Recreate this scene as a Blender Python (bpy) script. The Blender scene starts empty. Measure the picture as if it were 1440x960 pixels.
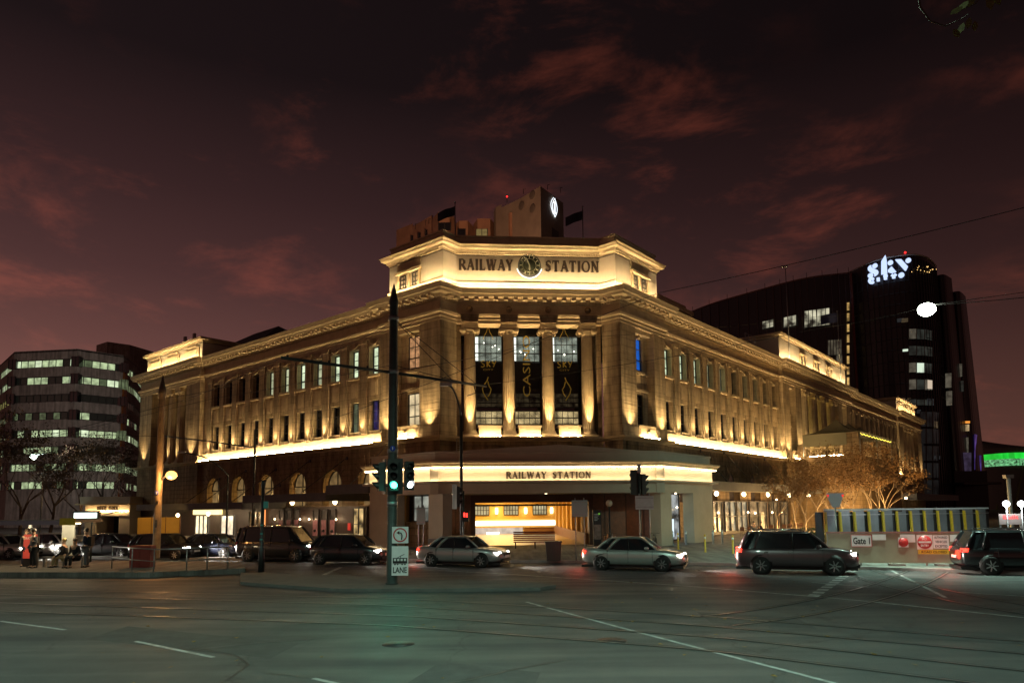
import bpy, bmesh, math, random
from math import sin, cos, pi, radians, atan2, sqrt
from mathutils import Vector, Matrix
random.seed(7)
V = Vector
# ------------------------------------------------------------------ camera
S = bpy.context.scene
COL = S.collection
FPX, PITCH, ROLL, SH, HC = 980.0, radians(5.5), radians(-0.55), 140.0, 2.8
fw = V((0, cos(PITCH), sin(PITCH))); up0 = V((0, -sin(PITCH), cos(PITCH))); rt0 = V((1, 0, 0))
rt = rt0 * cos(ROLL) + up0 * sin(ROLL); up = -rt0 * sin(ROLL) + up0 * cos(ROLL)
cd = bpy.data.cameras.new('camera'); cam = bpy.data.objects.new('camera', cd); COL.objects.link(cam)
cam.matrix_world = Matrix(((rt.x, up.x, -fw.x, 0), (rt.y, up.y, -fw.y, 0), (rt.z, up.z, -fw.z, HC), (0, 0, 0, 1)))
cd.sensor_fit = 'HORIZONTAL'; cd.sensor_width = 36; cd.lens = 36 * FPX / 1440; cd.shift_y = SH / 1440
cd.clip_start = .1; cd.clip_end = 6000
S.camera = cam
def ray(u, v): return fw * FPX + rt * (u - 720) + up * (480 + SH - v)
def gnd(u, v, z=0.0):
    d = ray(u, v); return V((0, 0, HC)) + d * ((z - HC) / d.z)
def at(u, v, Y):                 # the point seen at (u, v) of the photograph at depth Y metres
    d = ray(u, v); return V((0, 0, HC)) + d * (Y / d.y)
def HZ(u): return 714.36 - (u - 720) * .00964
# ------------------------------------------------------------------ render, world
S.render.engine = 'CYCLES'
S.cycles.use_denoising = True
try: S.cycles.denoiser = 'OPENIMAGEDENOISE'
except Exception: pass
S.cycles.max_bounces = 6; S.cycles.diffuse_bounces = 3; S.cycles.glossy_bounces = 3; S.cycles.transmission_bounces = 4
S.cycles.caustics_reflective = False; S.cycles.caustics_refractive = False
S.cycles.sample_clamp_indirect = 3.0
S.view_settings.view_transform = 'Standard'; S.view_settings.look = 'None'
S.view_settings.exposure = 0.0; S.view_settings.gamma = 1.0
W = bpy.data.worlds.new('World'); S.world = W; W.use_nodes = True
wt = W.node_tree; wn = wt.nodes; wn.clear()
def wN(t, **k):
    n = wn.new(t)
    for a, b in k.items(): setattr(n, a, b)
    return n
wl = wt.links.new
out = wN('ShaderNodeOutputWorld'); geo = wN('ShaderNodeTexCoord')
sep = wN('ShaderNodeSeparateXYZ'); wl(geo.outputs['Generated'], sep.inputs[0])
def wm(op, a, b=None, c=None, clamp=False):
    n = wN('ShaderNodeMath', operation=op, use_clamp=clamp)
    for i, x in enumerate((a, b, c)):
        if x is None: continue
        if isinstance(x, (int, float)): n.inputs[i].default_value = x
        else: wl(x, n.inputs[i])
    return n.outputs[0]
# elevation glow: warm city light low down, near black overhead, brighter to the left
ramp = wN('ShaderNodeValToRGB'); r_ = ramp.color_ramp
pts = [(0.0, (.270, .112, .085)), (.10, (.215, .088, .068)), (.21, (.122, .050, .043)), (.30, (.068, .0285, .0270)), (.40, (.037, .0160, .0160)), (.53, (.0110, .0060, .0064)), (1, (.003, .0025, .003))]
r_.elements[0].position, r_.elements[0].color = pts[0][0], (*pts[0][1], 1)
r_.elements[1].position, r_.elements[1].color = 1, (*pts[-1][1], 1)
for p, c in pts[1:-1]:
    e = r_.elements.new(p); e.color = (*c, 1)
wl(wm('ABSOLUTE', sep.outputs[2]), ramp.inputs[0])
side = wN('ShaderNodeMapRange'); wl(sep.outputs[0], side.inputs[0])
side.inputs[1].default_value = -.65; side.inputs[2].default_value = .6; side.inputs[3].default_value = 1.2; side.inputs[4].default_value = .42
# clouds on a high flat sheet, streaked by the wind
az = wm('ARCTAN2', sep.outputs[0], sep.outputs[1]); cmb = wN('ShaderNodeCombineXYZ'); wl(az, cmb.inputs[0]); wl(sep.outputs[2], cmb.inputs[1])
mp = wN('ShaderNodeMapping'); wl(cmb.outputs[0], mp.inputs[0]); mp.inputs['Rotation'].default_value = (0, 0, radians(19)); mp.inputs['Scale'].default_value = (3.6, 10.5, 1); mp.inputs['Location'].default_value = (9.9, 9.1, 0)
n1 = wN('ShaderNodeTexNoise'); wl(mp.outputs[0], n1.inputs[0]); n1.inputs['Scale'].default_value = 1.15; n1.inputs['Detail'].default_value = 7; n1.inputs['Roughness'].default_value = .64; n1.inputs['Distortion'].default_value = .3
cr = wN('ShaderNodeMapRange'); cr.interpolation_type = 'SMOOTHSTEP'; wl(n1.outputs[0], cr.inputs[0]); cr.inputs[1].default_value = .49; cr.inputs[2].default_value = .74
fade = wN('ShaderNodeMapRange'); wl(sep.outputs[2], fade.inputs[0]); fade.inputs[1].default_value = .0; fade.inputs[2].default_value = .12; 
n2 = wN('ShaderNodeTexNoise'); wl(cmb.outputs[0], n2.inputs[0]); n2.inputs['Scale'].default_value = 2.4; n2.inputs['Detail'].default_value = 2
mk = wN('ShaderNodeMapRange'); mk.interpolation_type = 'SMOOTHSTEP'; wl(n2.outputs[0], mk.inputs[0]); mk.inputs[1].default_value = .36; mk.inputs[2].default_value = .58
cl = wm('MULTIPLY', wm('MULTIPLY', cr.outputs[0], fade.outputs[0]), mk.outputs[0])
cramp = wN('ShaderNodeValToRGB'); q = cramp.color_ramp
q.elements[0].color = (.16, .030, .014, 1); q.elements[1].color = (.060, .012, .006, 1); q.elements[1].position = .62
wl(sep.outputs[2], cramp.inputs[0])
def vmul(a, b):
    n = wN('ShaderNodeVectorMath', operation='MULTIPLY'); wl(a, n.inputs[0])
    wl(b, n.inputs[1]); return n.outputs[0]
sk = vmul(ramp.outputs[0], side.outputs[0])
cloudc = vmul(cramp.outputs[0], cl)
addc = wN('ShaderNodeVectorMath', operation='ADD'); wl(sk, addc.inputs[0]); wl(cloudc, addc.inputs[1])
bg = wN('ShaderNodeBackground'); wl(addc.outputs[0], bg.inputs[0]); bg.inputs[1].default_value = .95
sky = wN('ShaderNodeTexSky', sky_type='NISHITA', sun_disc=False); sky.sun_elevation = radians(-4); sky.sun_rotation = radians(-60)
bg2 = wN('ShaderNodeBackground'); wl(sky.outputs[0], bg2.inputs[0]); bg2.inputs[1].default_value = .02
ad = wN('ShaderNodeAddShader'); wl(bg.outputs[0], ad.inputs[0]); wl(bg2.outputs[0], ad.inputs[1]); wl(ad.outputs[0], out.inputs[0])

# ------------------------------------------------------------------ helpers
def newmat(name, col, rough=.7, metal=0, var=.0, vscale=2.0, bump=0, bscale=20, spec=.5, emit=None, es=0, coat=0, trans=0, coord='Object'):
    m = bpy.data.materials.new(name); m.use_nodes = True; nt = m.node_tree; b = nt.nodes['Principled BSDF']
    b.inputs['Roughness'].default_value = rough; b.inputs['Metallic'].default_value = metal
    b.inputs['Base Color'].default_value = (*col, 1)
    b.inputs['Specular IOR Level'].default_value = spec
    if coat: b.inputs['Coat Weight'].default_value = coat; b.inputs['Coat Roughness'].default_value = .05
    if trans: b.inputs['Transmission Weight'].default_value = trans
    tc = nt.nodes.new('ShaderNodeTexCoord')
    if var:
        n = nt.nodes.new('ShaderNodeTexNoise'); n.inputs['Scale'].default_value = vscale; n.inputs['Detail'].default_value = 8; n.inputs['Roughness'].default_value = .62
        nt.links.new(tc.outputs[coord], n.inputs[0])
        r = nt.nodes.new('ShaderNodeValToRGB'); nt.links.new(n.outputs[0], r.inputs[0])
        r.color_ramp.elements[0].position = .3; r.color_ramp.elements[1].position = .7
        r.color_ramp.elements[0].color = (*[c * (1 - var) for c in col], 1); r.color_ramp.elements[1].color = (*[min(1, c * (1 + var)) for c in col], 1)
        nt.links.new(r.outputs[0], b.inputs['Base Color'])
    if bump:
        n = nt.nodes.new('ShaderNodeTexNoise'); n.inputs['Scale'].default_value = bscale; n.inputs['Detail'].default_value = 6
        nt.links.new(tc.outputs[coord], n.inputs[0])
        bp = nt.nodes.new('ShaderNodeBump'); bp.inputs['Strength'].default_value = bump; bp.inputs['Distance'].default_value = .03
        nt.links.new(n.outputs[0], bp.inputs['Height']); nt.links.new(bp.outputs[0], b.inputs['Normal'])
    if emit: b.inputs['Emission Color'].default_value = (*emit, 1); b.inputs['Emission Strength'].default_value = es
    return m
def emat(name, col, s, var=0, vs=1.0, sx=1):
    m = bpy.data.materials.new(name); m.use_nodes = True; nt = m.node_tree; b = nt.nodes['Principled BSDF']
    b.inputs['Base Color'].default_value = (.03, .03, .03, 1); b.inputs['Roughness'].default_value = .25
    b.inputs['Emission Color'].default_value = (*col, 1); b.inputs['Emission Strength'].default_value = s
    if var:
        tc = nt.nodes.new('ShaderNodeTexCoord'); mpn = nt.nodes.new('ShaderNodeMapping'); nt.links.new(tc.outputs['UV'], mpn.inputs[0]); mpn.inputs['Scale'].default_value = (sx, 1, 1)
        n = nt.nodes.new('ShaderNodeTexNoise'); n.inputs['Scale'].default_value = vs; n.inputs['Detail'].default_value = 3
        nt.links.new(mpn.outputs[0], n.inputs[0])
        r = nt.nodes.new('ShaderNodeMapRange'); nt.links.new(n.outputs[0], r.inputs[0])
        r.inputs[1].default_value = .35; r.inputs[2].default_value = .65; r.inputs[3].default_value = s * (1 - var); r.inputs[4].default_value = s * (1 + var)
        nt.links.new(r.outputs[0], b.inputs['Emission Strength'])
    return m
def stonemat(name, col, bw=1.3, bh=.55, mort=.018, dark=.55, var=.16, off=.5, bump=.6):
    m = bpy.data.materials.new(name); m.use_nodes = True; nt = m.node_tree; b = nt.nodes['Principled BSDF']; L_ = nt.links.new
    b.inputs['Roughness'].default_value = .85; b.inputs['Specular IOR Level'].default_value = .25
    tc = nt.nodes.new('ShaderNodeTexCoord')
    br = nt.nodes.new('ShaderNodeTexBrick'); L_(tc.outputs['UV'], br.inputs[0]); br.inputs['Scale'].default_value = 1; br.offset = off
    br.inputs['Brick Width'].default_value = bw; br.inputs['Row Height'].default_value = bh; br.inputs['Mortar Size'].default_value = mort; br.inputs['Mortar Smooth'].default_value = .3
    br.inputs['Color1'].default_value = (*[c * (1 - var * .6) for c in col], 1); br.inputs['Color2'].default_value = (*[c * (1 + var * .6) for c in col], 1); br.inputs['Mortar'].default_value = (*[c * dark for c in col], 1)
    n = nt.nodes.new('ShaderNodeTexNoise'); n.inputs['Scale'].default_value = .8; n.inputs['Detail'].default_value = 9; n.inputs['Roughness'].default_value = .65; L_(tc.outputs['Object'], n.inputs[0])
    mr = nt.nodes.new('ShaderNodeMapRange'); L_(n.outputs[0], mr.inputs[0]); mr.inputs[1].default_value = .3; mr.inputs[2].default_value = .7; mr.inputs[3].default_value = .72; mr.inputs[4].default_value = 1.18
    vm = nt.nodes.new('ShaderNodeVectorMath'); vm.operation = 'MULTIPLY'; L_(br.outputs[0], vm.inputs[0]); L_(mr.outputs[0], vm.inputs[1]); 
    mps = nt.nodes.new('ShaderNodeMapping'); L_(tc.outputs['UV'], mps.inputs[0]); mps.inputs['Scale'].default_value = (1.6, .16, 1)
    ns = nt.nodes.new('ShaderNodeTexNoise'); ns.inputs['Scale'].default_value = 1.3; ns.inputs['Detail'].default_value = 6; L_(mps.outputs[0], ns.inputs[0])
    ms = nt.nodes.new('ShaderNodeMapRange'); L_(ns.outputs[0], ms.inputs[0]); ms.inputs[1].default_value = .34; ms.inputs[2].default_value = .62; ms.inputs[3].default_value = .58; ms.inputs[4].default_value = 1.08
    v2 = nt.nodes.new('ShaderNodeVectorMath'); v2.operation = 'MULTIPLY'; L_(vm.outputs[0], v2.inputs[0]); L_(ms.outputs[0], v2.inputs[1]); L_(v2.outputs[0], b.inputs['Base Color'])
    n2 = nt.nodes.new('ShaderNodeTexNoise'); n2.inputs['Scale'].default_value = 9; n2.inputs['Detail'].default_value = 8; L_(tc.outputs['Object'], n2.inputs[0])
    mm = nt.nodes.new('ShaderNodeMath'); mm.operation = 'MULTIPLY_ADD'; L_(n2.outputs[0], mm.inputs[0]); mm.inputs[1].default_value = .35
    iv = nt.nodes.new('ShaderNodeMath'); iv.operation = 'SUBTRACT'; iv.inputs[0].default_value = 1; L_(br.outputs['Fac'], iv.inputs[1]); L_(iv.outputs[0], mm.inputs[2])
    bp = nt.nodes.new('ShaderNodeBump'); bp.inputs['Strength'].default_value = bump; bp.inputs['Distance'].default_value = .04; L_(mm.outputs[0], bp.inputs['Height']); L_(bp.outputs[0], b.inputs['Normal'])
    return m

class Fr:                                  # a facade frame: t along the wall, y outwards, z up
    def __init__(s, O, d, n): s.O, s.d, s.n = V(O), V(d), V(n)
    def __call__(s, t, y, z): return s.O + s.d * t + s.n * y + V((0, 0, z))
ID = lambda x, y, z: V((x, y, z))
LOC = {}
class MB:
    def __init__(s): s.v = []; s.f = []; s.sm = []; s.mi = []; s.m = 0
    def add(s, pts, faces, smooth=False):
        b = len(s.v); s.v += [V(p) for p in pts]
        for f in faces: s.f.append([b + i for i in f]); s.sm.append(smooth); s.mi.append(s.m)
        return s
    def box(s, x0, x1, y0, y1, z0, z1, F=ID):
        p = [F(x, y, z) for z in (z0, z1) for y in (y0, y1) for x in (x0, x1)]
        return s.add(p, [(0, 2, 3, 1), (4, 5, 7, 6), (0, 1, 5, 4), (2, 6, 7, 3), (0, 4, 6, 2), (1, 3, 7, 5)])
    def poly(s, pts): return s.add(pts, [tuple(range(len(pts)))])
    def prism(s, pts, z0, z1, F=None):      # plan polygon raised
        n = len(pts); a = [V((p[0], p[1], z0)) for p in pts]; b = [V((p[0], p[1], z1)) for p in pts]
        return s.add(a + b, [tuple(range(n))[::-1], tuple(range(n, 2 * n))] + [(i, (i + 1) % n, n + (i + 1) % n, n + i) for i in range(n)])
    def ext(s, pts, off):                    # polygon extruded by a vector
        n = len(pts); a = [V(p) for p in pts]; b = [p + V(off) for p in a]
        return s.add(a + b, [tuple(range(n))[::-1], tuple(range(n, 2 * n))] + [(i, (i + 1) % n, n + (i + 1) % n, n + i) for i in range(n)])
    def tube(s, pts, r, n=6, cap=True):
        pts = [V(p) for p in pts]; rs = r if isinstance(r, (list, tuple)) else [r] * len(pts)
        rings = []; prev = None
        for i, p in enumerate(pts):
            d = (pts[min(i + 1, len(pts) - 1)] - pts[max(i - 1, 0)]); d = d.normalized() if d.length > 1e-9 else V((0, 0, 1))
            a = prev if prev is not None else (V((0, 0, 1)) if abs(d.z) < .9 else V((1, 0, 0)))
            a = a - d * a.dot(d)
            if a.length < 1e-6: a = d.orthogonal()
            a.normalize(); b = d.cross(a); prev = a
            rings.append([p + (a * cos(2 * pi * k / n) + b * sin(2 * pi * k / n)) * rs[i] for k in range(n)])
        vs = [q for R_ in rings for q in R_]; fs = []
        for i in range(len(pts) - 1):
            for k in range(n): fs.append((i * n + k, i * n + (k + 1) % n, (i + 1) * n + (k + 1) % n, (i + 1) * n + k))
        if cap: fs.append(tuple(range(n))[::-1]); fs.append(tuple(range((len(pts) - 1) * n, len(pts) * n)))
        return s.add(vs, fs, n > 5)
    def lathe(s, prof, c=(0, 0, 0), n=16, ax=None, flute=0):   # profile of (r, h) about z (or about ax)
        c = V(c); ax = V(ax).normalized() if ax is not None else V((0, 0, 1))
        a = ax.orthogonal().normalized() if abs(ax.z) < .999 else V((1, 0, 0)); b = ax.cross(a)
        vs = []
        for r, h in prof:
            for k in range(n):
                rr = r * (1 - (flute if k % 2 else 0)); vs.append(c + ax * h + (a * cos(2 * pi * k / n) + b * sin(2 * pi * k / n)) * rr)
        fs = [(i * n + k, i * n + (k + 1) % n, (i + 1) * n + (k + 1) % n, (i + 1) * n + k) for i in range(len(prof) - 1) for k in range(n)]
        fs += [tuple(range(n))[::-1], tuple(range((len(prof) - 1) * n, len(prof) * n))]
        return s.add(vs, fs, not flute)
    def ball(s, c, r, n=12, sq=1):
        m = n // 2; return s.lathe([(max(.001, r * sin(pi * i / m)), -r * sq * cos(pi * i / m)) for i in range(m + 1)], c, n)
    def run(s, path, prof, closed=False):    # profile (out, z) swept along a plan path with mitred corners; outward = right of travel * -1
        P = [V((p[0], p[1])) for p in path]; n = len(P); offs = []
        for i in range(n):
            ds = []
            if i > 0 or closed: ds.append((P[i] - P[i - 1]).normalized())
            if i < n - 1 or closed: ds.append((P[(i + 1) % n] - P[i]).normalized())
            ns = [V((d.y, -d.x)) for d in ds]
            if len(ns) == 1: offs.append(ns[0])
            else:
                m = (ns[0] + ns[1]); m.normalize(); offs.append(m / max(.3, m.dot(ns[0])))
        vs = [V((P[i].x + offs[i].x * o, P[i].y + offs[i].y * o, z)) for i in range(n) for o, z in prof]; k = len(prof); fs = []
        for i in range(n if closed else n - 1):
            for j in range(k - 1):
                a = i * k + j; b = ((i + 1) % n) * k + j; fs.append((a, b, b + 1, a + 1))
            fs.append((i * k + k - 1, ((i + 1) % n) * k + k - 1, ((i + 1) % n) * k, i * k))
        if not closed: fs.append(tuple(range(k))); fs.append(tuple(range((n - 1) * k, n * k))[::-1])
        return s.add(vs, fs)
    def build(s, name, mat, parent=None, recalc=True):
        o0 = LOC.get(parent.name, V((0, 0, 0))) if parent else V((0, 0, 0))
        me = bpy.data.meshes.new(name); me.from_pydata([v - o0 for v in s.v], [], s.f)
        mats = mat if isinstance(mat, (list, tuple)) else [mat]
        for m in mats: me.materials.append(m)
        me.polygons.foreach_set('use_smooth', s.sm); me.polygons.foreach_set('material_index', s.mi)
        if recalc:
            b = bmesh.new(); b.from_mesh(me); bmesh.ops.recalc_face_normals(b, faces=b.faces); b.to_mesh(me); b.free()
        uv = me.uv_layers.new(name='UVMap').data
        for p in me.polygons:
            nn = p.normal
            if abs(nn.z) > .75: f = lambda c: (c.x, c.y)
            else:
                tx, ty = -nn.y, nn.x; l = sqrt(tx * tx + ty * ty) or 1; tx /= l; ty /= l; f = lambda c, tx=tx, ty=ty: (c.x * tx + c.y * ty, c.z)
            for li in p.loop_indices: uv[li].uv = f(me.vertices[me.loops[li].vertex_index].co)
        me.update()
        o = bpy.data.objects.new(name, me); COL.objects.link(o)
        if parent: o.parent = parent; LOC[o.name] = o0
        return o
def tag(o, label=None, cat=None, group=None, kind=None):
    if label: o['label'] = label
    if cat: o['category'] = cat
    if group: o['group'] = group
    if kind: o['kind'] = kind
    return o
def thing(name, label, cat, loc=(0, 0, 0), group=None):
    o = bpy.data.objects.new(name, None); COL.objects.link(o); o.location = loc; o.empty_display_size = .3; LOC[o.name] = V(loc)
    return tag(o, label, cat, group)
def copy_tree(o, parent=None):
    c = o.copy(); COL.objects.link(c)
    if parent: c.parent = parent
    for ch in list(o.children): copy_tree(ch, c)
    return c
def place(root, loc, rz=0, label=None, group=None, first=False, sc=None):
    c = root if first else copy_tree(root)
    c.location = loc; c.rotation_euler = (0, 0, rz)
    if sc: c.scale = (sc,) * 3
    if label: c['label'] = label
    if group: c['group'] = group
    return c
def struct(mb, name, mat): return tag(mb.build(name, mat), kind='structure')
def lamp(kind, loc, power, col, parent=None, size=.1, to=None, angle=60, blend=.6, name='lamp_light'):
    d = bpy.data.lights.new(name, kind); d.energy = power; d.color = col
    if kind == 'SPOT': d.spot_size = radians(angle); d.spot_blend = blend
    if kind == 'AREA': d.size = size
    else: d.shadow_soft_size = size
    o = bpy.data.objects.new(name, d); COL.objects.link(o)
    o0 = LOC.get(parent.name, V((0, 0, 0))) if parent else V((0, 0, 0))
    o.location = V(loc) - o0
    if parent: o.parent = parent
    if to is not None: o.rotation_mode = 'QUATERNION'; o.rotation_quaternion = (V(to) - V(loc)).to_track_quat('-Z', 'Y')
    return o
def sans(mb, txt, F, x, z, h, y=.01, depth=.01, width=None, align='C', rot=False, bold=False):
    """flat sans lettering as geometry, in the facade frame F"""
    c = bpy.data.curves.new('t', 'FONT'); c.body = txt; c.size = 1; c.extrude = 0; c.resolution_u = 2
    if bold: c.offset = .025
    o = bpy.data.objects.new('t', c); COL.objects.link(o); dg = bpy.context.evaluated_depsgraph_get(); me = bpy.data.meshes.new_from_object(o.evaluated_get(dg))
    vs = [v.co.copy() for v in me.vertices]; fs = [tuple(p.vertices) for p in me.polygons]
    bpy.data.objects.remove(o); bpy.data.curves.remove(c); bpy.data.meshes.remove(me)
    if not vs: return
    x0 = min(v.x for v in vs); x1 = max(v.x for v in vs); cap = .7; k = h / cap; kx = k if width is None else width / max(1e-3, x1 - x0)
    cx = (x0 + x1) / 2 if align == 'C' else (x0 if align == 'L' else x1)
    out_ = []
    for v in vs:
        a = (v.x - cx) * kx; b = v.y * k
        if rot: a, b = -b + h / 2, a
        out_.append(F(x + a, y, z + b))
    mb.add(out_, fs)
# serif capitals as strokes: (x0,z0,x1,z1,thickness)
TH, TN = .23, .12
GLY = {
 'R': (.78, [(.16, 0, .16, 1, TH), (.16, .97, .45, .97, TN), (.16, .5, .45, .5, TN), (.45, .97, .62, .86, .13), (.62, .86, .62, .62, TH), (.62, .62, .45, .5, .13), (.4, .5, .74, .02, TH), (.02, .03, .32, .03, .07), (.02, .97, .2, .97, .07), (.62, .03, .84, .03, .07)]),
 'A': (.84, [(.12, 0, .44, 1, TN), (.42, 1, .74, 0, TH), (.24, .33, .62, .33, TN), (.0, .03, .26, .03, .07), (.58, .03, .88, .03, .07)]),
 'I': (.36, [(.18, 0, .18, 1, TH), (.03, .03, .33, .03, .07), (.03, .97, .33, .97, .07)]),
 'L': (.68, [(.16, 0, .16, 1, TH), (.02, .97, .32, .97, .07), (.02, .04, .6, .04, TN), (.6, 0, .62, .27, .07)]),
 'W': (1.12, [(.1, 1, .34, 0, TH), (.34, 0, .56, .95, TN), (.54, 1, .78, 0, TH), (.78, 0, 1.02, 1, TN), (-.03, .97, .25, .97, .07), (.42, .97, .68, .97, .07), (.88, .97, 1.14, .97, .07)]),
 'Y': (.8, [(.1, 1, .4, .46, TH), (.4, .46, .68, 1, TN), (.4, 0, .4, .48, TH), (-.02, .97, .24, .97, .07), (.56, .97, .82, .97, .07), (.26, .03, .54, .03, .07)]),
 'S': (.62, [(.55, .78, .52, .92, .08), (.52, .92, .32, .97, TN), (.32, .97, .13, .86, .12), (.13, .86, .13, .68, .15), (.13, .68, .48, .4, TH), (.48, .4, .5, .16, .15), (.5, .16, .3, .03, .12), (.3, .03, .09, .08, TN), (.09, .08, .06, .26, .08)]),
 'T': (.76, [(.38, 0, .38, 1, TH), (.04, .96, .72, .96, TN), (.05, .74, .05, 1, .06), (.71, .74, .71, 1, .06), (.22, .03, .54, .03, .07)]),
 'O': (.9, None), 'N': (.86, [(.14, 0, .14, 1, TN), (.14, 1, .7, .02, TH), (.7, 0, .7, 1, TN), (.02, .97, .2, .97, .07), (.0, .03, .28, .03, .07), (.57, .97, .85, .97, .07)])}
def serif(mb, txt, F, x0, x1, z, h, y=.02, th=.06):
    adv = sum(GLY[c][0] + .12 for c in txt) - .12; k = (x1 - x0) / adv; x = x0
    for c in txt:
        w, st = GLY[c]
        if st is None:
            cx = .45; n = 20
            st = [(cx + .37 * cos(2 * pi * i / n), .5 + .49 * sin(2 * pi * i / n), cx + .37 * cos(2 * pi * (i + 1) / n), .5 + .49 * sin(2 * pi * (i + 1) / n), .085 + .1 * abs(cos(2 * pi * (i + .5) / n)) ** 1.5) for i in range(n)]
        for i, (a, b, c2, d, t) in enumerate(st):
            p = V((a * k, b * h)); q2 = V((c2 * k, d * h)); dd = (q2 - p); l = dd.length; dd /= l; nn = V((-dd.y, dd.x)) * (t * h / 2)
            e = dd * (t * h * .12)
            cs = [p - e - nn, q2 + e - nn, q2 + e + nn, p - e + nn]
            yy = y + .0007 * (i % 5)
            mb.ext([F(x + c_.x, yy, z + c_.y) for c_ in cs], F.n * th)
        x += (w + .12) * k
# ------------------------------------------------------------------ materials
STONE = (.50, .385, .225)
M = dict(
 stone=stonemat('limestone', STONE, 1.4, .62, .018, .55, .12, bump=.35),
 rust=stonemat('rusticated_limestone', (.49, .375, .22), 60, .70, .035, .35, .08, bump=1.0),
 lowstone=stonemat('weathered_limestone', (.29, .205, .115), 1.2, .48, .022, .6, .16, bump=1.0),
 trim=newmat('carved_limestone', (.50, .39, .235), .85, var=.16, vscale=1.5, bump=.3, bscale=12, spec=.2),
 cream=newmat('painted_render', (.46, .40, .30), .7, var=.10, vscale=.7, bump=.15, bscale=8, spec=.3),
 roof=newmat('dark_roof_sheet', (.035, .03, .028), .6, var=.3, vscale=1.2),
 blueroof=newmat('blue_slate_roof', (.04, .055, .12), .5, var=.3, vscale=2),
 letter=newmat('dark_bronze_lettering', (.05, .035, .025), .5, metal=.3),
 frame=newmat('dark_window_frame', (.03, .027, .025), .5),
 glass=newmat('dark_glass', (.012, .013, .016), .06, spec=.8),
 bronze=newmat('brown_portal_metal', (.06, .032, .02), .4, metal=.4),
 wood=newmat('brown_wood_panel', (.11, .045, .02), .5, var=.3, vscale=3),
 steel=newmat('galvanised_steel', (.32, .33, .33), .45, metal=.8, var=.15, vscale=6),
 dpole=newmat('dark_green_pole_paint', (.03, .042, .038), .5, var=.3, vscale=5),
 black=newmat('black_paint', (.012, .012, .012), .45),
 white=newmat('white_paint', (.75, .76, .75), .5, var=.05, vscale=6),
 rubber=newmat('tyre_rubber', (.015, .015, .015), .8),
 alloy=newmat('alloy_wheel', (.45, .46, .47), .3, metal=.8),
 yellow=newmat('yellow_paint', (.60, .40, .03), .5, var=.15, vscale=8),
 red=newmat('red_sign_paint', (.50, .03, .03), .45),
 blue=newmat('blue_sign_paint', (.02, .06, .45), .45),
 teal=newmat('teal_sign_paint', (.05, .28, .26), .45),
 greysign=newmat('grey_sign_back', (.42, .45, .45), .5, var=.1, vscale=6),
 led=emat('warm_led_strip', (1, .72, .38), 230),
 ledhot=emat('warm_led_strip_bright', (1, .72, .38), 330),
)
NIT = {}
def lit(col, s, var=0, vs=1.2, sx=1, key=None):
    k = key or (col, s, var, vs)
    if k not in NIT: NIT[k] = emat('lit_glass', col, s, var, vs, sx)
    return NIT[k]
WARM = (1, .63, .27)
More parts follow.
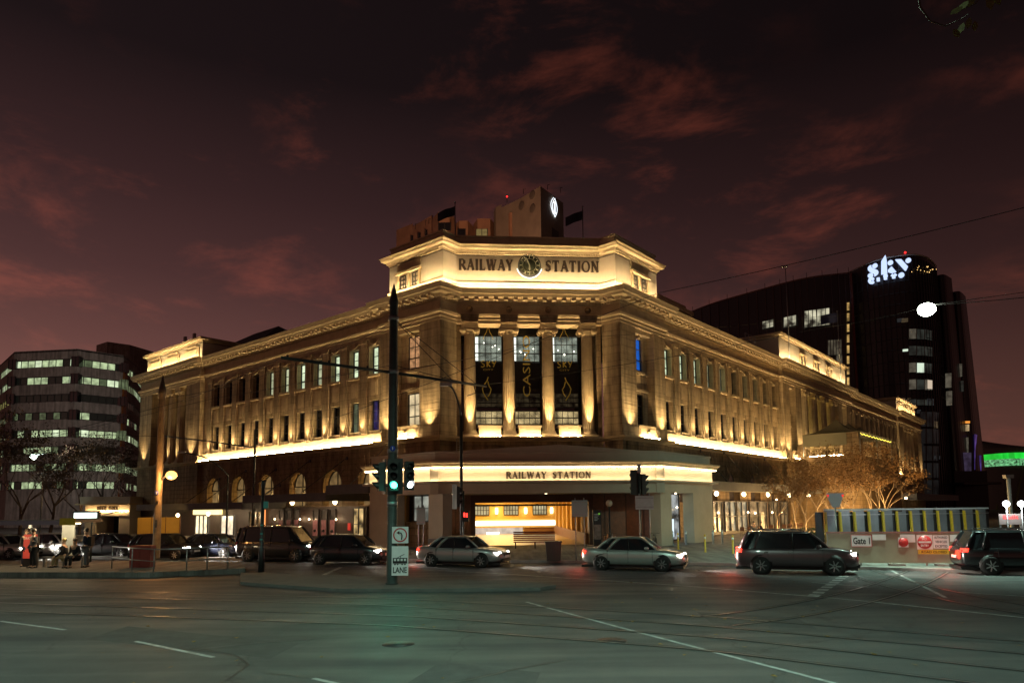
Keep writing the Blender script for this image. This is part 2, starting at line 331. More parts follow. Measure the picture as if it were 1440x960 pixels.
# ------------------------------------------------------------------ ground
def slab(pts, z0, z1, name, mat):
    mb = MB(); mb.prism(pts, z0, z1); return struct(mb, name, mat)
asph = bpy.data.materials.new('asphalt'); asph.use_nodes = True
def mk_asph():
    nt = asph.node_tree; b = nt.nodes['Principled BSDF']; L_ = nt.links.new; tc = nt.nodes.new('ShaderNodeTexCoord')
    n = nt.nodes.new('ShaderNodeTexNoise'); n.inputs['Scale'].default_value = .35; n.inputs['Detail'].default_value = 9; n.inputs['Roughness'].default_value = .6; L_(tc.outputs['Object'], n.inputs[0])
    mpn = nt.nodes.new('ShaderNodeMapping'); mpn.inputs['Rotation'].default_value = (0, 0, radians(24)); mpn.inputs['Scale'].default_value = (.12, 1.3, 1); L_(tc.outputs['Object'], mpn.inputs[0])
    n3 = nt.nodes.new('ShaderNodeTexNoise'); n3.inputs['Scale'].default_value = 1; n3.inputs['Detail'].default_value = 5; L_(mpn.outputs[0], n3.inputs[0])
    mx = nt.nodes.new('ShaderNodeMix'); mx.data_type = 'FLOAT'; mx.inputs[0].default_value = .5; L_(n.outputs[0], mx.inputs[2]); L_(n3.outputs[0], mx.inputs[3])
    r = nt.nodes.new('ShaderNodeValToRGB'); L_(mx.outputs[0], r.inputs[0]); r.color_ramp.elements[0].position = .36; r.color_ramp.elements[1].position = .64
    r.color_ramp.elements[0].color = (.034, .035, .036, 1); r.color_ramp.elements[1].color = (.072, .072, .070, 1)
    n2 = nt.nodes.new('ShaderNodeTexNoise'); n2.inputs['Scale'].default_value = 60; n2.inputs['Detail'].default_value = 4; L_(tc.outputs['Object'], n2.inputs[0])
    vo = nt.nodes.new('ShaderNodeTexVoronoi'); vo.feature = 'DISTANCE_TO_EDGE'; vo.inputs['Scale'].default_value = .16
    nd = nt.nodes.new('ShaderNodeTexNoise'); nd.inputs['Scale'].default_value = 1.1; nd.inputs['Detail'].default_value = 5; L_(tc.outputs['Object'], nd.inputs[0])
    av = nt.nodes.new('ShaderNodeMixRGB'); av.inputs[0].default_value = .5; L_(tc.outputs['Object'], av.inputs[1]); L_(nd.outputs['Color'], av.inputs[2])
    vs_ = nt.nodes.new('ShaderNodeVectorMath'); vs_.operation = 'MULTIPLY_ADD'; L_(nd.outputs['Color'], vs_.inputs[0]); vs_.inputs[1].default_value = (1.6, 1.6, 0); L_(tc.outputs['Object'], vs_.inputs[2]); L_(vs_.outputs[0], vo.inputs[0])
    ck = nt.nodes.new('ShaderNodeMapRange'); L_(vo.outputs[0], ck.inputs[0]); ck.inputs[1].default_value = .0; ck.inputs[2].default_value = .006; ck.inputs[3].default_value = .45; ck.inputs[4].default_value = 1
    sp = nt.nodes.new('ShaderNodeMapRange'); L_(n2.outputs[0], sp.inputs[0]); sp.inputs[1].default_value = .3; sp.inputs[2].default_value = .7; sp.inputs[3].default_value = .45; sp.inputs[4].default_value = 1.75
    mu = nt.nodes.new('ShaderNodeMath'); mu.operation = 'MULTIPLY'; L_(ck.outputs[0], mu.inputs[0]); L_(sp.outputs[0], mu.inputs[1])
    vm = nt.nodes.new('ShaderNodeVectorMath'); vm.operation = 'MULTIPLY'; L_(r.outputs[0], vm.inputs[0]); L_(mu.outputs[0], vm.inputs[1]); L_(vm.outputs[0], b.inputs['Base Color'])
    rr = nt.nodes.new('ShaderNodeMapRange'); L_(mx.outputs[0], rr.inputs[0]); rr.inputs[1].default_value = .35; rr.inputs[2].default_value = .65; rr.inputs[3].default_value = .74; rr.inputs[4].default_value = .52; L_(rr.outputs[0], b.inputs['Roughness'])
    bp = nt.nodes.new('ShaderNodeBump'); bp.inputs['Strength'].default_value = .9; bp.inputs['Distance'].default_value = .02; L_(n2.outputs[0], bp.inputs['Height']); L_(bp.outputs[0], b.inputs['Normal'])
mk_asph()
pave = stonemat('pavement_slabs', (.20, .185, .165), .6, .6, .012, .6, .15, bump=.3)
kerbm = newmat('concrete_kerb', (.26, .25, .23), .8, var=.2, vscale=3, bump=.3)
mb = MB(); mb.poly([(-2500, -400, 0), (2500, -400, 0), (2500, 4000, 0), (-2500, 4000, 0)]); struct(mb, 'road', asph)
lane = newmat('worn_white_road_paint', (.30, .31, .30), .6, var=.62, vscale=3.5)
# ------------------------------------------------------------------ plan of the corner site
Ld = V((-.7626, .6469, 0)); Rd = V((.6469, .7626, 0)); Nd = (Ld + Rd).normalized(); Td = V((Nd.y, -Nd.x, 0))
def onpl(u, v, P, n):
    d = ray(u, v); o = V((0, 0, HC)); return o + d * ((P - o).dot(n) / d.dot(n))
P0 = Nd * 54
def flat(p): return V((p.x, p.y, 0))
PB = flat(onpl(642, 500, P0, Nd)); PC = flat(onpl(847, 500, P0, Nd))
def meet(P, d, u):
    n = V((d.y, -d.x, 0)); q = onpl(u, 500, P, n); return (q - P).dot(d)
PA = PB + Rd * meet(PB, Rd, 619); PD = PC + Ld * meet(PC, Ld, 873)
FL = Fr(PA, Ld, -Rd); FR = Fr(PD, Rd, -Ld); FC = Fr(PB, Td, -Nd)
WC = (PC - PB).length
FAB = Fr(PA, Rd, -Ld); FCD = Fr(PC, -Ld, -Rd)     # the two short return faces
LAB = (PB - PA).length; LCD = (PD - PC).length
def sC(u, v=600): return (onpl(u, v, PB, Nd) - PB).dot(Td)
def zC(u, v, back=0): return onpl(u, v, PB + Nd * back, Nd).z
def tL(u, v=600, y=0): return (onpl(u, v, FL(0, y, 0), V((Ld.y, -Ld.x, 0))) - PA).dot(Ld)
def tR(u, v=600, y=0): return (onpl(u, v, FR(0, y, 0), V((Rd.y, -Rd.x, 0))) - PD).dot(Rd)
def xy(p): return (p.x, p.y)
# ------------------------------------------------------------------ pavements, island, platform, markings
kl = [gnd(-60, 781), gnd(230, 787), gnd(480, 788), gnd(640, 790), gnd(760, 791), gnd(900, 792), gnd(1060, 796), gnd(1200, 800), gnd(1330, 804), gnd(1560, 812)]
foot = [xy(p) for p in kl] + [(160, 30), (320, 200), (250, 330), (60, 300), (-200, 300), (-120, 90), (-60, 46)]
slab(foot, .004, .13, 'pavement', pave)
def kerbline(pts, name, w=.16, z=.145):
    mb = MB(); mb.run(pts, [(0, 0.0), (.02, z - .02), (0, z), (-w, z), (-w, 0)]); return struct(mb, name, kerbm)
kerbline([xy(p) for p in kl], 'kerb')
isl = [gnd(338, 822), gnd(480, 832), gnd(640, 832), gnd(760, 830), gnd(782, 826), gnd(745, 822), gnd(600, 817), gnd(470, 812), gnd(338, 808)]
slab([xy(p) for p in isl], .004, .11, 'traffic_island', newmat('island_concrete', (.10, .098, .09), .8, var=.25, vscale=1.5, bump=.3))
plat = [gnd(-120, 812), gnd(60, 812), gnd(215, 812), gnd(345, 806), gnd(338, 797), gnd(215, 794), gnd(-120, 794)]
slab([xy(p) for p in plat], .004, .24, 'tram_platform', pave)
def strip(us, w, z=.006, name='road_line', mat=None, dash=None):
    """painted line through ground points"""
    P = [V((p.x, p.y)) for p in us]; mb = MB()
    L0 = [0]
    for i in range(1, len(P)): L0.append(L0[-1] + (P[i] - P[i - 1]).length)
    def pt(s):
        for i in range(1, len(P)):
            if s <= L0[i] + 1e-6:
                k = (s - L0[i - 1]) / max(1e-6, L0[i] - L0[i - 1]); return P[i - 1].lerp(P[i], k), (P[i] - P[i - 1]).normalized()
    s = 0
    while s < L0[-1] - .05:
        e = min(L0[-1], s + (dash[0] if dash else 1.0)); a, da = pt(s); b, db = pt(e); na = V((-da.y, da.x)) * w / 2; nb = V((-db.y, db.x)) * w / 2
        mb.poly([(a.x - na.x, a.y - na.y, z), (b.x - nb.x, b.y - nb.y, z), (b.x + nb.x, b.y + nb.y, z), (a.x + na.x, a.y + na.y, z)])
        s = e + (dash[1] if dash else 0)
    return struct(mb, name, mat or lane)
strip([gnd(780, 851), gnd(960, 876), gnd(1080, 897), gnd(1180, 962)] if False else [gnd(740, 846), gnd(880, 884), gnd(1010, 918), gnd(1165, 958), gnd(1400, 1020)], .10)
strip([gnd(470, 794), gnd(700, 806), gnd(960, 823), gnd(1200, 843), gnd(1440, 868)], .12)
strip([gnd(1000, 806), gnd(1180, 822), gnd(1440, 838)], .10, dash=(2.0, 2.6))
strip([gnd(1143, 838), gnd(1222, 787)], .34, dash=(.5, .35))
strip([gnd(1230, 790), gnd(1330, 840)], .12)
strip([gnd(415, 826), gnd(480, 797)], .22)
strip([gnd(0, 873), gnd(150, 893), gnd(330, 930), gnd(480, 962)], .10, dash=(3, 3))
railm = newmat('worn_steel_rail', (.16, .16, .155), .38, metal=.7, var=.2, vscale=4)
groove = newmat('dark_rail_groove', (.02, .02, .02), .8)
def rail(us):
    strip(us, .19, .006, 'rail_groove', groove); strip(us, .07, .011, 'tram_rail', railm)
def track(c, g=1.435):
    P = [V((p.x, p.y, 0)) for p in c]
    for sgn in (-1, 1):
        q = []
        for i, p in enumerate(P):
            d = (P[min(i + 1, len(P) - 1)] - P[max(0, i - 1)]).normalized(); q.append(p + V((-d.y, d.x, 0)) * sgn * g / 2)
        rail(q)
def bez(a, b, c, n=14):
    return [a * (1 - t) ** 2 + b * 2 * t * (1 - t) + c * t * t for t in [i / n for i in range(n + 1)]]
track([gnd(-200, 826), gnd(560, 846), gnd(1000, 873), gnd(1500, 915)])
track([gnd(-200, 846), gnd(560, 872), gnd(1000, 904), gnd(1500, 962)])
track(bez(gnd(1000, 873), gnd(1260, 850), gnd(1330, 786)))
track(bez(gnd(1180, 792), gnd(1270, 835), gnd(1520, 868)))
mh = MB(); mh.lathe([(.32, 0), (.32, .008)], gnd(860, 900), 24); struct(mh, 'manhole_cover', newmat('cast_iron', (.05, .05, .05), .5, metal=.7))
# fallen leaves
mb = MB()
for i in range(260):
    if i < 90: p = gnd(random.uniform(690, 1500), random.uniform(786, 806))
    elif i < 130: p = gnd(random.uniform(1150, 1400), random.uniform(790, 805))
    else: p = V((random.uniform(-9, 12), random.uniform(11.5, 34), 0))
    z = .006 + (.13 if p.y > 36.5 else 0) + random.random() * .01; r = random.uniform(.035, .07); a = random.random() * 6.3
    mb.add([(p.x + r * cos(a + k * 1.05) * (1 if k % 2 else .55), p.y + r * sin(a + k * 1.05) * (1 if k % 2 else .55), z + random.random() * .025) for k in range(6)], [(0, 1, 2, 3, 4, 5)])
tag(mb.build('fallen_leaves', newmat('dry_leaf', (.20, .12, .025), .7, var=.4, vscale=2), recalc=False), 'dry yellow brown leaves scattered on the road and gutter', 'fallen leaves', kind='stuff')

# ------------------------------------------------------------------ the railway station
ST = thing('railway_station', 'monumental sandstone railway station floodlit in gold with clock and chamfered corner', 'station', PB)
WY = -.5                                                # wing wall plane
tP, tLw, tLe = 6.9, 38.9, 55.0                          # left: corner pavilion, wing, far pavilion
rP, rW, rC, rF, rE = 7.2, 36.2, 65.0, 96.8, 117.0       # right: corner pavilion, wing, central pavilion, far wing, far pavilion
def outline(yin=0):
    return [xy(p) for p in (FL(tLe, -14, 0), FL(tLe, 0, 0), FL(tLw, 0, 0), FL(tLw, WY, 0), FL(tP, WY, 0), FL(tP, 0, 0), PA, PB, PC, PD, FR(rP, 0, 0), FR(rP, WY, 0), FR(rW, WY, 0), FR(rW, 0, 0), FR(rC, 0, 0), FR(rC, WY, 0), FR(rF, WY, 0), FR(rF, 0, 0), FR(rE, 0, 0), FR(rE, -14, 0))]
OUT = outline()
def runp(prof, name, mat, path=OUT):
    mb = MB(); mb.run(path, prof); return mb.build(name, mat, ST)
# cornice, frieze, architrave, belt course
corn = MB(); corn.run(OUT, [(-.3, 18.9), (.12, 18.9), (.18, 19.05), (.3, 19.12), (.34, 19.3), (.75, 19.34), (.80, 19.52), (.92, 19.58), (.96, 19.75), (1.02, 19.95), (-.3, 20.0)])
CORN = corn.build('cornice', M['trim'], ST)
runp([(-.3, 18.05), (.02, 18.05), (.02, 18.9), (-.3, 18.9)], 'frieze', M['trim'])
runp([(-.3, 17.35), (.05, 17.35), (.05, 17.6), (.12, 17.63), (.12, 17.85), (.26, 17.9), (.30, 18.08), (-.3, 18.1)], 'architrave', M['trim'])
# modillions and dentils under the cornice
mo = MB(); de = MB()
def along(F, t0, t1, y, step, fn):
    n = max(1, round(abs(t1 - t0) / step)); 
    for i in range(n): fn(F, t0 + (t1 - t0) * (i + .5) / n, y)
segs = [(FL, 0, tP, 0), (FL, tP, tLw, WY), (FL, tLw, tLe, 0), (FC, .3, WC - .3, 0), (FR, 0, rP, 0), (FR, rP, rW, WY), (FR, rW, rC, 0), (FR, rC, rF, WY), (FR, rF, rE, 0), (FAB, 0, LAB, 0), (FCD, 0, LCD, 0)]
for F, a, b, y in segs:
    along(F, a + .1, b - .1, y, .78, lambda F, t, y: mo.box(t - .17, t + .17, y + .28, y + .72, 19.12, 19.335, F))
    along(F, a + .05, b - .05, y, .26, lambda F, t, y: de.box(t - .07, t + .07, y + .1, y + .22, 18.92, 19.06, F))
tag(mo.build('modillions', M['trim'], CORN), kind='stuff'); tag(de.build('dentils', M['trim'], CORN), kind='stuff')
# belt course with a lit ledge
runp([(-.3, 8.0), (.20, 8.0), (.28, 8.1), (.48, 8.16), (.56, 8.32), (-.3, 8.36)], 'belt_course', M['trim'])
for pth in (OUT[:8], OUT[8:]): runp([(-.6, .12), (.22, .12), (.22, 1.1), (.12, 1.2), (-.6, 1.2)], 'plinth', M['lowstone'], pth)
# ---- ground storey walls with arches
def arch_wall(F, t0, t1, cs, y, r=1.35, zs=5.0, zb=3.2, z0=1.2, z1=8.0, th=.7, mat='lowstone'):
    w = MB(); cs = sorted(cs); edges = [t0] + [(cs[i] + cs[i + 1]) / 2 for i in range(len(cs) - 1)] + [t1]
    w.box(t0, t1, y - th, y, z0, zb, F)
    for i, c in enumerate(cs):
        a, b = edges[i], edges[i + 1]
        w.box(a, c - r, y - th, y, zb, z1, F); w.box(c + r, b, y - th, y, zb, z1, F)
        n = 12; arc = [F(c + r * cos(pi * k / n), y, zs + r * sin(pi * k / n)) for k in range(n + 1)]
        for k in range(n):
            x0, x1 = c + r * cos(pi * k / n), c + r * cos(pi * (k + 1) / n)
            w.ext([arc[k], arc[k + 1], F(x1, y, z1), F(x0, y, z1)], F.n * -th)
        # voussoirs fanning over the arch
        for k in range(9):
            an = radians(25 + 130 * k / 8); dn = V((cos(an), sin(an))); q = .13; r0, r1 = r + .06, r + (1.5 if k % 2 == 0 else 1.15)
            nn = V((-dn.y, dn.x)); cn = [(dn * r0 + nn * q * .8), (dn * r1 + nn * q * 1.3), (dn * r1 - nn * q * 1.3), (dn * r0 - nn * q * .8)]
            w.ext([F(c + p.x, y, zs + p.y) for p in cn], F.n * .06)
    return w.build('ground_storey_wall', M[mat], ST)
archL = [(35.98 + 30.58) / 2 + 2.7, 30.58, 25.19, 19.69, 14.2, 9.12]
archR = [10.9, 16.4, 21.9, 27.5, 33.4]
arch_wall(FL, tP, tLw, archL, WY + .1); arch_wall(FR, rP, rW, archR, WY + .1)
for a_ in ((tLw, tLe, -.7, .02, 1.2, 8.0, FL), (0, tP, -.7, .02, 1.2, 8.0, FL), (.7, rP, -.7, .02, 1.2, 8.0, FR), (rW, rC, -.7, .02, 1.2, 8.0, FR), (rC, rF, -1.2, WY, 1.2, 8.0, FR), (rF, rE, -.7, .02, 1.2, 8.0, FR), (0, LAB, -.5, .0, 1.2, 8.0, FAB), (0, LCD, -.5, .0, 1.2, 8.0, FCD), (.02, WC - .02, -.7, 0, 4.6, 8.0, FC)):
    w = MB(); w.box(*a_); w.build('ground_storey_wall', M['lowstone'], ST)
for i, c in enumerate(archL):
    m = MB(); 
    for k in range(13):
        pass
    n = 14; m.poly([FL(c + 1.34 * cos(pi * k / n), WY - .55, 5.0 + 1.34 * sin(pi * k / n)) for k in range(n + 1)] + [FL(c - 1.34, WY - .55, 3.2), FL(c + 1.34, WY - .55, 3.2)])
    win = MB(); r = 1.34
    win.tube([FL(c + r * cos(pi * k / n), WY - .5, 5.0 + r * sin(pi * k / n)) for k in range(n + 1)], .07, 6)
    win.box(c - .04, c + .04, WY - .54, WY - .46, 3.2, 6.3, FL); win.box(c - r, c + r, WY - .54, WY - .46, 4.95, 5.05, FL)
    o = win.build('arched_window', M['frame'], ST); m.build('pane', lit((1, .62, .24), .16, .5, .9, key='arch'), o)
    lamp('POINT', FL(c - .35, WY - .42, 4.3), 60, (1, .62, .2), ST, .08, name='arch_light')
for i, c in enumerate(archR):
    m = MB(); n = 14; m.poly([FR(c + 1.34 * cos(pi * k / n), WY - .55, 5.0 + 1.34 * sin(pi * k / n)) for k in range(n + 1)] + [FR(c - 1.34, WY - .55, 3.2), FR(c + 1.34, WY - .55, 3.2)])
    win = MB(); win.tube([FR(c + 1.34 * cos(pi * k / n), WY - .5, 5.0 + 1.34 * sin(pi * k / n)) for k in range(n + 1)], .07, 6); win.box(c - .04, c + .04, WY - .54, WY - .46, 3.2, 6.3, FR)
    o = win.build('arched_window', M['frame'], ST); m.build('pane', lit((.9, .45, .25), .03, .5, .9, key='archr'), o)
    lamp('POINT', FR(c - .3, WY - .3, 4.2), 4, (1, .55, .25), ST, .08, name='arch_light')
# ---- upper storeys
def window(F, c, w_, z0, z1, y, glass, F_rows=2, cols=2, name='window'):
    m = MB(); h = w_ / 2
    m.box(c - h, c - h + .06, y - .05, y + .05, z0, z1, F); m.box(c + h - .06, c + h, y - .05, y + .05, z0, z1, F)
    m.box(c - h + .06, c + h - .06, y - .045, y + .045, z0, z0 + .08, F); m.box(c - h + .06, c + h - .06, y - .045, y + .045, z1 - .07, z1, F)
    for k in range(1, cols): x = c - h + w_ * k / cols; m.box(x - .022, x + .022, y - .03, y + .03, z0 + .08, z1 - .07, F)
    for k in range(1, F_rows + 1): z = z0 + (z1 - z0) * k / (F_rows + 1); m.box(c - h + .06, c + h - .06, y - .035, y + .035, z - (.05 if k == (F_rows + 1) // 2 else .02), z + .03, F)
    o = m.build(name, M['frame'], ST); p = MB(); p.poly([F(c - h, y - .06, z0), F(c + h, y - .06, z0), F(c + h, y - .06, z1), F(c - h, y - .06, z1)])
    p.build('pane', glass, o); return o
def festoon(m, F, c, y, z=17.15, w_=.62):
    pts = [F(c + w_ * (k / 8 * 2 - 1), y + .06, z - .32 * (1 - (k / 8 * 2 - 1) ** 2)) for k in range(9)]
    m.tube(pts, [.03, .06, .09, .115, .125, .115, .09, .06, .03], 6)
    for s_ in (-1, 1): m.tube([F(c + s_ * w_, y + .05, z + .06), F(c + s_ * w_, y + .05, z - .35)], [.05, .02], 5)
def wing(F, t0, t1, cs, y, glass_up, glass_lo, ow=1.32, rows=((9.45, 12.05), (14.25, 16.7)), spots=True, sw=1.0):
    cs = sorted(cs); hw = ow / 2; m = MB(); D = 1.1
    e = [t0] + [x for c in cs for x in (c - hw, c + hw)] + [t1]
    for i in range(0, len(e), 2): m.box(e[i], e[i + 1], y - D, y, 8.3, 17.6, F)
    for c in cs:
        zs = [8.3] + [x for r_ in rows for x in r_] + [17.6]
        for i in range(0, len(zs), 2): m.box(c - hw, c + hw, y - D, y, zs[i], zs[i + 1], F)
    m.build('upper_wall', M['stone'], ST)
    edges = [(cs[i] + cs[i + 1]) / 2 for i in range(len(cs) - 1)]; step = cs[1] - cs[0]
    edges = [cs[0] - step / 2] + edges + [cs[-1] + step / 2]
    for c in edges:
        if not (t0 + .2 < c < t1 - .2): continue
        p = MB(); p.box(c - .43, c + .43, y, y + .16, 9.15, 17.0, F); p.box(c - .5, c + .5, y, y + .22, 17.0, 17.3, F); p.box(c - .5, c + .5, y, y + .2, 9.15, 9.35, F); p.build('pilaster', M['stone'], ST)
    for i, c in enumerate(cs):
        tr = MB(); tr.box(c - hw - .12, c + hw + .12, y, y + .22, rows[1][0] - .22, rows[1][0] - .02, F)
        tr.box(c - .42, c + .42, y, y + .05, 12.45, 13.75, F); tr.box(c - .30, c + .30, y + .05, y + .1, 12.6, 13.6, F)
        tr.box(c - hw - .1, c - hw, y, y + .07, rows[1][0], rows[1][1] + .12, F); tr.box(c + hw, c + hw + .1, y, y + .07, rows[1][0], rows[1][1] + .12, F); tr.box(c - hw, c + hw, y, y + .07, rows[1][1], rows[1][1] + .12, F)
        festoon(tr, F, c, y)
        g = glass_up[i % len(glass_up)]; tr.build('window_dressing', M['trim'], window(F, c, ow, rows[1][0], rows[1][1], y - .42, g))
        g = glass_lo[i % len(glass_lo)]; window(F, c, ow, rows[0][0], rows[0][1], y - .42, g)
    # lit base band, LED line on the ledge
    b = MB(); b.box(t0, t1, y, y + .1, 8.34, 9.15, F); b.build('lit_base_band', M['trim'], ST)
    l = MB(); l.box(t0 + .1, t1 - .1, y + .42, y + .47, 8.36, 8.40, F); l.build('ledge_led_strip', M['led'], ST)
    if spots:
        for c in edges:
            if t0 + .2 < c < t1 - .2:
                f = MB(); f.tube([F(c, y + .36, 9.18), F(c, y + .40, 9.36)], .055, 8); f.build('uplight_fitting', M['frame'], ST)
                lamp('SPOT', F(c, y + .40, 9.40), 430 * sw, (1, .71, .36), ST, .04, to=F(c, y + .02, 12.2), angle=62, blend=.9, name='uplight')
gW = lit((.80, .95, .62), .85, .35, .9, key='officew'); gW2 = lit((.85, .9, .55), .45, .35, .9, key='officew2'); gD = M['glass']; gWm = lit((1, .78, .45), .7, .3, key='warmw')
gV = lit((.25, .2, .9), .08, .8, 1.5, key='violet'); gBl = lit((.02, .18, .8), .5, .2, key='bluewin'); gRed = lit((.9, .45, .2), .45, .5, 2.5, key='redwin')
cL = [36.97, 34.29, 31.59, 28.91, 26.2, 23.4, 20.6, 17.85, 15.1, 12.35, 9.6]
cL = [8.55 + 2.74 * i for i in range(11)]
gdim = lit((.7, .85, .5), .12, .4, .9, key='dimw')
wing(FL, tP, tLw, cL, WY, [gW, gW, gW, gW2, gW, gW2, gW2, gD, gD, gD, gD], [gV, gdim, gD, gD, gD, gD, gD, gD, gD, gD, gD], spots=True)
cR = [8.65 + 2.87 * i for i in range(10)]
wing(FR, rP, rW, cR, WY, [gW, gW, gW, gW2, gW, gdim, gW2, gW2, gdim, gD], [gD] * 10)
cF = [66.9 + 3.05 * i for i in range(10)]
wing(FR, rC, rF, cF, WY, [gD], [gD], ow=1.35, sw=.9)
# ---- rusticated piers of the pavilions: real courses with joints
def courses(m, F, t0, t1, y, z0=9.15, z1=17.35, D=.9, h=.585):
    m.box(t0 + .02, t1 - .02, y - D, y - .035, z0, z1, F); n = round((z1 - z0) / h); hh = (z1 - z0) / n
    for i in range(n): m.box(t0, t1, y - .3, y, z0 + i * hh + .022, z0 + (i + 1) * hh - .022, F)
def pier(F, t0, t1, y=0, D=.9):
    m = MB(); courses(m, F, t0, t1, y, D=D); m.box(t0 - .0, t1 + .0, y - D, y + .08, 8.33, 9.15, F); return m.build('rusticated_pier', M['stone'], ST)
def upl(F, t, y, power=500, z=8.6, to=12.0, angle=75, dy=.62, size=.06, col=(1, .71, .36)):
    lamp('SPOT', F(t, y + dy, z), power, col, ST, size, to=F(t, y, to), angle=angle, blend=1, name='uplight')
def pav_bay(F, ta, tb, tc, td, te, gu, gl, boxled=True):
    """pier ta..tb, recess tb..tc, pier tc..td"""
    pier(F, ta, tb); pier(F, tc, td)
    m = MB(); cx = (tb + tc) / 2; ww = min(1.5, (tc - tb) * .62); hw = ww / 2; y = -.75
    m.box(tb, cx - hw, y - .5, y, 8.3, 17.35, F); m.box(cx + hw, tc, y - .5, y, 8.3, 17.35, F)
    for z0, z1 in ((8.3, 9.3), (12.1, 14.1), (16.8, 17.35)): m.box(cx - hw, cx + hw, y - .5, y, z0, z1, F)
    m.build('recessed_bay_wall', M['stone'], ST)
    q = MB(); q.box(tb, tc, y, y + .16, 12.3, 12.5, F); q.build('bay_moulding', M['trim'], ST); q = MB(); q.box(tb + .1, tc - .1, y, y + .2, 13.75, 13.95, F); q.build('bay_moulding', M['trim'], ST); q = MB()
    q.box(tb, tc, y, -.2, 17.0, 17.34, F); q.ball(F(cx, y + .1, 17.05 - .2), .22, 10); q.build('bay_moulding', M['trim'], ST)
    window(F, cx, ww, 9.3, 12.1, y - .15, gl); window(F, cx, ww, 14.1, 16.8, y - .15, gu)
    b = MB(); b.box(tb + .12, tc - .12, -.45, .05, 8.36, 9.28, F); b.box(tb + .12, tc - .12, -.5, .1, 9.28, 9.38, F); b.box(tb + .3, tc - .3, .05, .09, 8.6, 9.1, F)
    b.ball(F(cx, .1, 8.86), .2, 10); b.build('balcony_box', M['trim'], ST)
    l = MB(); l.box(tb + .2, tc - .2, .40, .44, 8.36, 8.40, F); l.build('ledge_led_strip', M['led'], ST)
    for t in ((ta + tb) / 2, (tc + td) / 2): upl(F, t, .08, 1300)
pav_bay(FL, 0, 2.35, 5.35, tP, 0, gRed, gWm)
pav_bay(FR, 0, 2.35, 5.35, rP, 0, gBl, gD)
# short return faces beside the colonnade
for F, a_, b_ in ((FAB, .02, LAB), (FCD, 0, LCD - .02)):
    m = MB(); courses(m, F, a_, b_, 0, D=.8); m.box(a_, b_, -.6, .05, 8.33, 9.15, F); m.build('rusticated_return', M['stone'], ST)
# ---- colonnade of the corner
colpx = (661, 717, 773, 829.5); cs_ = [sC(u) for u in colpx]
def column(F, t, y, r=.50, z0=8.36, z1=17.35, parent=None, n=40, cap=True):
    m = MB(); c = F(t, y, 0); hs = z1 - .75
    m.lathe([(r * .98, z0 + .5), (r * 1.0, z0 + 2.5), (r * .96, z0 + 5), (r * .86, hs)], c, n, flute=.07)
    o = m.build('column', M['trim'], parent or ST)
    b = MB(); b.lathe([(r * 1.32, z0 + .18), (r * 1.36, z0 + .25), (r * 1.3, z0 + .33), (r * 1.12, z0 + .37), (r * 1.18, z0 + .45), (r * 1.0, z0 + .52)], c, 24); b.box(t - r * 1.4, t + r * 1.4, y - r * 1.4, y + r * 1.4, z0, z0 + .18, F); b.build('column_base', M['trim'], o)
    k = MB(); k.lathe([(r * .9, hs), (r * .95, hs + .05), (r * .88, hs + .1), (r * 1.12, hs + .28), (r * 1.15, hs + .38)], c, 24)
    for sx in (-1, 1):
        for sy in (-1, 1): k.lathe([(.05, -.12), (.27, -.13), (.27, .13), (.05, .12)], F(t + sx * r * 1.08, y + sy * r * .85, hs + .30), 14, ax=F.n)
    k.box(t - r * 1.3, t + r * 1.3, y - r * 1.2, y + r * 1.2, hs + .5, hs + .75, F); k.box(t - r * 1.1, t + r * 1.1, y - r * 1.0, y + r * 1.0, hs + .36, hs + .5, F)
    k.build('capital', M['trim'], o); return o
YC = -.62
for c in cs_: column(FC, c, YC)
for i, c in enumerate(cs_):
    lamp('SPOT', FC(c, YC + .95, 8.62), 3800, (1, .68, .32), ST, .05, to=FC(c, YC + .28, 14.5), angle=44, blend=1, name='uplight')
m = MB(); m.box(.0, WC, -2.6, -.02, 8.0, 8.35, FC); m.build('colonnade_floor', M['trim'], ST)
m = MB(); m.box(0, WC, -1.4, -.31, 17.38, 18.9, FC); m.build('colonnade_beam', M['trim'], ST)
for c in cs_:
    kb = MB(); kb.ext([FC(c - .75, -.0, 18.02), FC(c + .75, -.0, 18.02), FC(c + .62, -.0, 17.42), FC(c - .62, -.0, 17.42)], FC.n * .34)
    kb.lathe([(.08, 0), (.24, .02), (.26, .08), (.06, .1)], FC(c, .02, 18.5), 16, ax=FC.n); kb.build('keystone', M['lowstone'], ST)
# glazing behind the columns
yg = -2.2
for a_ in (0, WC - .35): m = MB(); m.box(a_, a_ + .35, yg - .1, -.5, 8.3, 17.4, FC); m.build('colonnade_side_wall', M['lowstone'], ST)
g = MB(); g.box(.02, WC - .02, yg - .12, yg - .06, 8.35, 17.38, FC); g.build('dark_curtain_wall', M['glass'], ST)
bays = [((cs_[i] + cs_[i + 1]) / 2) for i in range(3)]
gold = newmat('gold_banner_print', (.62, .42, .07), .4, emit=(.62, .38, .05), es=.10); banner_m = newmat('black_banner', (.010, .010, .009), .5)
zt = lambda v: zC(745, v, 2.1)
gUp = lit((.80, .90, .72), .36, .55, 1.1, sx=1, key='hallup'); gLoW = lit((1, .76, .36), .55, .55, 1.3, key='halllow'); gMid = lit((.8, .6, .3), .035, .9, 2, key='hallmid')
bright = lit((.95, 1, .9), 1.3, key='brightstrip')
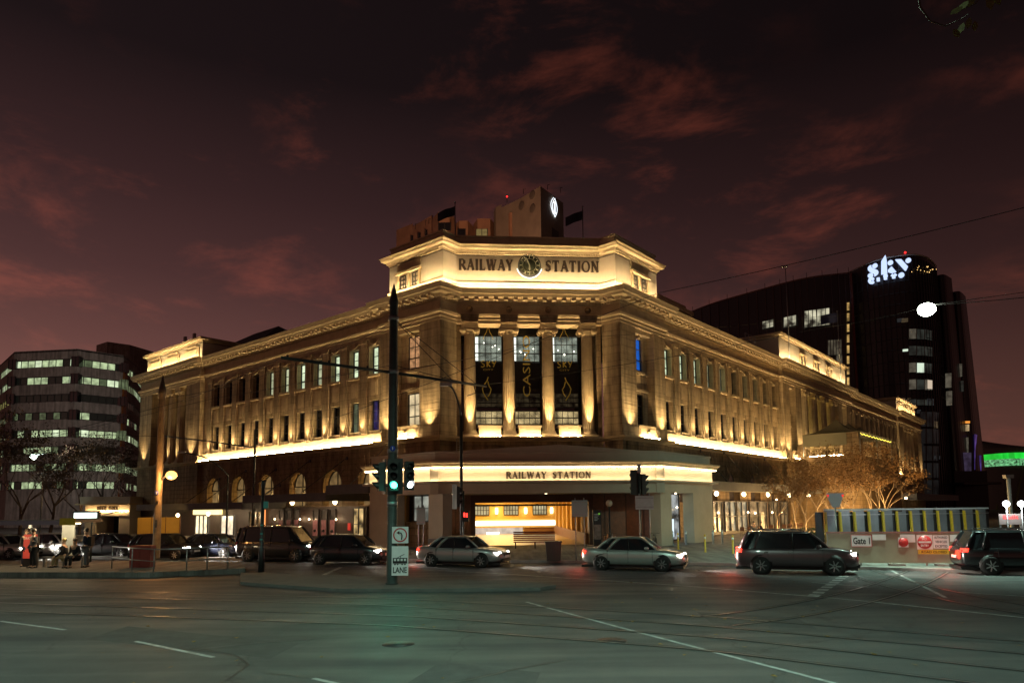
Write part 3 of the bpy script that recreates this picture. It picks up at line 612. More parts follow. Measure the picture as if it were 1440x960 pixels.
for i, c in enumerate(bays):
    hw = 1.14
    o = window(FC, c, 2 * hw, zt(509), zt(472), yg, gUp, F_rows=2, cols=5, name='great_window')
    s = MB(); s.box(c - hw + .08, c - hw + .32, yg - .055, yg - .05, zt(507), zt(474), FC); s.build('lit_strip', bright, o)
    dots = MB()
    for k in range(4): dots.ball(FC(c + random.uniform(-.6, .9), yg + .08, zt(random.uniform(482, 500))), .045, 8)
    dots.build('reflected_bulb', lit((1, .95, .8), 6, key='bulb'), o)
    window(FC, c, 2 * hw, zt(597), zt(577), yg, gLoW, F_rows=1, cols=5, name='great_window')
    window(FC, c, 2 * hw, zt(573), zt(552), yg, gMid, F_rows=2, cols=5, name='great_window')
    bn = MB()
    bn.box(c - hw, c + hw, yg + .03, yg + .05, zt(471.5), zt(450.5), FC); bn.build('banner', banner_m, ST)
    bn = MB(); bn.box(c - hw, c + hw, yg + .03, yg + .05, zt(552), zt(510.5), FC)
    ob = bn.build('banner', banner_m, ST)
    t = MB(); yy = yg + .075
    if i == 1: pass
    else:
        # stylised word mark and the flame-like double curve below it
        zk = zt(516); hh = .52
        def stroke(pts, w_): t.tube([FC(c + a, yy, zk + b) for a, b in pts], w_, 5)
        stroke([(-.30, .46), (-.44, .50), (-.56, .42), (-.50, .28), (-.34, .20), (-.32, .06), (-.46, -.02), (-.60, .02)], .045); stroke([(-.1, 0), (-.1, .52)], .055); stroke([(.14, .46), (-.04, .25), (.16, .0)], .05); stroke([(.30, .50), (.46, .24)], .06); stroke([(.62, .5), (.42, .0)], .04)
        sans(t, 'CITY', FC, c + .0, zt(521), .14, yy, width=.85)
        for sg in (1, -1):
            stroke([(sg * a, b) for a, b in ((-.02, -.85), (-.12, -1.15), (-.36, -1.5), (-.5, -1.8), (-.42, -2.15), (-.22, -2.5), (-.05, -2.75))] if sg == (1 if i == 0 else -1) else [(sg * a, b) for a, b in ((.05, -1.2), (-.05, -1.6), (-.22, -1.85), (-.12, -2.2), (.05, -2.45))], .045)
        for sg in (-1, 1): stroke([(sg * .02, 3.35), (sg * .14, 2.9), (sg * .34, 2.55), (sg * .42, 2.3)], .03)
    if t.v: t.build('gold_emblem', gold, ob)
    if i == 1:
        cz = MB(); sans(cz, 'CASINO', FC, c, 0, .62, 0, rot=True, width=5.1)
        zc0 = (zt(562) + zt(468)) / 2; cz.v = [v + V((0, 0, zc0)) + FC.n * (yg + .16) for v in cz.v]; cz.build('gold_word', gold, ob)
# planter boxes between the columns
for c in bays:
    b = MB(); b.box(c - .86, c + .86, -.55, .12, 8.45, 9.12, FC); b.box(c - .95, c + .95, -.6, .2, 9.12, 9.24, FC); b.box(c - .9, c + .9, -.55, .16, 8.36, 8.45, FC)
    b.box(c - .74, c + .74, .12, .145, 8.56, 9.02, FC); o = b.build('balustrade_box', M['trim'], ST)
    k = MB(); k.ext([FC(c - .28, .145, 8.79), FC(c, .145, 9.0), FC(c + .28, .145, 8.79), FC(c, .145, 8.58)], FC.n * .04); k.build('diamond_ornament', M['trim'], o)
    l = MB(); l.box(c - .8, c + .8, .50, .54, 8.37, 8.41, FC); l.build('ledge_led_strip', M['led'], ST)
# ---- attic with sign and clock
zA0, zA1 = 20.0, 23.0
attic = [FL(6.35, -7, 0), FL(6.35, -.25, 0), FL(.0, -.25, 0) + Ld * 0, None]
def corner_path(ins, tl, tr, back=7):
    a = FL(tl, -ins, 0); a1 = FL(ins * -.0, -ins, 0)
    A2 = PA + Rd * ins; 
    return [xy(p) for p in (FL(tl, -back, 0), FL(tl, -ins, 0), PA + Rd * ins - Ld * 0 + V((0, 0, 0)), PB + Nd * ins * .4, PC + Nd * ins * .4, PD + Ld * ins, FR(tr, -ins, 0), FR(tr, -back, 0))]
AP = corner_path(.3, 6.4, 6.7)
m = MB(); m.run(AP, [(-.4, zA0), (0, zA0), (0, zA1), (-.4, zA1)]); m.build('attic_wall', M['cream'], ST)
m = MB(); m.run(AP, [(-.3, zA1 - .02), (.06, zA1 - .0), (.08, zA1 + .12), (.2, zA1 + .16), (.24, zA1 + .34), (.52, zA1 + .40), (.56, zA1 + .56), (.64, zA1 + .66), (-.3, zA1 + .7)]); AC = m.build('attic_cornice', M['trim'], ST)
m = MB(); m.run(AP, [(-.5, zA1 + .7), (-.05, zA1 + .7), (-.05, zA1 + 1.42), (.03, zA1 + 1.45), (.03, zA1 + 1.58), (-.5, zA1 + 1.6)]); m.build('parapet', M['trim'], ST)
m = MB(); m.run(AP, [(0, 20.5), (.12, 20.5), (.14, 20.72), (.0, 20.8)]); m.build('attic_base_moulding', M['trim'], ST)
m = MB(); m.prism([p for p in AP], 22.9, 23.6); m.build('attic_roof', M['roof'], ST)
m = MB()
for F, a, b, y in ((FL, .3, 6.2, -.3), (FC, -.2, WC + .2, -.12), (FR, .3, 6.5, -.3)): along(F, a, b, y, .2, lambda F, t, y: m.box(t - .055, t + .055, y + .05, y + .19, zA1 - .0, zA1 + .12, F))
tag(m.build('dentils', M['trim'], AC), kind='stuff')
m = MB(); m.run(AP, [(.62, 20.03), (.66, 20.03), (.66, 20.07), (.62, 20.07)]); m.build('attic_led_strip', M['ledhot'], ST)
# sign lettering and clock
sg = MB(); zl0, zl1 = zC(740, 380.5), zC(740, 365.5); sa, sb, sc_, sd = sC(645, 370), sC(721.5, 370), sC(767, 370), sC(842.5, 370)
serif(sg, 'RAILWAY', FC, sa, sb, zl0, zl1 - zl0, -.11, .07); sg.build('sign_lettering', M['letter'], ST); sg = MB(); serif(sg, 'STATION', FC, sc_, sd, zl0, zl1 - zl0, -.11, .07)
sg.build('sign_lettering', M['letter'], ST)
ck = MB(); cc = FC(sC(744.5, 373), -.12, zC(744.5, 373)); R_ = .93
ck.lathe([(R_, 0), (R_ * 1.0, .12), (R_ * .95, .135), (R_ * .93, .1), (.02, .1)], cc, 40, ax=FC.n)
CK = ck.build('clock', newmat('clock_case', (.03, .03, .03), .4, metal=.4), ST)
fc = MB(); fc.lathe([(R_ * .92, .105), (.01, .11)], cc, 40, ax=FC.n); fc.build('clock_face', newmat('dark_clock_dial', (.020, .024, .016), .95, spec=.05), CK)
hd = MB()
Fk = Fr(cc, Td, FC.n)
for k in range(12):
    a = 2 * pi * k / 12; d1, d2 = .60, .78
    p = [(sin(a) * d1 + cos(a) * .035, cos(a) * d1 - sin(a) * .035), (sin(a) * d1 - cos(a) * .035, cos(a) * d1 + sin(a) * .035), (sin(a) * d2 - cos(a) * .035, cos(a) * d2 + sin(a) * .035), (sin(a) * d2 + cos(a) * .035, cos(a) * d2 - sin(a) * .035)]
    hd.ext([Fk(x, .118, z) for x, z in p], FC.n * .003)
hd.tube([Fk(.54 * cos(2 * pi * k / 32), .118, .54 * sin(2 * pi * k / 32)) for k in range(33)], .014, 4); hd.tube([Fk(.82 * cos(2 * pi * k / 32), .118, .82 * sin(2 * pi * k / 32)) for k in range(33)], .012, 4)
hd.build('hour_marks', newmat('clock_marks', (.34, .34, .24), .7), CK)
hh = MB()
for ang, ln, wd in ((radians(-22), .70, .05), (radians(178), .48, .07)):
    d = V((sin(ang), cos(ang))); n = V((-d.y, d.x)) * wd; pts = [(-d * .1 - n * .5), (-d * .1 + n * .5), (d * ln * .6 + n), (d * ln), (d * ln * .6 - n)]
    hh.ext([Fk(p.x, .135, p.y) for p in pts], FC.n * .008)
hh.build('clock_hand', newmat('clock_hand_pale', (.40, .40, .30), .7), CK)
lr = MB(); lr.tube([Fk(1.02 * cos(a), .02, 1.02 * sin(a)) for a in [pi * 1.08 + pi * .84 * k / 20 for k in range(21)]], .025, 5); lr.build('halo_led', emat('white_halo_led', (.8, .95, 1), 3), CK)
# attic windows on both flanks
for F, t0 in ((FL, 3.9), (FR, 3.7)):
    for dt in (-.75, .75):
        window(F, t0 + dt * (1 if F is FR else 1), .7, 20.75, 21.85, -.27, lit((.95, .75, .15), .45, .4, key='atticw') if F is FL else gdim, F_rows=2, cols=2, name='attic_window')
    q = MB(); q.box(t0 - 1.5, t0 + 1.5, -.3, .0, 21.98, 22.16, F); q.box(t0 - 1.4, t0 + 1.4, -.3, -.18, 22.3, 22.9, F); 
    for x in (-1.35, -.15, 1.2): q.box(t0 + x, t0 + x + .2, -.3, -.14, 20.7, 21.98, F)
    q.build('attic_window_surround', M['trim'], ST)
# ---- far left pavilion and right pavilions
def giant(F, t0, t1, ends, ncol, wins=True, proj=0, attic_t=None, az=(20.0, 22.1), small=False, power=60):
    pw = ends; pier(F, t0, t0 + pw); pier(F, t1 - pw, t1)
    a, b = t0 + pw, t1 - pw; y = -1.5
    m = MB(); m.box(a, b, y - .3, y, 8.3, 17.4, F); m.build('recess_wall', M['stone'], ST)
    m = MB(); m.box(a, b, y, -.02, 8.0, 8.35, F); m.box(a, b, y, -.31, 17.38, 18.9, F); m.build('recess_beam', M['trim'], ST)
    st = (b - a) / ncol
    for k in range(ncol):
        c = a + st * (k + .5)
    for k in range(1, ncol): column(F, a + st * k, -.62, r=.52, n=24)
    for k in range(ncol):
        c = a + st * (k + .5)
        for z0, z1 in ((9.4, 12.0), (13.8, 16.4)): window(F, c, min(1.5, st * .5), z0, z1, y + .06, gD)
    for k in range(1, ncol): upl(F, a + st * k, -.2, power * .8, to=13, angle=55, dy=.5)
    upl(F, t0 + pw / 2, .08, power); upl(F, t1 - pw / 2, .08, power)
giant(FL, tLw, tLe, 3.4, 4, power=900)
giant(FR, rF, rE, 3.6, 4, power=900)
# central right pavilion: narrow window bays either side of four giant columns
for ta, tb, tc, td in ((rW, rW + 2.2, rW + 4.4, rW + 6.5), (rC - 6.5, rC - 4.4, rC - 2.2, rC)): pav_bay(FR, ta, tb, tc, td, 0, gD, gD)
a, b = rW + 6.5, rC - 6.5
m = MB(); m.box(a, b, -2.0, -1.7, 8.3, 17.4, FR); m.build('recess_wall', M['stone'], ST)
m = MB(); m.box(a, b, -2.0, -.02, 8.0, 8.35, FR); m.box(a, b, -2, -.31, 17.38, 18.9, FR); m.build('recess_beam', M['trim'], ST)
for k in range(4):
    c = a + (b - a) * (k + .5) / 4; column(FR, c, -.5, r=.62, n=24); 
    lamp('SPOT', FR(c - 1.2, -1.3, 8.7), 900, (1, .72, .22), ST, .1, to=FR(c - .8, -1.5, 14), angle=90, blend=1, name='uplight')
for k in range(3): window(FR, a + (b - a) * (k + 1) / 4, 1.6, 9.4, 16.0, -1.64, gD, F_rows=5, cols=2)
def attic2(F, t0, t1, z0, z1, bays_, win='panel', y=-.35, depth=8, power=True, warm=True):
    path = [xy(p) for p in ((F(t0, y - depth, 0), F(t0, y, 0), F(t1, y, 0), F(t1, y - depth, 0)) if F is FR else (F(t1, y - depth, 0), F(t1, y, 0), F(t0, y, 0), F(t0, y - depth, 0)))]
    m = MB(); m.run(path, [(-.5, z0), (0, z0), (0, z1), (-.5, z1)]); m.build('attic_wall', M['cream'], ST)
    m = MB(); m.run(path, [(-.4, z1), (.1, z1), (.15, z1 + .2), (.42, z1 + .25), (.48, z1 + .5), (-.4, z1 + .55)]); m.build('attic_cornice', M['trim'], ST)
    m = MB(); m.prism(path, z1 - .1, z1 + .3); m.build('attic_roof', M['roof'], ST)
    m = MB(); m.box(t0 + .2, t1 - .2, y + .72, y + .76, z0 + .04, z0 + .08, F); m.build('attic_led_strip', M['ledhot'], ST)
    q = MB(); st = (t1 - t0) / bays_
    for k in range(bays_):
        c = t0 + st * (k + .5)
        if win == 'panel':
            q.box(c - st * .36, c + st * .36, y, y + .12, z0 + .35, z1 - .55, F); q.box(c - st * .28, c + st * .28, y + .12, y + .17, z0 + .5, z1 - .7, F); q.box(c - st * .25, c + st * .25, y, y + .14, z1 - .42, z1 - .15, F)
        else:
            if k in (0, bays_ - 1): continue
            for d in (-.55, .55): window(F, c + d, .75, z0 + .6, z0 + 1.8, y + .06, gdim, name='attic_window')
            q.box(c - 1.2, c + 1.2, y, y + .28, z0 + 1.9, z0 + 2.1, F); q.box(c - 1.1, c - 1.0, y, y + .2, z0 + .5, z0 + 1.9, F); q.box(c - .1, c + .1, y, y + .2, z0 + .5, z0 + 1.9, F); q.box(c + 1.0, c + 1.1, y, y + .2, z0 + .5, z0 + 1.9, F)
            q.box(c - 1.1, c + 1.1, y, y + .06, z0 + 2.25, z1 - .2, F)
    q.build('attic_panelling', M['trim'], ST)
attic2(FL, tLw + .5, tLe - .8, 20.0, 22.1, 3)
attic2(FR, rW + .4, rC - .5, 20.0, 22.9, 5, win='win')
attic2(FR, rF + .8, rE - 2.4, 20.0, 22.2, 3)
# ---- roofs
def hip(F, t0, t1, y0, y1, z0, z1, inset, mat, ridge=True, name='hip_roof'):
    m = MB(); ym = (y0 + y1) / 2
    p = [F(t0, y0, z0), F(t1, y0, z0), F(t1, y1, z0), F(t0, y1, z0), F(t0 + inset, ym, z1), F(t1 - inset, ym, z1)]
    m.add(p, [(0, 1, 5, 4), (2, 3, 4, 5), (1, 2, 5), (3, 0, 4), (0, 3, 2, 1)]); return m.build(name, mat, ST)
hip(FL, 5.5, tLw + 3, -.9, -17, 20.05, 23.0, 1, M['roof']); hip(FR, 5.5, rW + 2, -.9, -17, 20.05, 22.6, 1, M['roof']); hip(FR, rC - 2, rF + 2, -.9, -17, 20.05, 22.6, 1, M['roof'])
hip(FL, tLw - 7.5, tLe - 3, -2.0, -17, 20.6, 25.6, 7.4, M['roof']); hip(FR, rC + 14, rF + 8, -1.6, -15, 20.6, 25.0, 7, M['blueroof'])
m = MB()
for F, a, b in ((FL, 0, tLe), (FR, 0, rE)): m.box(a, b, -20, -1.3, 0.2, 20.0, F)
m.v = m.v; m.build('building_core', M['lowstone'], ST) if False else None
# end walls and a lift tower block on the right wing roof
m = MB(); m.box(23, 32, -15, -9.5, 20, 26.2, FR); m.build('roof_block', M['trim'], ST)
m = MB(); m.box(22.6, 32.4, -15.4, -9.1, 26.2, 26.7, FR); m.box(23, 32, -14.6, -9.9, 26.7, 27.5, FR); m.build('roof_block_cornice', M['trim'], ST)
m = MB(); [m.box(24.6 + 2.3 * k, 25.0 + 2.3 * k, -9.5, -9.44, 22.5, 24.4, FR) for k in range(3)]; m.build('roof_block_window', M['glass'], ST)
m = MB()
for t in (25, 26, 27, 28): m.tube([FR(t + 5, -1.8, 21.0), FR(t + 5, -1.8, 22.4)], .03, 5)
m.tube([FR(30, -1.8, 22.4), FR(33, -1.8, 22.4)], .03, 5); m.tube([FR(30, -1.8, 21.8), FR(33, -1.8, 21.8)], .03, 5); m.build('roof_railing', M['steel'], ST)
m = MB(); m.box(tLe - .6, tLe, -14, -.4, 1, 20, FL); m.box(rE - .6, rE, -14, -.4, 1, 20, FR); m.build('end_wall', M['stone'], ST)
# masts and flags
def mast(p, h, r=.06, name='flagpole'):
    m = MB(); m.tube([p, p + V((0, 0, h))], [r, r * .6], 8); m.ball(p + V((0, 0, h)), r * 1.6, 8); return m.build(name, M['steel'], ST)
flagm = newmat('dark_flag_cloth', (.02, .02, .035), .8)
for u, v0, v1, dp in ((640, 338, 285, 57.5), (820, 340, 291, 57.5)):
    p = at(u, v0, dp); q = at(u, v1, dp); o = mast(V((p.x, p.y, 22.9)), q.z - 22.9)
    f = MB(); n = 8; base = V((q.x, q.y, q.z - .3)); vs = []
    for i in range(n + 1):
        for j in range(4): vs.append(base + V((-i * .19, .18 * sin(i * .9) + .02 * j, -j * .26 - i * .07 + .07 * sin(i * .8))))
    f.add(vs, [(i * 4 + j, i * 4 + j + 1, (i + 1) * 4 + j + 1, (i + 1) * 4 + j) for i in range(n) for j in range(3)], True); f.build('flag', flagm, o)
p = FR(37.5, .55, 20.0); o = mast(p, 11.5, .07, 'lamp_mast'); m = MB(); m.box(-.15, .15, -.5, .25, 0, .14, lambda x, y, z: p + V((0, 0, 11.5)) + V((y, x, z))); m.build('mast_head', M['steel'], o)
for k in (0, 1): m = MB(); 
p = FR(58.5, .6, 20.0); o = mast(p, 10.5, .07, 'flagpole')
f = MB(); vs = []
for i in range(9):
    for j in range(4): vs.append(p + V((-i * .3, .1 * sin(i), 10.3 - j * .45 - i * .05)))
f.add(vs, [(i * 4 + j, i * 4 + j + 1, (i + 1) * 4 + j + 1, (i + 1) * 4 + j) for i in range(8) for j in range(3)], True); f.build('flag', newmat('blue_flag_cloth', (.02, .03, .10), .8), o)
m = MB()   # phone antennas on the left pavilion
for k, t in enumerate((44.2, 46.6)):
    m.tube([FL(t, -1.5, 22.0), FL(t, -1.5, 24.0)], .05, 6); m.box(t - .22, t + .22, -1.7, -1.45, 22.5, 24.1, FL)
m.build('antenna', newmat('antenna_grey', (.30, .28, .26), .6), ST)
m = MB(); m.tube([at(642, 637, 53.2), at(642, 612, 53.2)], .03, 5); m.tube([at(648, 637, 53.2), at(648, 612, 53.2)], .03, 5)
for k in range(8): m.tube([at(642, 637 - 3 * k, 53.2), at(648, 637 - 3 * k, 53.2)], .02, 4)
m.build('access_ladder', M['steel'], ST)
# ------------------------------------------------------------------ street entrance canopy of the station
DN = 47.0
def onN(u, v, dn): return onpl(u, v, Nd * dn, Nd)
E1, E2 = flat(onN(611, 665, DN)), flat(onN(928, 665, DN))
E0 = E1 + Ld * meet(E1, Ld, 521); E3 = E2 + Rd * meet(E2, Rd, 995)
EB0 = E0 + Rd * 6; EB3 = E3 + Ld * 6
FE = Fr(E1, Td, -Nd); WE = (E2 - E1).length; FEL = Fr(E1, Ld, -Rd); FER = Fr(E2, Rd, -Ld); LEL = (E0 - E1).length; LER = (E3 - E2).length
EP = [xy(p) for p in (EB0, E0, E1, E2, E3, EB3)]
def zE(v, u=770): return onN(u, v, DN).z
zb0, zb1 = zE(676.5), zE(656.5); zs_ = zE(693)
m = MB(); m.run(EP, [(-.45, zs_), (0, zs_), (0, zb0 - .12), (.06, zb0 - .1), (.34, zb0 - .08), (.36, zb0 + .05), (.33, zb0 + .05), (.32, zb0), (-.45, zb0)]); m.build('canopy_fascia', M['cream'], ST)
m = MB(); m.run(EP, [(-.45, zb0), (0, zb0), (0, zb1), (-.45, zb1)]); m.build('canopy_sign_band', M['cream'], ST)
m = MB(); m.run(EP, [(-.45, zb1), (.05, zb1), (.3, zb1 + .06), (.36, zb1 + .22), (.48, zb1 + .3), (.5, zb1 + .42), (-.45, zb1 + .46)]); m.build('canopy_cornice', M['trim'], ST)
m = MB(); m.run(EP, [(-.7, zb1 + .44), (-.1, zb1 + .44), (-.1, zb1 + .98), (-.02, zb1 + 1.0), (-.02, zb1 + 1.1), (-.7, zb1 + 1.1)]); m.build('canopy_parapet', M['cream'], ST)
m = MB(); m.ext([FE(.6, -.12, zb1 + 1.08), FE(WE - .6, -.12, zb1 + 1.08), FE(WE / 2 + .8, -.12, zb1 + 1.55)], FE.n * -.3); m.build('canopy_gable', M['cream'], ST)
m = MB(); m.prism([xy(p) for p in (E0 + Rd * .2, E1 + Nd * .2, E2 + Nd * .2, E3 + Ld * .2, EB3, EB0)], zs_ + .02, zs_ + .22); m.build('canopy_soffit', M['cream'], ST)
m = MB(); m.run(EP, [(.26, zb0 + .01), (.30, zb0 + .01), (.30, zb0 + .045), (.26, zb0 + .045)]); m.build('canopy_led_strip', emat('canopy_led', (1, .76, .44), 40), ST)
m = MB(); m.run(EP, [(.20, zb1 - .03), (.24, zb1 - .03), (.24, zb1 - .002), (.20, zb1 - .002)]); m.build('canopy_led_strip', emat('canopy_led2', (1, .76, .44), 48), ST)
for p in (E1, E2):
    m = MB(); c = p; m.prism([(c.x - .28, c.y - .12), (c.x + .28, c.y - .12), (c.x + .28, c.y + .3), (c.x - .28, c.y + .3)], zs_ - .02, zb1 + .5); m.build('canopy_pilaster', M['cream'], ST)
m = MB(); a_, b_ = [(onN(u, 668, DN) - E1).dot(Td) for u in (711.5, 831)]
mid = a_ + (b_ - a_) * .50; serif(m, 'RAILWAY', FE, a_, a_ + (b_ - a_) * .475, zE(672.5), zE(663) - zE(672.5), .03, .05); m.build('sign_lettering', M['letter'], ST); m = MB(); serif(m, 'STATION', FE, a_ + (b_ - a_) * .545, b_, zE(672.5), zE(663) - zE(672.5), .03, .05)
m.build('sign_lettering', M['letter'], ST)
def sq(F, t0, t1, y0, y1, z0, z1, name, mat, parent=ST):
    m = MB(); m.box(t0, t1, y0, y1, z0, z1, F); return m.build(name, mat, parent)
def eL(u): return (onpl(u, 740, E1, V((Ld.y, -Ld.x, 0))) - E1).dot(Ld)
def eR(u): return (onpl(u, 740, E2, V((Rd.y, -Rd.x, 0))) - E2).dot(Rd)
for F, a, b in ((FEL, eL(619) - .2, eL(602)), (FEL, eL(555), LEL - .02), (FER, .05, eR(946)), (FER, eR(977), LER - .02)):
    sq(F, a, b, -.9, -.04, .13, zs_, 'canopy_pillar', M['cream'])
# flank windows set back under the canopy
wg = lit((1, .86, .62), .75, .8, .8, key='shop1')
def shopwin(F, t0, t1, y, z0, z1, glass, cols=2, rows=1, name='shop_window'):
    m = MB(); m.box(t0, t1, y - .06, y + .04, z0, z0 + .1, F); m.box(t0, t1, y - .06, y + .04, z1 - .1, z1, F)
    for k in range(cols + 1): x = t0 + (t1 - t0) * k / cols; m.box(x - .035, x + .035, y - .055, y + .05, z0 + .1, z1 - .1, F)
    for k in range(1, rows + 1): z = z0 + (z1 - z0) * k / (rows + 1); m.box(t0, t1, y - .05, y + .045, z - .03, z + .03, F)
    o = m.build(name, M['frame'], ST); p = MB(); p.poly([F(t0, y - .07, z0), F(t1, y - .07, z0), F(t1, y - .07, z1), F(t0, y - .07, z1)]); p.build('pane', glass, o); return o
sq(FEL, .3, LEL - .5, -1.6, -1.2, .13, 1.9, 'flank_wall', M['lowstone'])
shopwin(FEL, eL(598), eL(562), -1.3, 1.9, zs_, lit((.85, .9, .75), .28, .7, .7, key='flankl'), 3, 1)
shopwin(FER, eR(943), eR(980), -1.4, .3, zs_, lit((.75, .8, .8), .30, .9, 1.2, key='flankr'), 2, 1)
m = MB(); m.box(eR(947), eR(968), -1.2, -1.15, .6, 1.9, FER); m.build('bright_panel', lit((.75, .9, 1), 1.3, key='bpanel'), ST)
for u, v in ((950, 693), (952, 713), (962, 716)):
    m = MB(); p = onpl(u, v, E2 - V((0, 0, 0)) + Ld * 1.0, V((Rd.y, -Rd.x, 0))); m.ball(p, .07, 8); m.build('hanging_bulb', lit((1, .78, .45), 14, key='pend'), ST)
# wooden walls and the portal
FP = Fr(E1 + Nd * 3.4, Td, -Nd)
def sP(u, dn=50.4): return (onN(u, 740, dn) - (E1 + Nd * 3.4)).dot(Td)
def zP(v, dn=50.4): return onN(748, v, dn).z
p0, p1, p2, p3 = sP(662), sP(668.5), sP(828), sP(834)
sq(FP, sP(606), p0, -.4, 0, .13, zs_, 'timber_wall', M['wood']); sq(FP, p3, sP(926), -.4, 0, .13, zs_, 'timber_wall', M['wood'])
for a_ in ((p0, p1, -.5, .15, .13, zs_ - .01), (p2, p3, -.5, .15, .13, zs_ - .01), (p1, p2, -.5, .15, zP(706), zs_ - .01)): sq(FP, *a_, 'portal_frame', M['bronze'])
sq(FP, p1, p2, -.2, -.1, zP(711), zP(708.5), 'portal_rail', M['bronze'])
for u in (613, 640, 850, 880, 905): sq(FP, sP(u), sP(u) + .08, 0, .03, .13, zs_, 'wall_batten', M['bronze'])
# the hall behind
HD = 23.0; yR = sP(823) - .0; hallw = newmat('hall_ochre_wall', (.62, .42, .14), .6, var=.08, vscale=.5)
hx0 = p1 - 5
sq(FP, hx0, sP(782, 73.4) + .4, -HD - .4, -HD, .13, 4.4, 'hall_back_wall', hallw)
m = MB(); a = FP(p2 + .1, -.5, 0); b = FP(sP(782, 73.4), -HD, 0); dd = (b - a).normalized(); FH = Fr(a, dd, V((-dd.y, dd.x, 0))); LH = (b - a).length
m.box(0, LH, -.4, 0, .13, 4.4, FH); m.build('hall_side_wall', hallw, ST)
for k in range(7): sq(FH, 1.5 + k * 3.1, 2.3 + k * 3.1, 0, .25, .9, 4.3, 'hall_pilaster', hallw)
sq(FH, 0, LH, 0, .28, .13, .95, 'hall_dado', newmat('hall_brown_dado', (.20, .10, .04), .5))
sq(FP, hx0, p2 + .6, -HD, -.5, 4.3, 4.5, 'hall_ceiling', hallw); sq(FP, hx0 - .3, hx0, -HD, -.5, .13, 4.3, 'hall_side_wall', hallw); sq(FP, hx0, p2 + 2, -HD - .3, -.3, .132, .15, 'hall_floor', newmat('hall_terrazzo', (.38, .30, .2), .3, var=.2, vscale=4))
zB = lambda v: zP(v, 73.2); sB = lambda u: sP(u, 73.2)
for u0, u1 in ((668, 688), (709, 729), (750, 769)): shopwin(FP, sB(u0), sB(u1), -HD + .1, zB(724), zB(709), lit((.95, .85, .5), .45, .4, .8, key='hallwin'), 5, 1, 'hall_window')
for u in (698.5, 739.5, 776): m = MB(); m.lathe([(.13, -.32), (.16, 0), (.13, .32)], FP(sB(u), -HD + .25, zB(717.5)), 10); m.build('wall_sconce', lit((1, .85, .5), 5, key='sconce'), ST)
sq(FP, sB(668), sB(782) - .05, -HD + .3, -HD + .5, zB(738), zB(731.5), 'light_band', lit((1, .92, .72), 3.2, key='lightband'))
sq(FP, sB(668), sB(782), -HD + .05, -HD + .3, zB(741), zB(729), 'hall_bulkhead', hallw)
sq(FP, sB(668), sB(735), -HD + .05, -HD + .2, .14, zB(741), 'kiosk_wall', lit((1, .85, .72), .55, .25, key='kiosk'))
sq(FP, sB(737), sB(781), -HD + .05, -HD + .18, .14, zB(742), 'kiosk_wall', newmat('kiosk_timber', (.20, .09, .03), .5))
sq(FP, sB(684), sB(702), -HD + .25, -HD + .28, zB(751.5), zB(747), 'kiosk_screen', lit((1, .95, .8), 3.0, key='kscreen'))
for k in range(3): lamp('AREA', FP((hx0 + p2) / 2 + 1.5, -4 - 7.5 * k, 4.2), 900, (1, .62, .17), ST, 3.5, to=FP((hx0 + p2) / 2 + 1.5, -4 - 7.5 * k, 0), name='hall_light')
# ---- street awnings
awm = newmat('grey_awning_fascia', (.10, .10, .10), .6, var=.2, vscale=1.5); awu = newmat('awning_soffit', (.42, .36, .28), .6)
def awning(F, t0, t1, z0, z1, w_=4.4, y0=0):
    m = MB(); m.box(t0, t1, w_ - .12, w_, z0, z1, F); m.box(t0, t1, y0, w_ - .12, z0 + .18, z0 + .28, F); m.box(t0, t0 + .1, y0, w_ - .12, z0, z1 - .02, F); m.box(t1 - .1, t1, y0, w_ - .12, z0, z1 - .02, F)
    o = m.build('street_awning', awm, ST); s_ = MB(); s_.box(t0 + .12, t1 - .12, y0 + .02, w_ - .14, z0 + .12, z0 + .175, F); s_.build('awning_soffit', awu, o); return o
def tie(F, t0, z0, t1, z1, w_=4.35):
    m = MB(); m.tube([F(t0, w_, z0), F(t1, .1, z1)], .035, 6); m.build('tie_rod', M['black'], ST)
    m = MB(); m.lathe([(.16, 0), (.16, .04)], F(t1, .02, z1), 12, ax=F.n); m.build('tie_plate', M['black'], ST)
aw = [(tL(518, 690, 4.4), tL(458, 690, 4.4), 694, 681, 488), (tL(457.6, 700, 4.4), tL(341, 700, 4.4), 705.5, 694.5, 400), (tL(340.5, 710, 4.4), tL(192, 710, 4.4), 716, 706.5, 300)]
nrmL = V((Ld.y, -Ld.x, 0)); nrmR = V((Rd.y, -Rd.x, 0))
for a, b, v0, v1, um in aw:
    awning(FL, a, b, onpl(um, v0, FL(0, 4.4, 0), nrmL).z, onpl(um, v1, FL(0, 4.4, 0), nrmL).z)
for (ua, va), (ub, vb) in (((358, 705), (393, 682)), ((286, 706), (345, 662)), ((325, 706), (387, 660)), ((372, 695), (435, 648)), ((424, 692), (487, 644)), ((492, 681), (548, 622)), ((262, 706), (308, 673))):
    pa = onpl(ua, va, FL(0, 4.35, 0), nrmL); pb = onpl(ub, vb, FL(0, .1, 0), nrmL)
    tie(FL, (pa - PA).dot(Ld), pa.z, (pb - PA).dot(Ld), pb.z)
ta, tb = tR(994, 684, 4.4), tR(1112, 684, 4.4)
zr0, zr1 = onpl(1040, 690, FR(0, 4.4, 0), nrmR).z, onpl(1040, 678, FR(0, 4.4, 0), nrmR).z
awning(FR, ta, rW - 2, zr0, zr1)
awning(FR, 76, 116, 3.5, 4.5, 6)
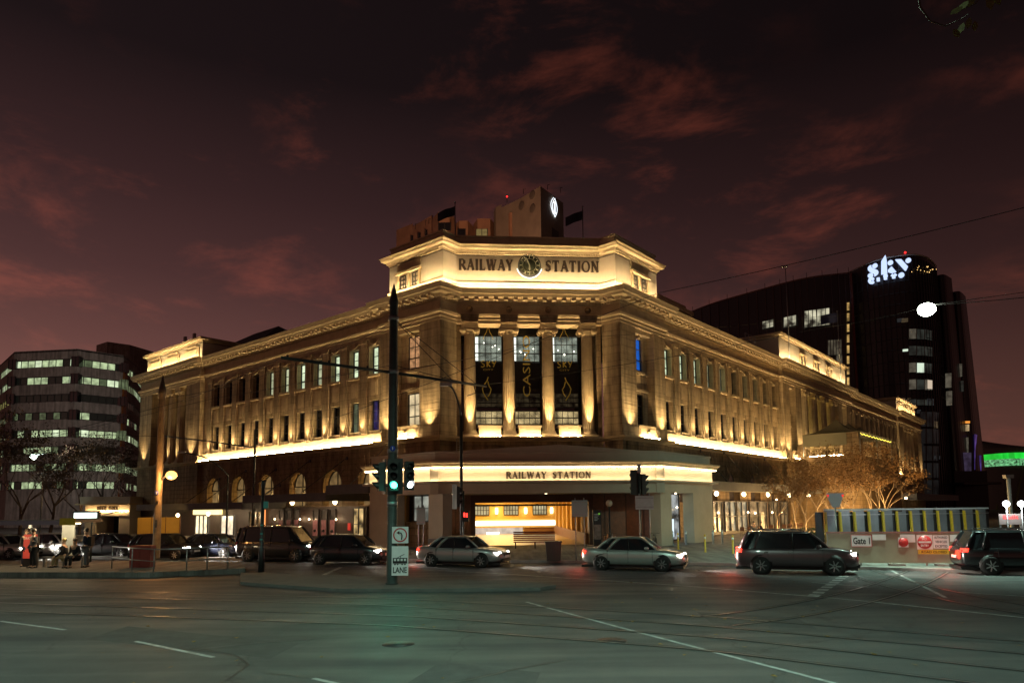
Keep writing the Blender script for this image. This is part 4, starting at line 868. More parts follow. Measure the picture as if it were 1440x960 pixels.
for (ua, va), (ub, vb) in (((1023, 677), (986, 634)), ((1060, 680), (1019, 637)), ((1090, 683), (1052, 643)), ((1110, 684), (1076, 646))):
    pa = onpl(ua, va, FR(0, 4.35, 0), nrmR); pb = onpl(ub, vb, FR(0, .1, 0), nrmR)
    tie(FR, (pa - PD).dot(Rd), pa.z, (pb - PD).dot(Rd), pb.z)
for k in range(6): tie(FR, 93 + 4.5 * k, 4.6, 88 + 4.5 * k, 7.4, 5.9)
globe = lit((1, .72, .40), 9, key='globe')
def pendant(p, r=.19, pw=190, col=(1, .70, .40), name='awning_lamp'):
    m = MB(); m.ball(p, r, 12); o = m.build(name, globe, ST)
    lamp('POINT', p - V((0, 0, r + .06)), pw, col, ST, .1, name='awning_light'); return o
for u, v in ((411, 706.5), (471, 705.5), (250, 724), (293, 722)): pendant(onpl(u, v, FL(0, 3.0, 0), nrmL))
for u, v in ((1007.5, 693.5), (1046, 694.5), (1080, 695), (1110, 695.5), (1137, 696)): pendant(onpl(u, v, FR(0, 4.0, 0), nrmR))
for u, v in ((1105, 700), (1159, 697), (1169, 698)): pass
for u, v in ((1254, 700), (1276, 701), (1283, 701), (1290, 701), (1307, 701)): pendant(onpl(u + 20, v, FR(0, 5, 0), nrmR), pw=90)
# ---- shopfronts, left street
def L3(u): return tL(u, 740, .1)
def R3(u): return tR(u, 730, .1)
dkw = newmat('dark_shopfront', (.05, .035, .03), .5, var=.3, vscale=1)
for a, b in ((L3(518), tLw + 16),): sq(FL, a, b, .12, .3, .13, 3.1, 'shopfront_wall', dkw)
sq(FL, L3(320), L3(277), .32, .4, .3, 3.0, 'lit_shop_panel', lit((1, .9, .62), 1.6, .5, .6, key='brightshop')) if False else None
shopwin(FL, L3(296), L3(279), .45, .3, 2.4, lit((1, .86, .55), 1.3, .6, .7, key='brightshop'), 3, 0)
shopwin(FL, L3(333), L3(315), .45, .3, 2.4, lit((1, .82, .55), 1.0, .6, .7, key='brightshop2'), 2, 0)
sq(FL, L3(316), L3(279), .4, .75, 2.45, 2.95, 'lit_shop_sign', lit((1, .72, .25), 2.6, key='shopsign'))
post = newmat('pink_poster', (.30, .13, .16), .6, var=.35, vscale=2.5)
for u0, u1 in ((396, 403), (407, 414), (418, 425), (444, 452), (456, 464), (468, 476)):
    o = shopwin(FL, L3(u1), L3(u0), .40, .4, 2.9, lit((.9, .6, .35), .05, .6, key='dimshop'), 1, 0, 'glass_door'); p = MB(); t0, t1 = L3(u1) + .08, L3(u0) - .08; p.box(t0, t1, .46, .47, .55, 1.95, FL)
    p.build('poster', post, o); q = MB(); q.ball(FL((t0 + t1) / 2, .475, 1.0), .17, 8, .8); q.build('poster_print', M['black'], o)
for u in (391.5, 427, 440, 478): m = MB(); m.ball(FL(L3(u), .5, 2.0), .09, 8); m.build('wall_sconce', globe, ST); lamp('POINT', FL(L3(u), .75, 2.0), 14, (1, .65, .35), ST, .06, name='sconce_light')
shopwin(FL, L3(516), L3(501), .42, .2, 3.0, lit((1, .68, .28), .5, .9, 1.0, key='entr'), 2, 1)
sq(FL, L3(376), L3(373), .32, .5, .13, 2.9, 'lit_door_edge', lit((1, .35, .1), 1.5, key='orangedge'))
shopwin(FL, L3(371), L3(354), .40, .3, 2.8, lit((1, .55, .2), .12, .9, 1.0, key='bardim'), 3, 1)
sq(FL, L3(497) , L3(494), .4, .48, 1.1, 1.7, 'red_notice', lit((.9, .05, .03), .6, key='rednote'))
# right street restaurants
sq(FR, R3(994), rW, .12, .2, .13, 3.3, 'shopfront_wall', dkw)
gR = lit((1, .68, .34), .13, .9, 1.0, key='rest'); gR2 = lit((.9, .85, .6), .20, .9, .8, key='rest2')
for u0, u1, g in ((1000, 1013, gR), (1017, 1032, gR2), (1034, 1048, gR2), (1052, 1076, gR), (1080, 1092, gR), (1096, 1106, gR)): shopwin(FR, R3(u0), R3(u1), .3, .35, 3.3, g, 2, 1)
for u, v in ((995, 722), (1010, 720.5), (1052, 720), (1062, 721), (1086, 720), (1099, 719.5), (1092, 702)):
    m = MB(); p = onpl(u, v, FR(0, 1.6, 0), nrmR); m.ball(p, .10, 8); m.build('hanging_bulb', globe, ST); lamp('POINT', p + FR.n * .2, 20, (1, .62, .30), ST, .08, name='bulb_light')
# ---- terrace block (porte-cochere) in front of the central right pavilion, with its marquee
# ---- terrace block in front of the central right pavilion, with its marquee
W_T, ft0, ft1 = 7.0, 40.0, 60.0
for a_ in ((ft0, ft1, W_T - .5, W_T, .13, 8.0, FR), (ft0, ft0 + .5, .1, W_T - .5, .13, 8.0, FR), (ft0, ft1, .1, W_T - .5, 7.8, 8.1, FR)):
    m = MB(); m.box(*a_); m.build('terrace_wall', M['lowstone'], ST)
m = MB(); m.run([xy(p) for p in (FR(ft1, .1, 0), FR(ft1, W_T, 0), FR(ft0, W_T, 0), FR(ft0, .1, 0))][::-1][::-1], [(-.3, 7.85), (-.12, 7.85)] + [(-.3, 8.1)]) if False else None
FTS = Fr(FR(ft0, 0, 0), FR.n, -Rd)            # side face, t = outwards
def balus(F, t0, t1, y, z0, z1, n):
    m = MB()
    for k in range(n):
        t = t0 + (t1 - t0) * (k + .5) / n; m.lathe([(.07, 0), (.04, .1), (.11, (z1 - z0) * .35), (.05, (z1 - z0) * .7), (.08, (z1 - z0))], F(t, y, z0), 8)
    o = m.build('balustrade', M['trim'], ST); b = MB(); b.box(t0, t1, y - .14, y + .14, z1, z1 + .16, F); b.build('handrail', M['trim'], o); return o
sq(FTS, .1, .9, -.55, .12, 8.0, 10.1, 'terrace_pier', M['lowstone'])
sq(FTS, W_T - 1.7, W_T, -.55, .1, 8.0, 11.2, 'terrace_pier', M['lowstone'])
sq(FTS, .9, W_T - 1.7, -.5, .08, 8.0, 8.6, 'terrace_parapet', M['lowstone']); balus(FTS, 1.2, W_T - 1.75, -.2, 8.6, 9.5, 15)
m = MB(); m.box(1.3, W_T - 1.8, -.5, -.45, 8.62, 8.66, FTS); m.build('ledge_led_strip', M['led'], ST)
sq(FR, ft0, ft1, W_T - .5, W_T, 8.0, 8.5, 'terrace_parapet', M['lowstone'])
for k in range(4): sq(FR, ft0 + .01 + k * 6.3, ft0 + 1.6 + k * 6.3 - (.6 if k else 0), W_T - .55, W_T + .05, 8.0, 10.4, 'terrace_pier', M['lowstone'])
for k in range(3):
    t0 = ft0 + 1.6 + k * 6.3; balus(FR, t0, t0 + 4.6, W_T - .25, 8.5, 9.3, 9)
    m = MB(); m.box(t0 + 2.0, t0 + 2.6, W_T, W_T + .35, 5.0, 6.6, FR); m.box(t0 + 1.9, t0 + 2.7, W_T, W_T + .6, 6.6, 6.9, FR); m.build('wall_bracket', M['letter'], ST)
    lamp('POINT', FR(t0 + 1.2, W_T - 1.0, 8.9), 60, (1, .68, .36), ST, .1, name='terrace_light')
tent = newmat('marquee_canvas', (.17, .16, .10), .7, var=.06)
MQ = thing('marquee', 'pale canvas marquee with three peaked roofs and yellow fairy lights on the terrace', 'marquee', FR(ft0 + 3, 3.5, 8.1))
for k in range(3):
    a, b = ft0 - .4 + k * 5.2, ft0 + 4.7 + k * 5.2; c = (a + b) / 2; m = MB(); y0, y1, ze, zp = .9, W_T + .3, 11.2, 13.0; ym = (y0 + y1) / 2; n = 8; rings = []
    for j in range(n + 1):
        f = j / n; z = ze + (zp - ze) * f ** 1.8; w_ = (1 - f) * (b - a) / 2 + .03; h_ = (1 - f) * (y1 - y0) / 2 + .03; rings += [FR(c - w_, ym - h_, z), FR(c + w_, ym - h_, z), FR(c + w_, ym + h_, z), FR(c - w_, ym + h_, z)]
    m.add(rings, [(j * 4 + q_, j * 4 + (q_ + 1) % 4, j * 4 + 4 + (q_ + 1) % 4, j * 4 + 4 + q_) for j in range(n) for q_ in range(4)]); m.build('peaked_roof', tent, MQ)
m = MB(); m.box(.9, W_T - 1.2, .36, .38, 9.75, 11.2, FTS); m.build('canvas_wall', tent, MQ)
for t, y in ((ft0 - .3, .95), (ft0 - .3, W_T + .2), (ft0 + 15, W_T + .2), (ft0 + 7.5, W_T + .2)): m = MB(); m.tube([FR(t, y, 8.1), FR(t, y, 11.2)], .06, 6); m.build('pole', M['steel'], MQ)
m = MB()
for k in range(46): t = ft0 + .1 + k * .33; m.ball(FR(t, W_T + .22, 11.02 - .14 * abs(sin(k * .7))), .035, 5)
m.build('fairy_lights', lit((1, .8, .1), 7, key='fairy'), MQ)
# ------------------------------------------------------------------ hotel behind the station
hotm = newmat('brown_hotel_concrete', (.30, .17, .11), .85, var=.25, vscale=.5); hotm2 = newmat('grey_hotel_concrete', (.21, .175, .14), .85, var=.18, vscale=.4)
def H(u, v, Y): return at(u, v, Y)
def hz(v, Y): return H(720, v, Y).z
HT = thing('hotel_tower', 'brown concrete hotel with bay windows and a tall lift tower rising behind the station roof', 'hotel', (6, 125, 0))
def wallseg(us, Ys, vt, zb, th, name, mat, root):
    P = [xy(H(u, 400, Y)) for u, Y in zip(us, Ys)]; P2 = [(p[0], p[1] + th) for p in P][::-1]; m = MB(); m.prism(P + P2, zb, hz(vt, Ys[0])); return m.build(name, mat, root)
segs_ = [((557, 580), (128, 125), 322), ((580, 608), (125, 120), 317), ((608, 616, 632, 640), (118, 115.5, 115.5, 118), 306), ((640, 646, 658, 666), (121, 119.5, 119.5, 122), 314.5), ((666, 672, 690, 697), (122, 119.5, 119.5, 122), 315), ((697, 701, 712), (121, 119.5, 120), 315), ((711, 718, 738, 748), (118, 115.5, 115.5, 118), 307)]
for us, Ys, vt in segs_: wallseg(us, Ys, vt, 30, 12, 'bay', hotm, HT)
def hwin(u0, u1, v0, v1, Y, mat, root, name='window'):
    a, b = H(u0, v1, Y), H(u1, v0, Y); m = MB(); F = Fr((0, 0, 0), (1, 0, 0), (0, -1, 0)); m.box(a.x, b.x, -a.y - .35, -a.y, a.z, b.z, F); o = m.build(name, mat, root)
    f = MB(); n = max(1, round((b.x - a.x) / 1.1))
    for k in range(n + 1): x = a.x + (b.x - a.x) * k / n; f.box(x - .06, x + .06, -a.y, -a.y + .06, a.z, b.z, F)
    f.build('frame', M['frame'], o); return o
for u0, u1, v0, v1, Y, g in ((616.5, 634, 313, 324, 115.4, gD), (643.5, 654.5, 321.5, 332, 119.4, gD), (669.5, 685.5, 322, 333.5, 119.4, lit((1, .72, .25), .16, .3, key='hotlit')), (701, 712, 322, 333.5, 119.6, lit((1, .75, .4), .08, .3, key='hotlit2')), (722.5, 740, 314.5, 326, 115.4, gD), (724, 738, 334, 340, 115.4, gD), (578, 585, 331, 341, 124.8, gD), (588, 595.5, 327, 337, 122.9, gD), (598, 606, 323, 333, 121.2, gD)): hwin(u0, u1, v0, v1, Y, g, HT)
tz = hz(264, 112)
tw = [H(697, 400, 120), H(697, 400, 119), H(715, 400, 116), H(733, 400, 114), H(762, 400, 109), H(794, 400, 116), H(790, 400, 128), H(700, 400, 128)]
def tslab(ps, z0, z1, name, mat, root): m = MB(); m.prism([xy(p) for p in ps], z0, z1); return m.build(name, mat, root)
tslab([H(706, 400, 117.5), H(733, 400, 114), H(762, 400, 109.5), H(794, 400, 116), H(790, 400, 128), H(706, 400, 128)], 30, hz(262, 109.5), 'lift_tower', hotm2, HT)
tslab([H(695, 400, 121), H(698, 400, 119), H(706, 400, 118), H(706, 400, 126), H(696, 400, 126)], 30, hz(291, 119), 'stair_drum', hotm2, HT)
a = H(762, 400, 109.5); b = H(794, 400, 116); dd = V((b.x - a.x, b.y - a.y, 0)); LW = dd.length; dd.normalize(); FH2 = Fr((a.x, a.y, 0), dd, V((dd.y, -dd.x, 0)))
sq(FH2, LW * .44, LW * .76, 0, .05, hz(343, 113), hz(322, 113), 'louvre', M['frame'], HT)
def logo():
    m = MB(); cx, cz = LW * .57, hz(290.5, 112.5); hh_, ww_ = 1.62, 1.02
    def lens(x0, w_, h_, a0=0, a1=1, r=.06):
        m.tube([FH2(x0 + s_ * w_ * sin(pi * t) , .18, cz - h_ + 2 * h_ * t) for s_, ts in ((1, [k / 20 for k in range(21)]), (-1, [1 - k / 20 for k in range(21)])) for t in ts], r, 5)
    lens(cx, ww_ * .78, hh_)
    m.tube([FH2(cx - .38 - ww_ * .95 * sin(pi * t), .18, cz - hh_ * .92 + 2 * hh_ * .96 * t) for t in [k / 20 for k in range(1, 21)]], .055, 5)
    m.box(cx - .11, cx + .11, .12, .24, cz - .85, cz + .85, FH2)
    m.box(cx - .32, cx + .32, .11, .23, cz - .98, cz - .82, FH2); m.box(cx - .32, cx + .2, .11, .23, cz + .82, cz + .98, FH2)
    m.build('illuminated_emblem', lit((.85, .92, 1), 1.7, key='logo'), HT)
logo()
d_ = (H(733, 400, 114) - a); d_ = V((-(a.x - H(733, 400, 114).x), -(a.y - H(733, 400, 114).y), 0)); L2 = d_.length; d_.normalize(); FH3 = Fr((a.x, a.y, 0), d_, V((d_.y, -d_.x, 0)) * -1)
for t, v in ((2.2, 277), (2.2, 296), (5.2, 283)): m = MB(); m.lathe([(.75, 0), (.75, .08), (.6, .12)], FH3(t, -.02 if FH3.n.y < 0 else .02, hz(v, 112)), 20, ax=FH3.n); m.build('round_vent', newmat('vent_grey', (.10, .085, .07), .7), HT)
for u, v in ((598, 312), (603, 310), (584, 317), (736, 268), (770, 262), (788, 266), (713, 280)): 
    m = MB(); q0 = H(u, v + 5, 117); m.tube([q0, q0 + V((0, 0, .9))], .05, 4); m.tube([q0 + V((0, 0, .9)), q0 + V((.4, 0, .9))], .05, 4); m.build('roof_fixture', M['black'], HT)
m = MB(); m.ball(H(713, 276.5, 117), .16, 8); m.build('beacon', lit((1, .02, .02), 3, key='beacon'), HT)
lamp('SPOT', (-8, 88, 27), 26000, (1, .50, .26), HT, .5, to=(-2, 118, 48), angle=75, name='added_flood_light')  # added warm fill for the hotel walls, with no visible fitting
# ------------------------------------------------------------------ office block on the left
OB = thing('office_block', 'pale concrete office block with dark window bands, some floors lit greenish, behind bare trees', 'office building', (-75, 135, 0))
conc = stonemat('precast_panels', (.36, .32, .28), 2.4, 60, .02, .8, .05, 0, .2); orange = newmat('orange_fin', (.42, .14, .02), .6)
corn_ = [H(-60, 500, 168), H(2, 500, 140), H(20, 500, 129), H(108, 500, 127), H(174, 500, 133), H(181, 500, 136), H(192, 500, 142), H(201, 500, 152), H(204, 500, 170)]
zt_ = hz(486, 128)
levels = [hz(v, 128) for v in (510, 534, 559, 584, 608.5, 632, 656, 681)]
OC = [xy(p) for p in corn_]
wh = 1.45
zprev = zt_
for i, z in enumerate(levels):
    m = MB(); m.run(OC, [(-.5, z + wh), (0, z + wh), (0, zprev), (-.5, zprev)]); m.build('spandrel', conc, OB); zprev = z
m = MB(); m.run(OC, [(-.5, 0), (0, 0), (0, zprev), (-.5, zprev)]); m.build('spandrel', conc, OB)
m = MB(); m.prism(OC + [(OC[-1][0] + 5, OC[-1][1] + 40), (OC[0][0], OC[0][1] + 40)], zt_ - .4, zt_ - .1); m.build('roof', M['roof'], OB)
tslab([H(135, 500, 150), H(150, 500, 147), H(182, 500, 150), H(230, 500, 160), H(230, 500, 172), H(135, 500, 172)], zt_ - 1, hz(478, 149), 'plant_room', conc, OB)
og = [emat('office_glass_dark', (.6, .8, .5), .004), emat('office_glass_lit', (.72, .90, .50), .52, .45, .9), emat('office_glass_bright', (.80, .95, .62), .85, .3, .8), emat('office_glass_dim', (.6, .8, .4), .12, .5, .9), emat('office_glass_yellow', (.9, .85, .25), .4, .5, .9)]
litp = [(.2, [1, 1, 2, 1], [1, 1, 1, 3]), (.1, [1, 1, 2, 0], [2, 1, 1, 3]), (0, [0], [0]), (0, [0, 3, 3, 0], [1, 0, 0, 0]), (0, [1, 2, 1, 0], [2, 1, 3, 1]), (0, [1, 1, 1, 3, 0], [0, 0, 0, 3]), (0, [1, 3, 1, 1], [1, 1, 1, 3]), (0, [1, 1, 0, 3], [0, 1, 1, 0])]
rr_ = random.Random(11)
for i, z in enumerate(levels):
    for s_ in range(len(corn_) - 1):
        a, b = V(OC[s_]), V(OC[s_ + 1]); L_ = (b - a).length; d = (b - a) / L_; F = Fr((a.x, a.y, 0), (d.x, d.y, 0), (d.y, -d.x, 0)); n = max(1, round(L_ / 1.45)); m = MB(); fr_ = MB()
        pool = litp[i][1] if s_ <= 2 else litp[i][2]
        if i == 2 and s_ < 2: pool = [4, 0, 4, 0]
        for k in range(n):
            m.m = rr_.choice(pool) if rr_.random() > .08 else 0
            t0, t1 = L_ * k / n, L_ * (k + 1) / n; zz = z + (wh * rr_.choice((0, 0, 0, 0, .4)) if m.m else 0)
            m.add([F(t0, -.22, z), F(t1, -.22, z), F(t1, -.22, z + wh), F(t0, -.22, z + wh)], [(0, 1, 2, 3)])
            fr_.box(t0 - .06, t0 + .06, -.2, -.12, z, z + wh, F)
        fr_.box(0, L_, -.2, -.13, z, z + .1, F); fr_.box(0, L_, -.2, -.13, z + wh - .14, z + wh, F)
        o = m.build('window_band', og, OB); fr_.build('mullions', M['frame'], o)
    for c in (2, 3, 4):
        p = OC[c]; m = MB(); m.prism([(p[0] - .7, p[1] - .35), (p[0] + .7, p[1] - .35), (p[0] + .7, p[1] + .8), (p[0] - .7, p[1] + .8)], z - .15, z + wh + .25); g_ = i in (1, 4, 6) and c == 4
        o = m.build('corner_bay_window', [og[3] if g_ else M['glass']], OB)
        f = MB(); [f.box(p[0] + x - .05, p[0] + x + .05, p[1] - .42, p[1] - .34, z - .15, z + wh + .25) for x in (-.7, 0, .7)]; f.build('mullions', M['frame'], o)
a, b = V(OC[4]), V(OC[5]); m = MB(); m.prism([(a.x + .2, a.y - .3), (b.x, b.y - .5), (b.x, b.y), (a.x + .2, a.y + .3)], 0, zt_ - 1.5); m.build('orange_fin', orange, OB)
# ------------------------------------------------------------------ dark curved tower on the right
SK = thing('curved_glass_tower', 'tall dark glass tower with curved top, glowing white sign and a few lit rooms', 'hotel tower', (105, 190, 0))
dkg = newmat('dark_tower_cladding', (.012, .012, .014), .30, var=.4, vscale=.15, spec=.35); cop = newmat('copper_fin', (.22, .07, .045), .5, metal=.3)
def dens(pts, n=6):
    o = []
    for i in range(len(pts) - 1):
        p0_ = pts[max(0, i - 1)]; p1_ = pts[i]; p2_ = pts[i + 1]; p3_ = pts[min(len(pts) - 1, i + 2)]
        for k in range(n):
            t = k / n; o.append(tuple(.5 * ((2 * p1_[j]) + (-p0_[j] + p2_[j]) * t + (2 * p0_[j] - 5 * p1_[j] + 4 * p2_[j] - p3_[j]) * t * t + (-p0_[j] + 3 * p1_[j] - 3 * p2_[j] + p3_[j]) * t ** 3) for j in (0, 1)))
    return o + [tuple(pts[-1])]
UD = [(1201, 187), (1240, 178), (1285, 174), (1312, 176), (1325, 183)]
UDd = dens(UD)
zT = 2.8 + (HZ(1290) - 348) * 174 / 984
def ext_tower(UDp, ztop, back, name, zb=0, lean=0):
    P = [H(u, 500, Y) for u, Y in UDp]; m = MB(); n = len(P); top = [V((p.x, p.y, ztop)) for p in P]; bot = [V((p.x + lean * (i / (n - 1)), p.y, zb)) for i, p in enumerate(P)]
    bb = [V((P[-1].x + lean, P[-1].y + back, zb)), V((P[0].x, P[0].y + back, zb))]; tb_ = [V((P[-1].x, P[-1].y + back, ztop)), V((P[0].x, P[0].y + back, ztop))]
    A_ = bot + bb; B_ = top + tb_; k = len(A_); m.add(A_ + B_, [tuple(range(k))[::-1], tuple(range(k, 2 * k))] + [(i, (i + 1) % k, k + (i + 1) % k, k + i) for i in range(k)]); return m.build(name, dkg, SK)
ext_tower(UDd, zT, 25, 'main_drum')
U2 = dens([(1322, 186), (1335, 184.5), (1346, 188)], 5); ext_tower(U2, hz(394, 186) , 20, 'side_drum', lean=1.5)
U3 = dens([(1344, 190), (1356, 189), (1364, 194)], 5); ext_tower(U3, hz(417, 190), 20, 'side_drum', lean=2.4)
m = MB(); m.tube([V((H(u, 500, Y).x, H(u, 500, Y).y - .05, zT + .1)) for u, Y in UDd], .22, 6); m.build('roof_rim', newmat('pale_rim', (.35, .33, .28), .5), SK)
fin = MB()
for i in range(0, len(UDd), 1):
    u, Y = UDd[i]; p = H(u, 500, Y); fin.box(p.x - .06, p.x + .06, p.y - .22, p.y + .1, 0, zT - 1)
fin.m = 0; fin.build('facade_fins', newmat('dark_fin', (.022, .022, .025), .5), SK)
m = MB(); p = H(1201, 500, 187); m.box(p.x - .9, p.x + .5, p.y - .9, p.y + .3, 0, zT - .5); m.build('corner_fin', cop, SK)
def Ysurf(u, v, T):
    d = ray(u, v); dx, dy = d.x, d.y; P = [H(a_, 500, b_) for a_, b_ in T]; best = None
    for i in range(len(P) - 1):
        ax, ay = P[i].x, P[i].y; ex, ey = P[i + 1].x - ax, P[i + 1].y - ay; den = dx * ey - dy * ex
        if abs(den) < 1e-9: continue
        t = (ax * ey - ay * ex) / den; k = (ax * dy - ay * dx) / den
        if -.02 <= k <= 1.02 and t > 0: best = t * dy if best is None else min(best, t * dy)
    return best if best else Yof(u, T)
def Yof(u, T=UDd):
    for i in range(len(T) - 1):
        if T[i][0] <= u <= T[i + 1][0]: k = (u - T[i][0]) / (T[i + 1][0] - T[i][0] + 1e-9); return T[i][1] + k * (T[i + 1][1] - T[i][1])
    return T[0][1] if u < T[0][0] else T[-1][1]
def twin(u0, u1, v0, v1, mat, T=UDd, off=.35, frame=True, root=None, mulls=1):
    root = root or SK; vm = (v0 + v1) / 2; Y0, Y1 = Ysurf(u0, vm, T) - off, Ysurf(u1, vm, T) - off
    a0, b0, b1, a1 = H(u0, v1, Y0), H(u1, v1, Y1), H(u1, v0, Y1), H(u0, v0, Y0); b0.z = a0.z; b1.z = a1.z
    m = MB(); m.ext([a0, b0, b1, a1], (0, .2, 0)); o = m.build('window', mat, root)
    if frame:
        f = MB()
        for k in range(mulls + 1):
            q0 = a0.lerp(b0, k / mulls); q1 = a1.lerp(b1, k / mulls); f.tube([q0, q1], .12, 4)
        f.tube([a0, b0], .12, 4); f.tube([a1, b1], .12, 4); f.build('frame', fgrey, o)
    return o
fgrey = newmat('grey_mullion', (.10, .11, .11), .4, metal=.5)
gk = lit((.5, .6, .5), .035, .5, .4, key='towerdim'); gk2 = lit((.7, .62, .45), .10, .5, .6, key='towerdim2'); gb = lit((.8, .95, .75), .9, key='towerb'); gw_ = lit((1, .7, .35), .35, .6, .8, key='towerwarm')
for v0, v1, gs in ((462, 477, (gk2, gk, gk)), (486, 500, (gk, gk, gk)), (509.5, 524, (gk2, gb, gk)), (533, 548, (gk2, gk, gk2)), (561, 570, (gk, gk, gk))):
    for k, g in enumerate(gs): twin(1278 + 11 * k, 1289 + 11 * k, v0, v1, g, mulls=1)
twin(1270, 1277, 491, 494, gb, frame=False); twin(1305, 1311, 534, 546, lit((1, .8, .6), .6, key='tw3'), frame=False, off=.6)
for v0, v1 in ((578, 700),):
    for k in range(3):
        for j in range(5): twin(1294 + 9 * k, 1302 + 9 * k, 578 + 24 * j, 600 + 24 * j, lit((.4, .5, .5), .012, .5, .3, key='towervd'), mulls=1)
for u0, u1, v0, v1, g, T in ((1330, 1338, 525, 545, gk2, U2), (1331, 1339, 550, 570, gk2, U2), (1345, 1353, 512, 530, gk2, U3), (1345, 1355, 536, 551, gk, U3), (1352, 1364, 592, 595, lit((1, .35, .05), 1.0, key='orl'), U3), (1354, 1363, 597, 606, gw_, U3), (1355, 1362, 615, 636, gk2, U3)): twin(u0, u1, v0, v1, g, T=T, frame=False, off=1.6)
vio = lit((.30, .16, .9), .14, .6, .5, key='violetwall'); whl = lit((.85, .82, .8), .6, .5, .5, key='entrwhite')
for u0, u1, v0, v1, g in ((1349, 1352, 612, 668, vio), (1371, 1374, 610, 660, vio), (1344, 1350, 640, 680, lit((.1, .2, .9), .2, .5, .6, key='bluewall')), (1354, 1366, 636, 672, lit((.4, .3, .6), .07, .5, .5, key='vi2')), (1376, 1380, 640, 672, vio)): twin(u0, u1, v0, v1, g, T=U3, frame=False, off=3.0)
twin(1352, 1371, 681, 710, whl, T=U3, off=4.0, frame=True, mulls=4); twin(1374, 1383, 683, 700, lit((.55, .4, .8), .3, .5, .5, key='vi3'), T=U3, off=4.0, frame=False)
m = MB(); a = H(1345, 680, 178); b = H(1398, 683, 178); m.box(a.x, b.x, a.y - 3, a.y + 6, a.z - .3, a.z + .3); m.build('entrance_canopy', M['frame'], SK)
tslab([H(1340, 640, 184), H(1386, 640, 184), H(1386, 640, 200), H(1340, 640, 200)], 0, hz(668, 184), 'podium', dkg, SK)
# illuminated wordmark as dots, blades and a crescent
sm = MB()
def SP(x, y):   # sign plane coordinates in sign pixels of the close-up view
    u, v = 1200 + x / 6.855, 340 + y / 6.857; return H(u, v, Ysurf(u, v, UDd) - 1.0)
def spoly(pts): sm.ext([SP(*p) for p in pts], (0, .5, 0))
def sdisc(x, y, r): spoly([(x + r * cos(2 * pi * k / 18), y + r * sin(2 * pi * k / 18)) for k in range(18)])
sdisc(213, 228, 22); sdisc(170, 322, 23)
spoly([(176, 222), (158, 228), (147, 246), (150, 268), (166, 284), (192, 296), (208, 304), (214, 318), (206, 330), (222, 326), (238, 312), (244, 292), (236, 274), (216, 264), (190, 254), (174, 242)])
spoly([(311, 128), (278, 182), (278, 312), (328, 306), (322, 180)]); sdisc(362, 198, 23)
spoly([(370, 236), (342, 266), (346, 288), (378, 298), (416, 290)])
spoly([(412, 168), (462, 166), (528, 238), (510, 276)]); sdisc(535, 176, 23); sdisc(468, 318, 25)
for pts in ([(192, 362), (176, 354), (160, 362), (156, 378), (164, 392), (180, 394), (194, 386)], [(240, 346), (242, 380)], [(292, 332), (328, 326)], [(309, 330), (312, 364)], [(370, 318), (390, 334), (412, 312)], [(390, 334), (391, 352)]): sm.tube([SP(*p) for p in pts], .42, 5)
sm.build('illuminated_sign', lit((.55, .68, 1), 1.25, key='skysign'), SK)
m = MB(); m.ball(SP(500, 104), .28, 8); m.build('beacon', lit((1, .02, .03), 3, key='beacon'), SK)
rb = MB(); rnd = random.Random(3)
for k in range(16): rb.ball(SP(rnd.uniform(560, 800), rnd.uniform(235, 300)), .10, 6)
rb.build('interior_bulbs', lit((1, .6, .2), 2.5, key='ib'), SK)
# long curved lower wing
LWp = dens([(940, 235), (1000, 215), (1080, 199), (1140, 190), (1200, 186)], 6)
LB = thing('curved_low_wing', 'long dark curved building wing stepping up behind the station roof, left of the dark tower', 'building', (60, 205, 0))
zL_ = 2.8 + (HZ(1190) - 372) * 187 / 984
P = [H(u, 500, Y) for u, Y in LWp]; m = MB(); m.prism([xy(p) for p in P] + [(P[-1].x, P[-1].y + 20), (P[0].x, P[0].y + 20)], 0, zL_ - 1); m.build('wall', dkg, LB)
m = MB(); [m.box(p.x - .1, p.x + .1, p.y - .3, p.y, 20, zL_ - 1) for p in P]; m.build('facade_fins', newmat('brown_fin', (.06, .035, .03), .5), LB)
m = MB(); m.tube([V((p.x, p.y, zL_ - .9)) for p in P], .25, 5); m.build('roof_rim', newmat('brown_rim', (.12, .06, .045), .5), LB)
for k in range(0, len(P), 2): m = MB(); m.tube([V((P[k].x, P[k].y, zL_ - 1)), V((P[k].x, P[k].y, zL_ + .7))], .07, 4); m.build('roof_post', M['black'], LB)
go = lit((.9, .85, .6), .40, .95, .35, key='towerfloor')
for u0, u1, v0, v1, g, n in ((1131, 1167, 437, 461, go, 6), (1102, 1120, 446, 461, go, 3), (1072, 1088, 452, 463, go, 3), (1164, 1184, 478, 500, lit((.7, .6, .4), .10, .6, .4, key='tf2'), 5), (1176, 1185, 490, 520, lit((.7, .6, .4), .10, .6, .4, key='tf2'), 2)): twin(u0, u1, v0, v1, g, T=LWp, root=LB, mulls=n, off=.5)
for k in range(9): twin(1190.5, 1195, 425 + 15 * k, 437 + 15 * k, lit((1, .62, .2), .45, .7, .5, key='slit'), T=LWp, root=LB, mulls=1, off=.6)
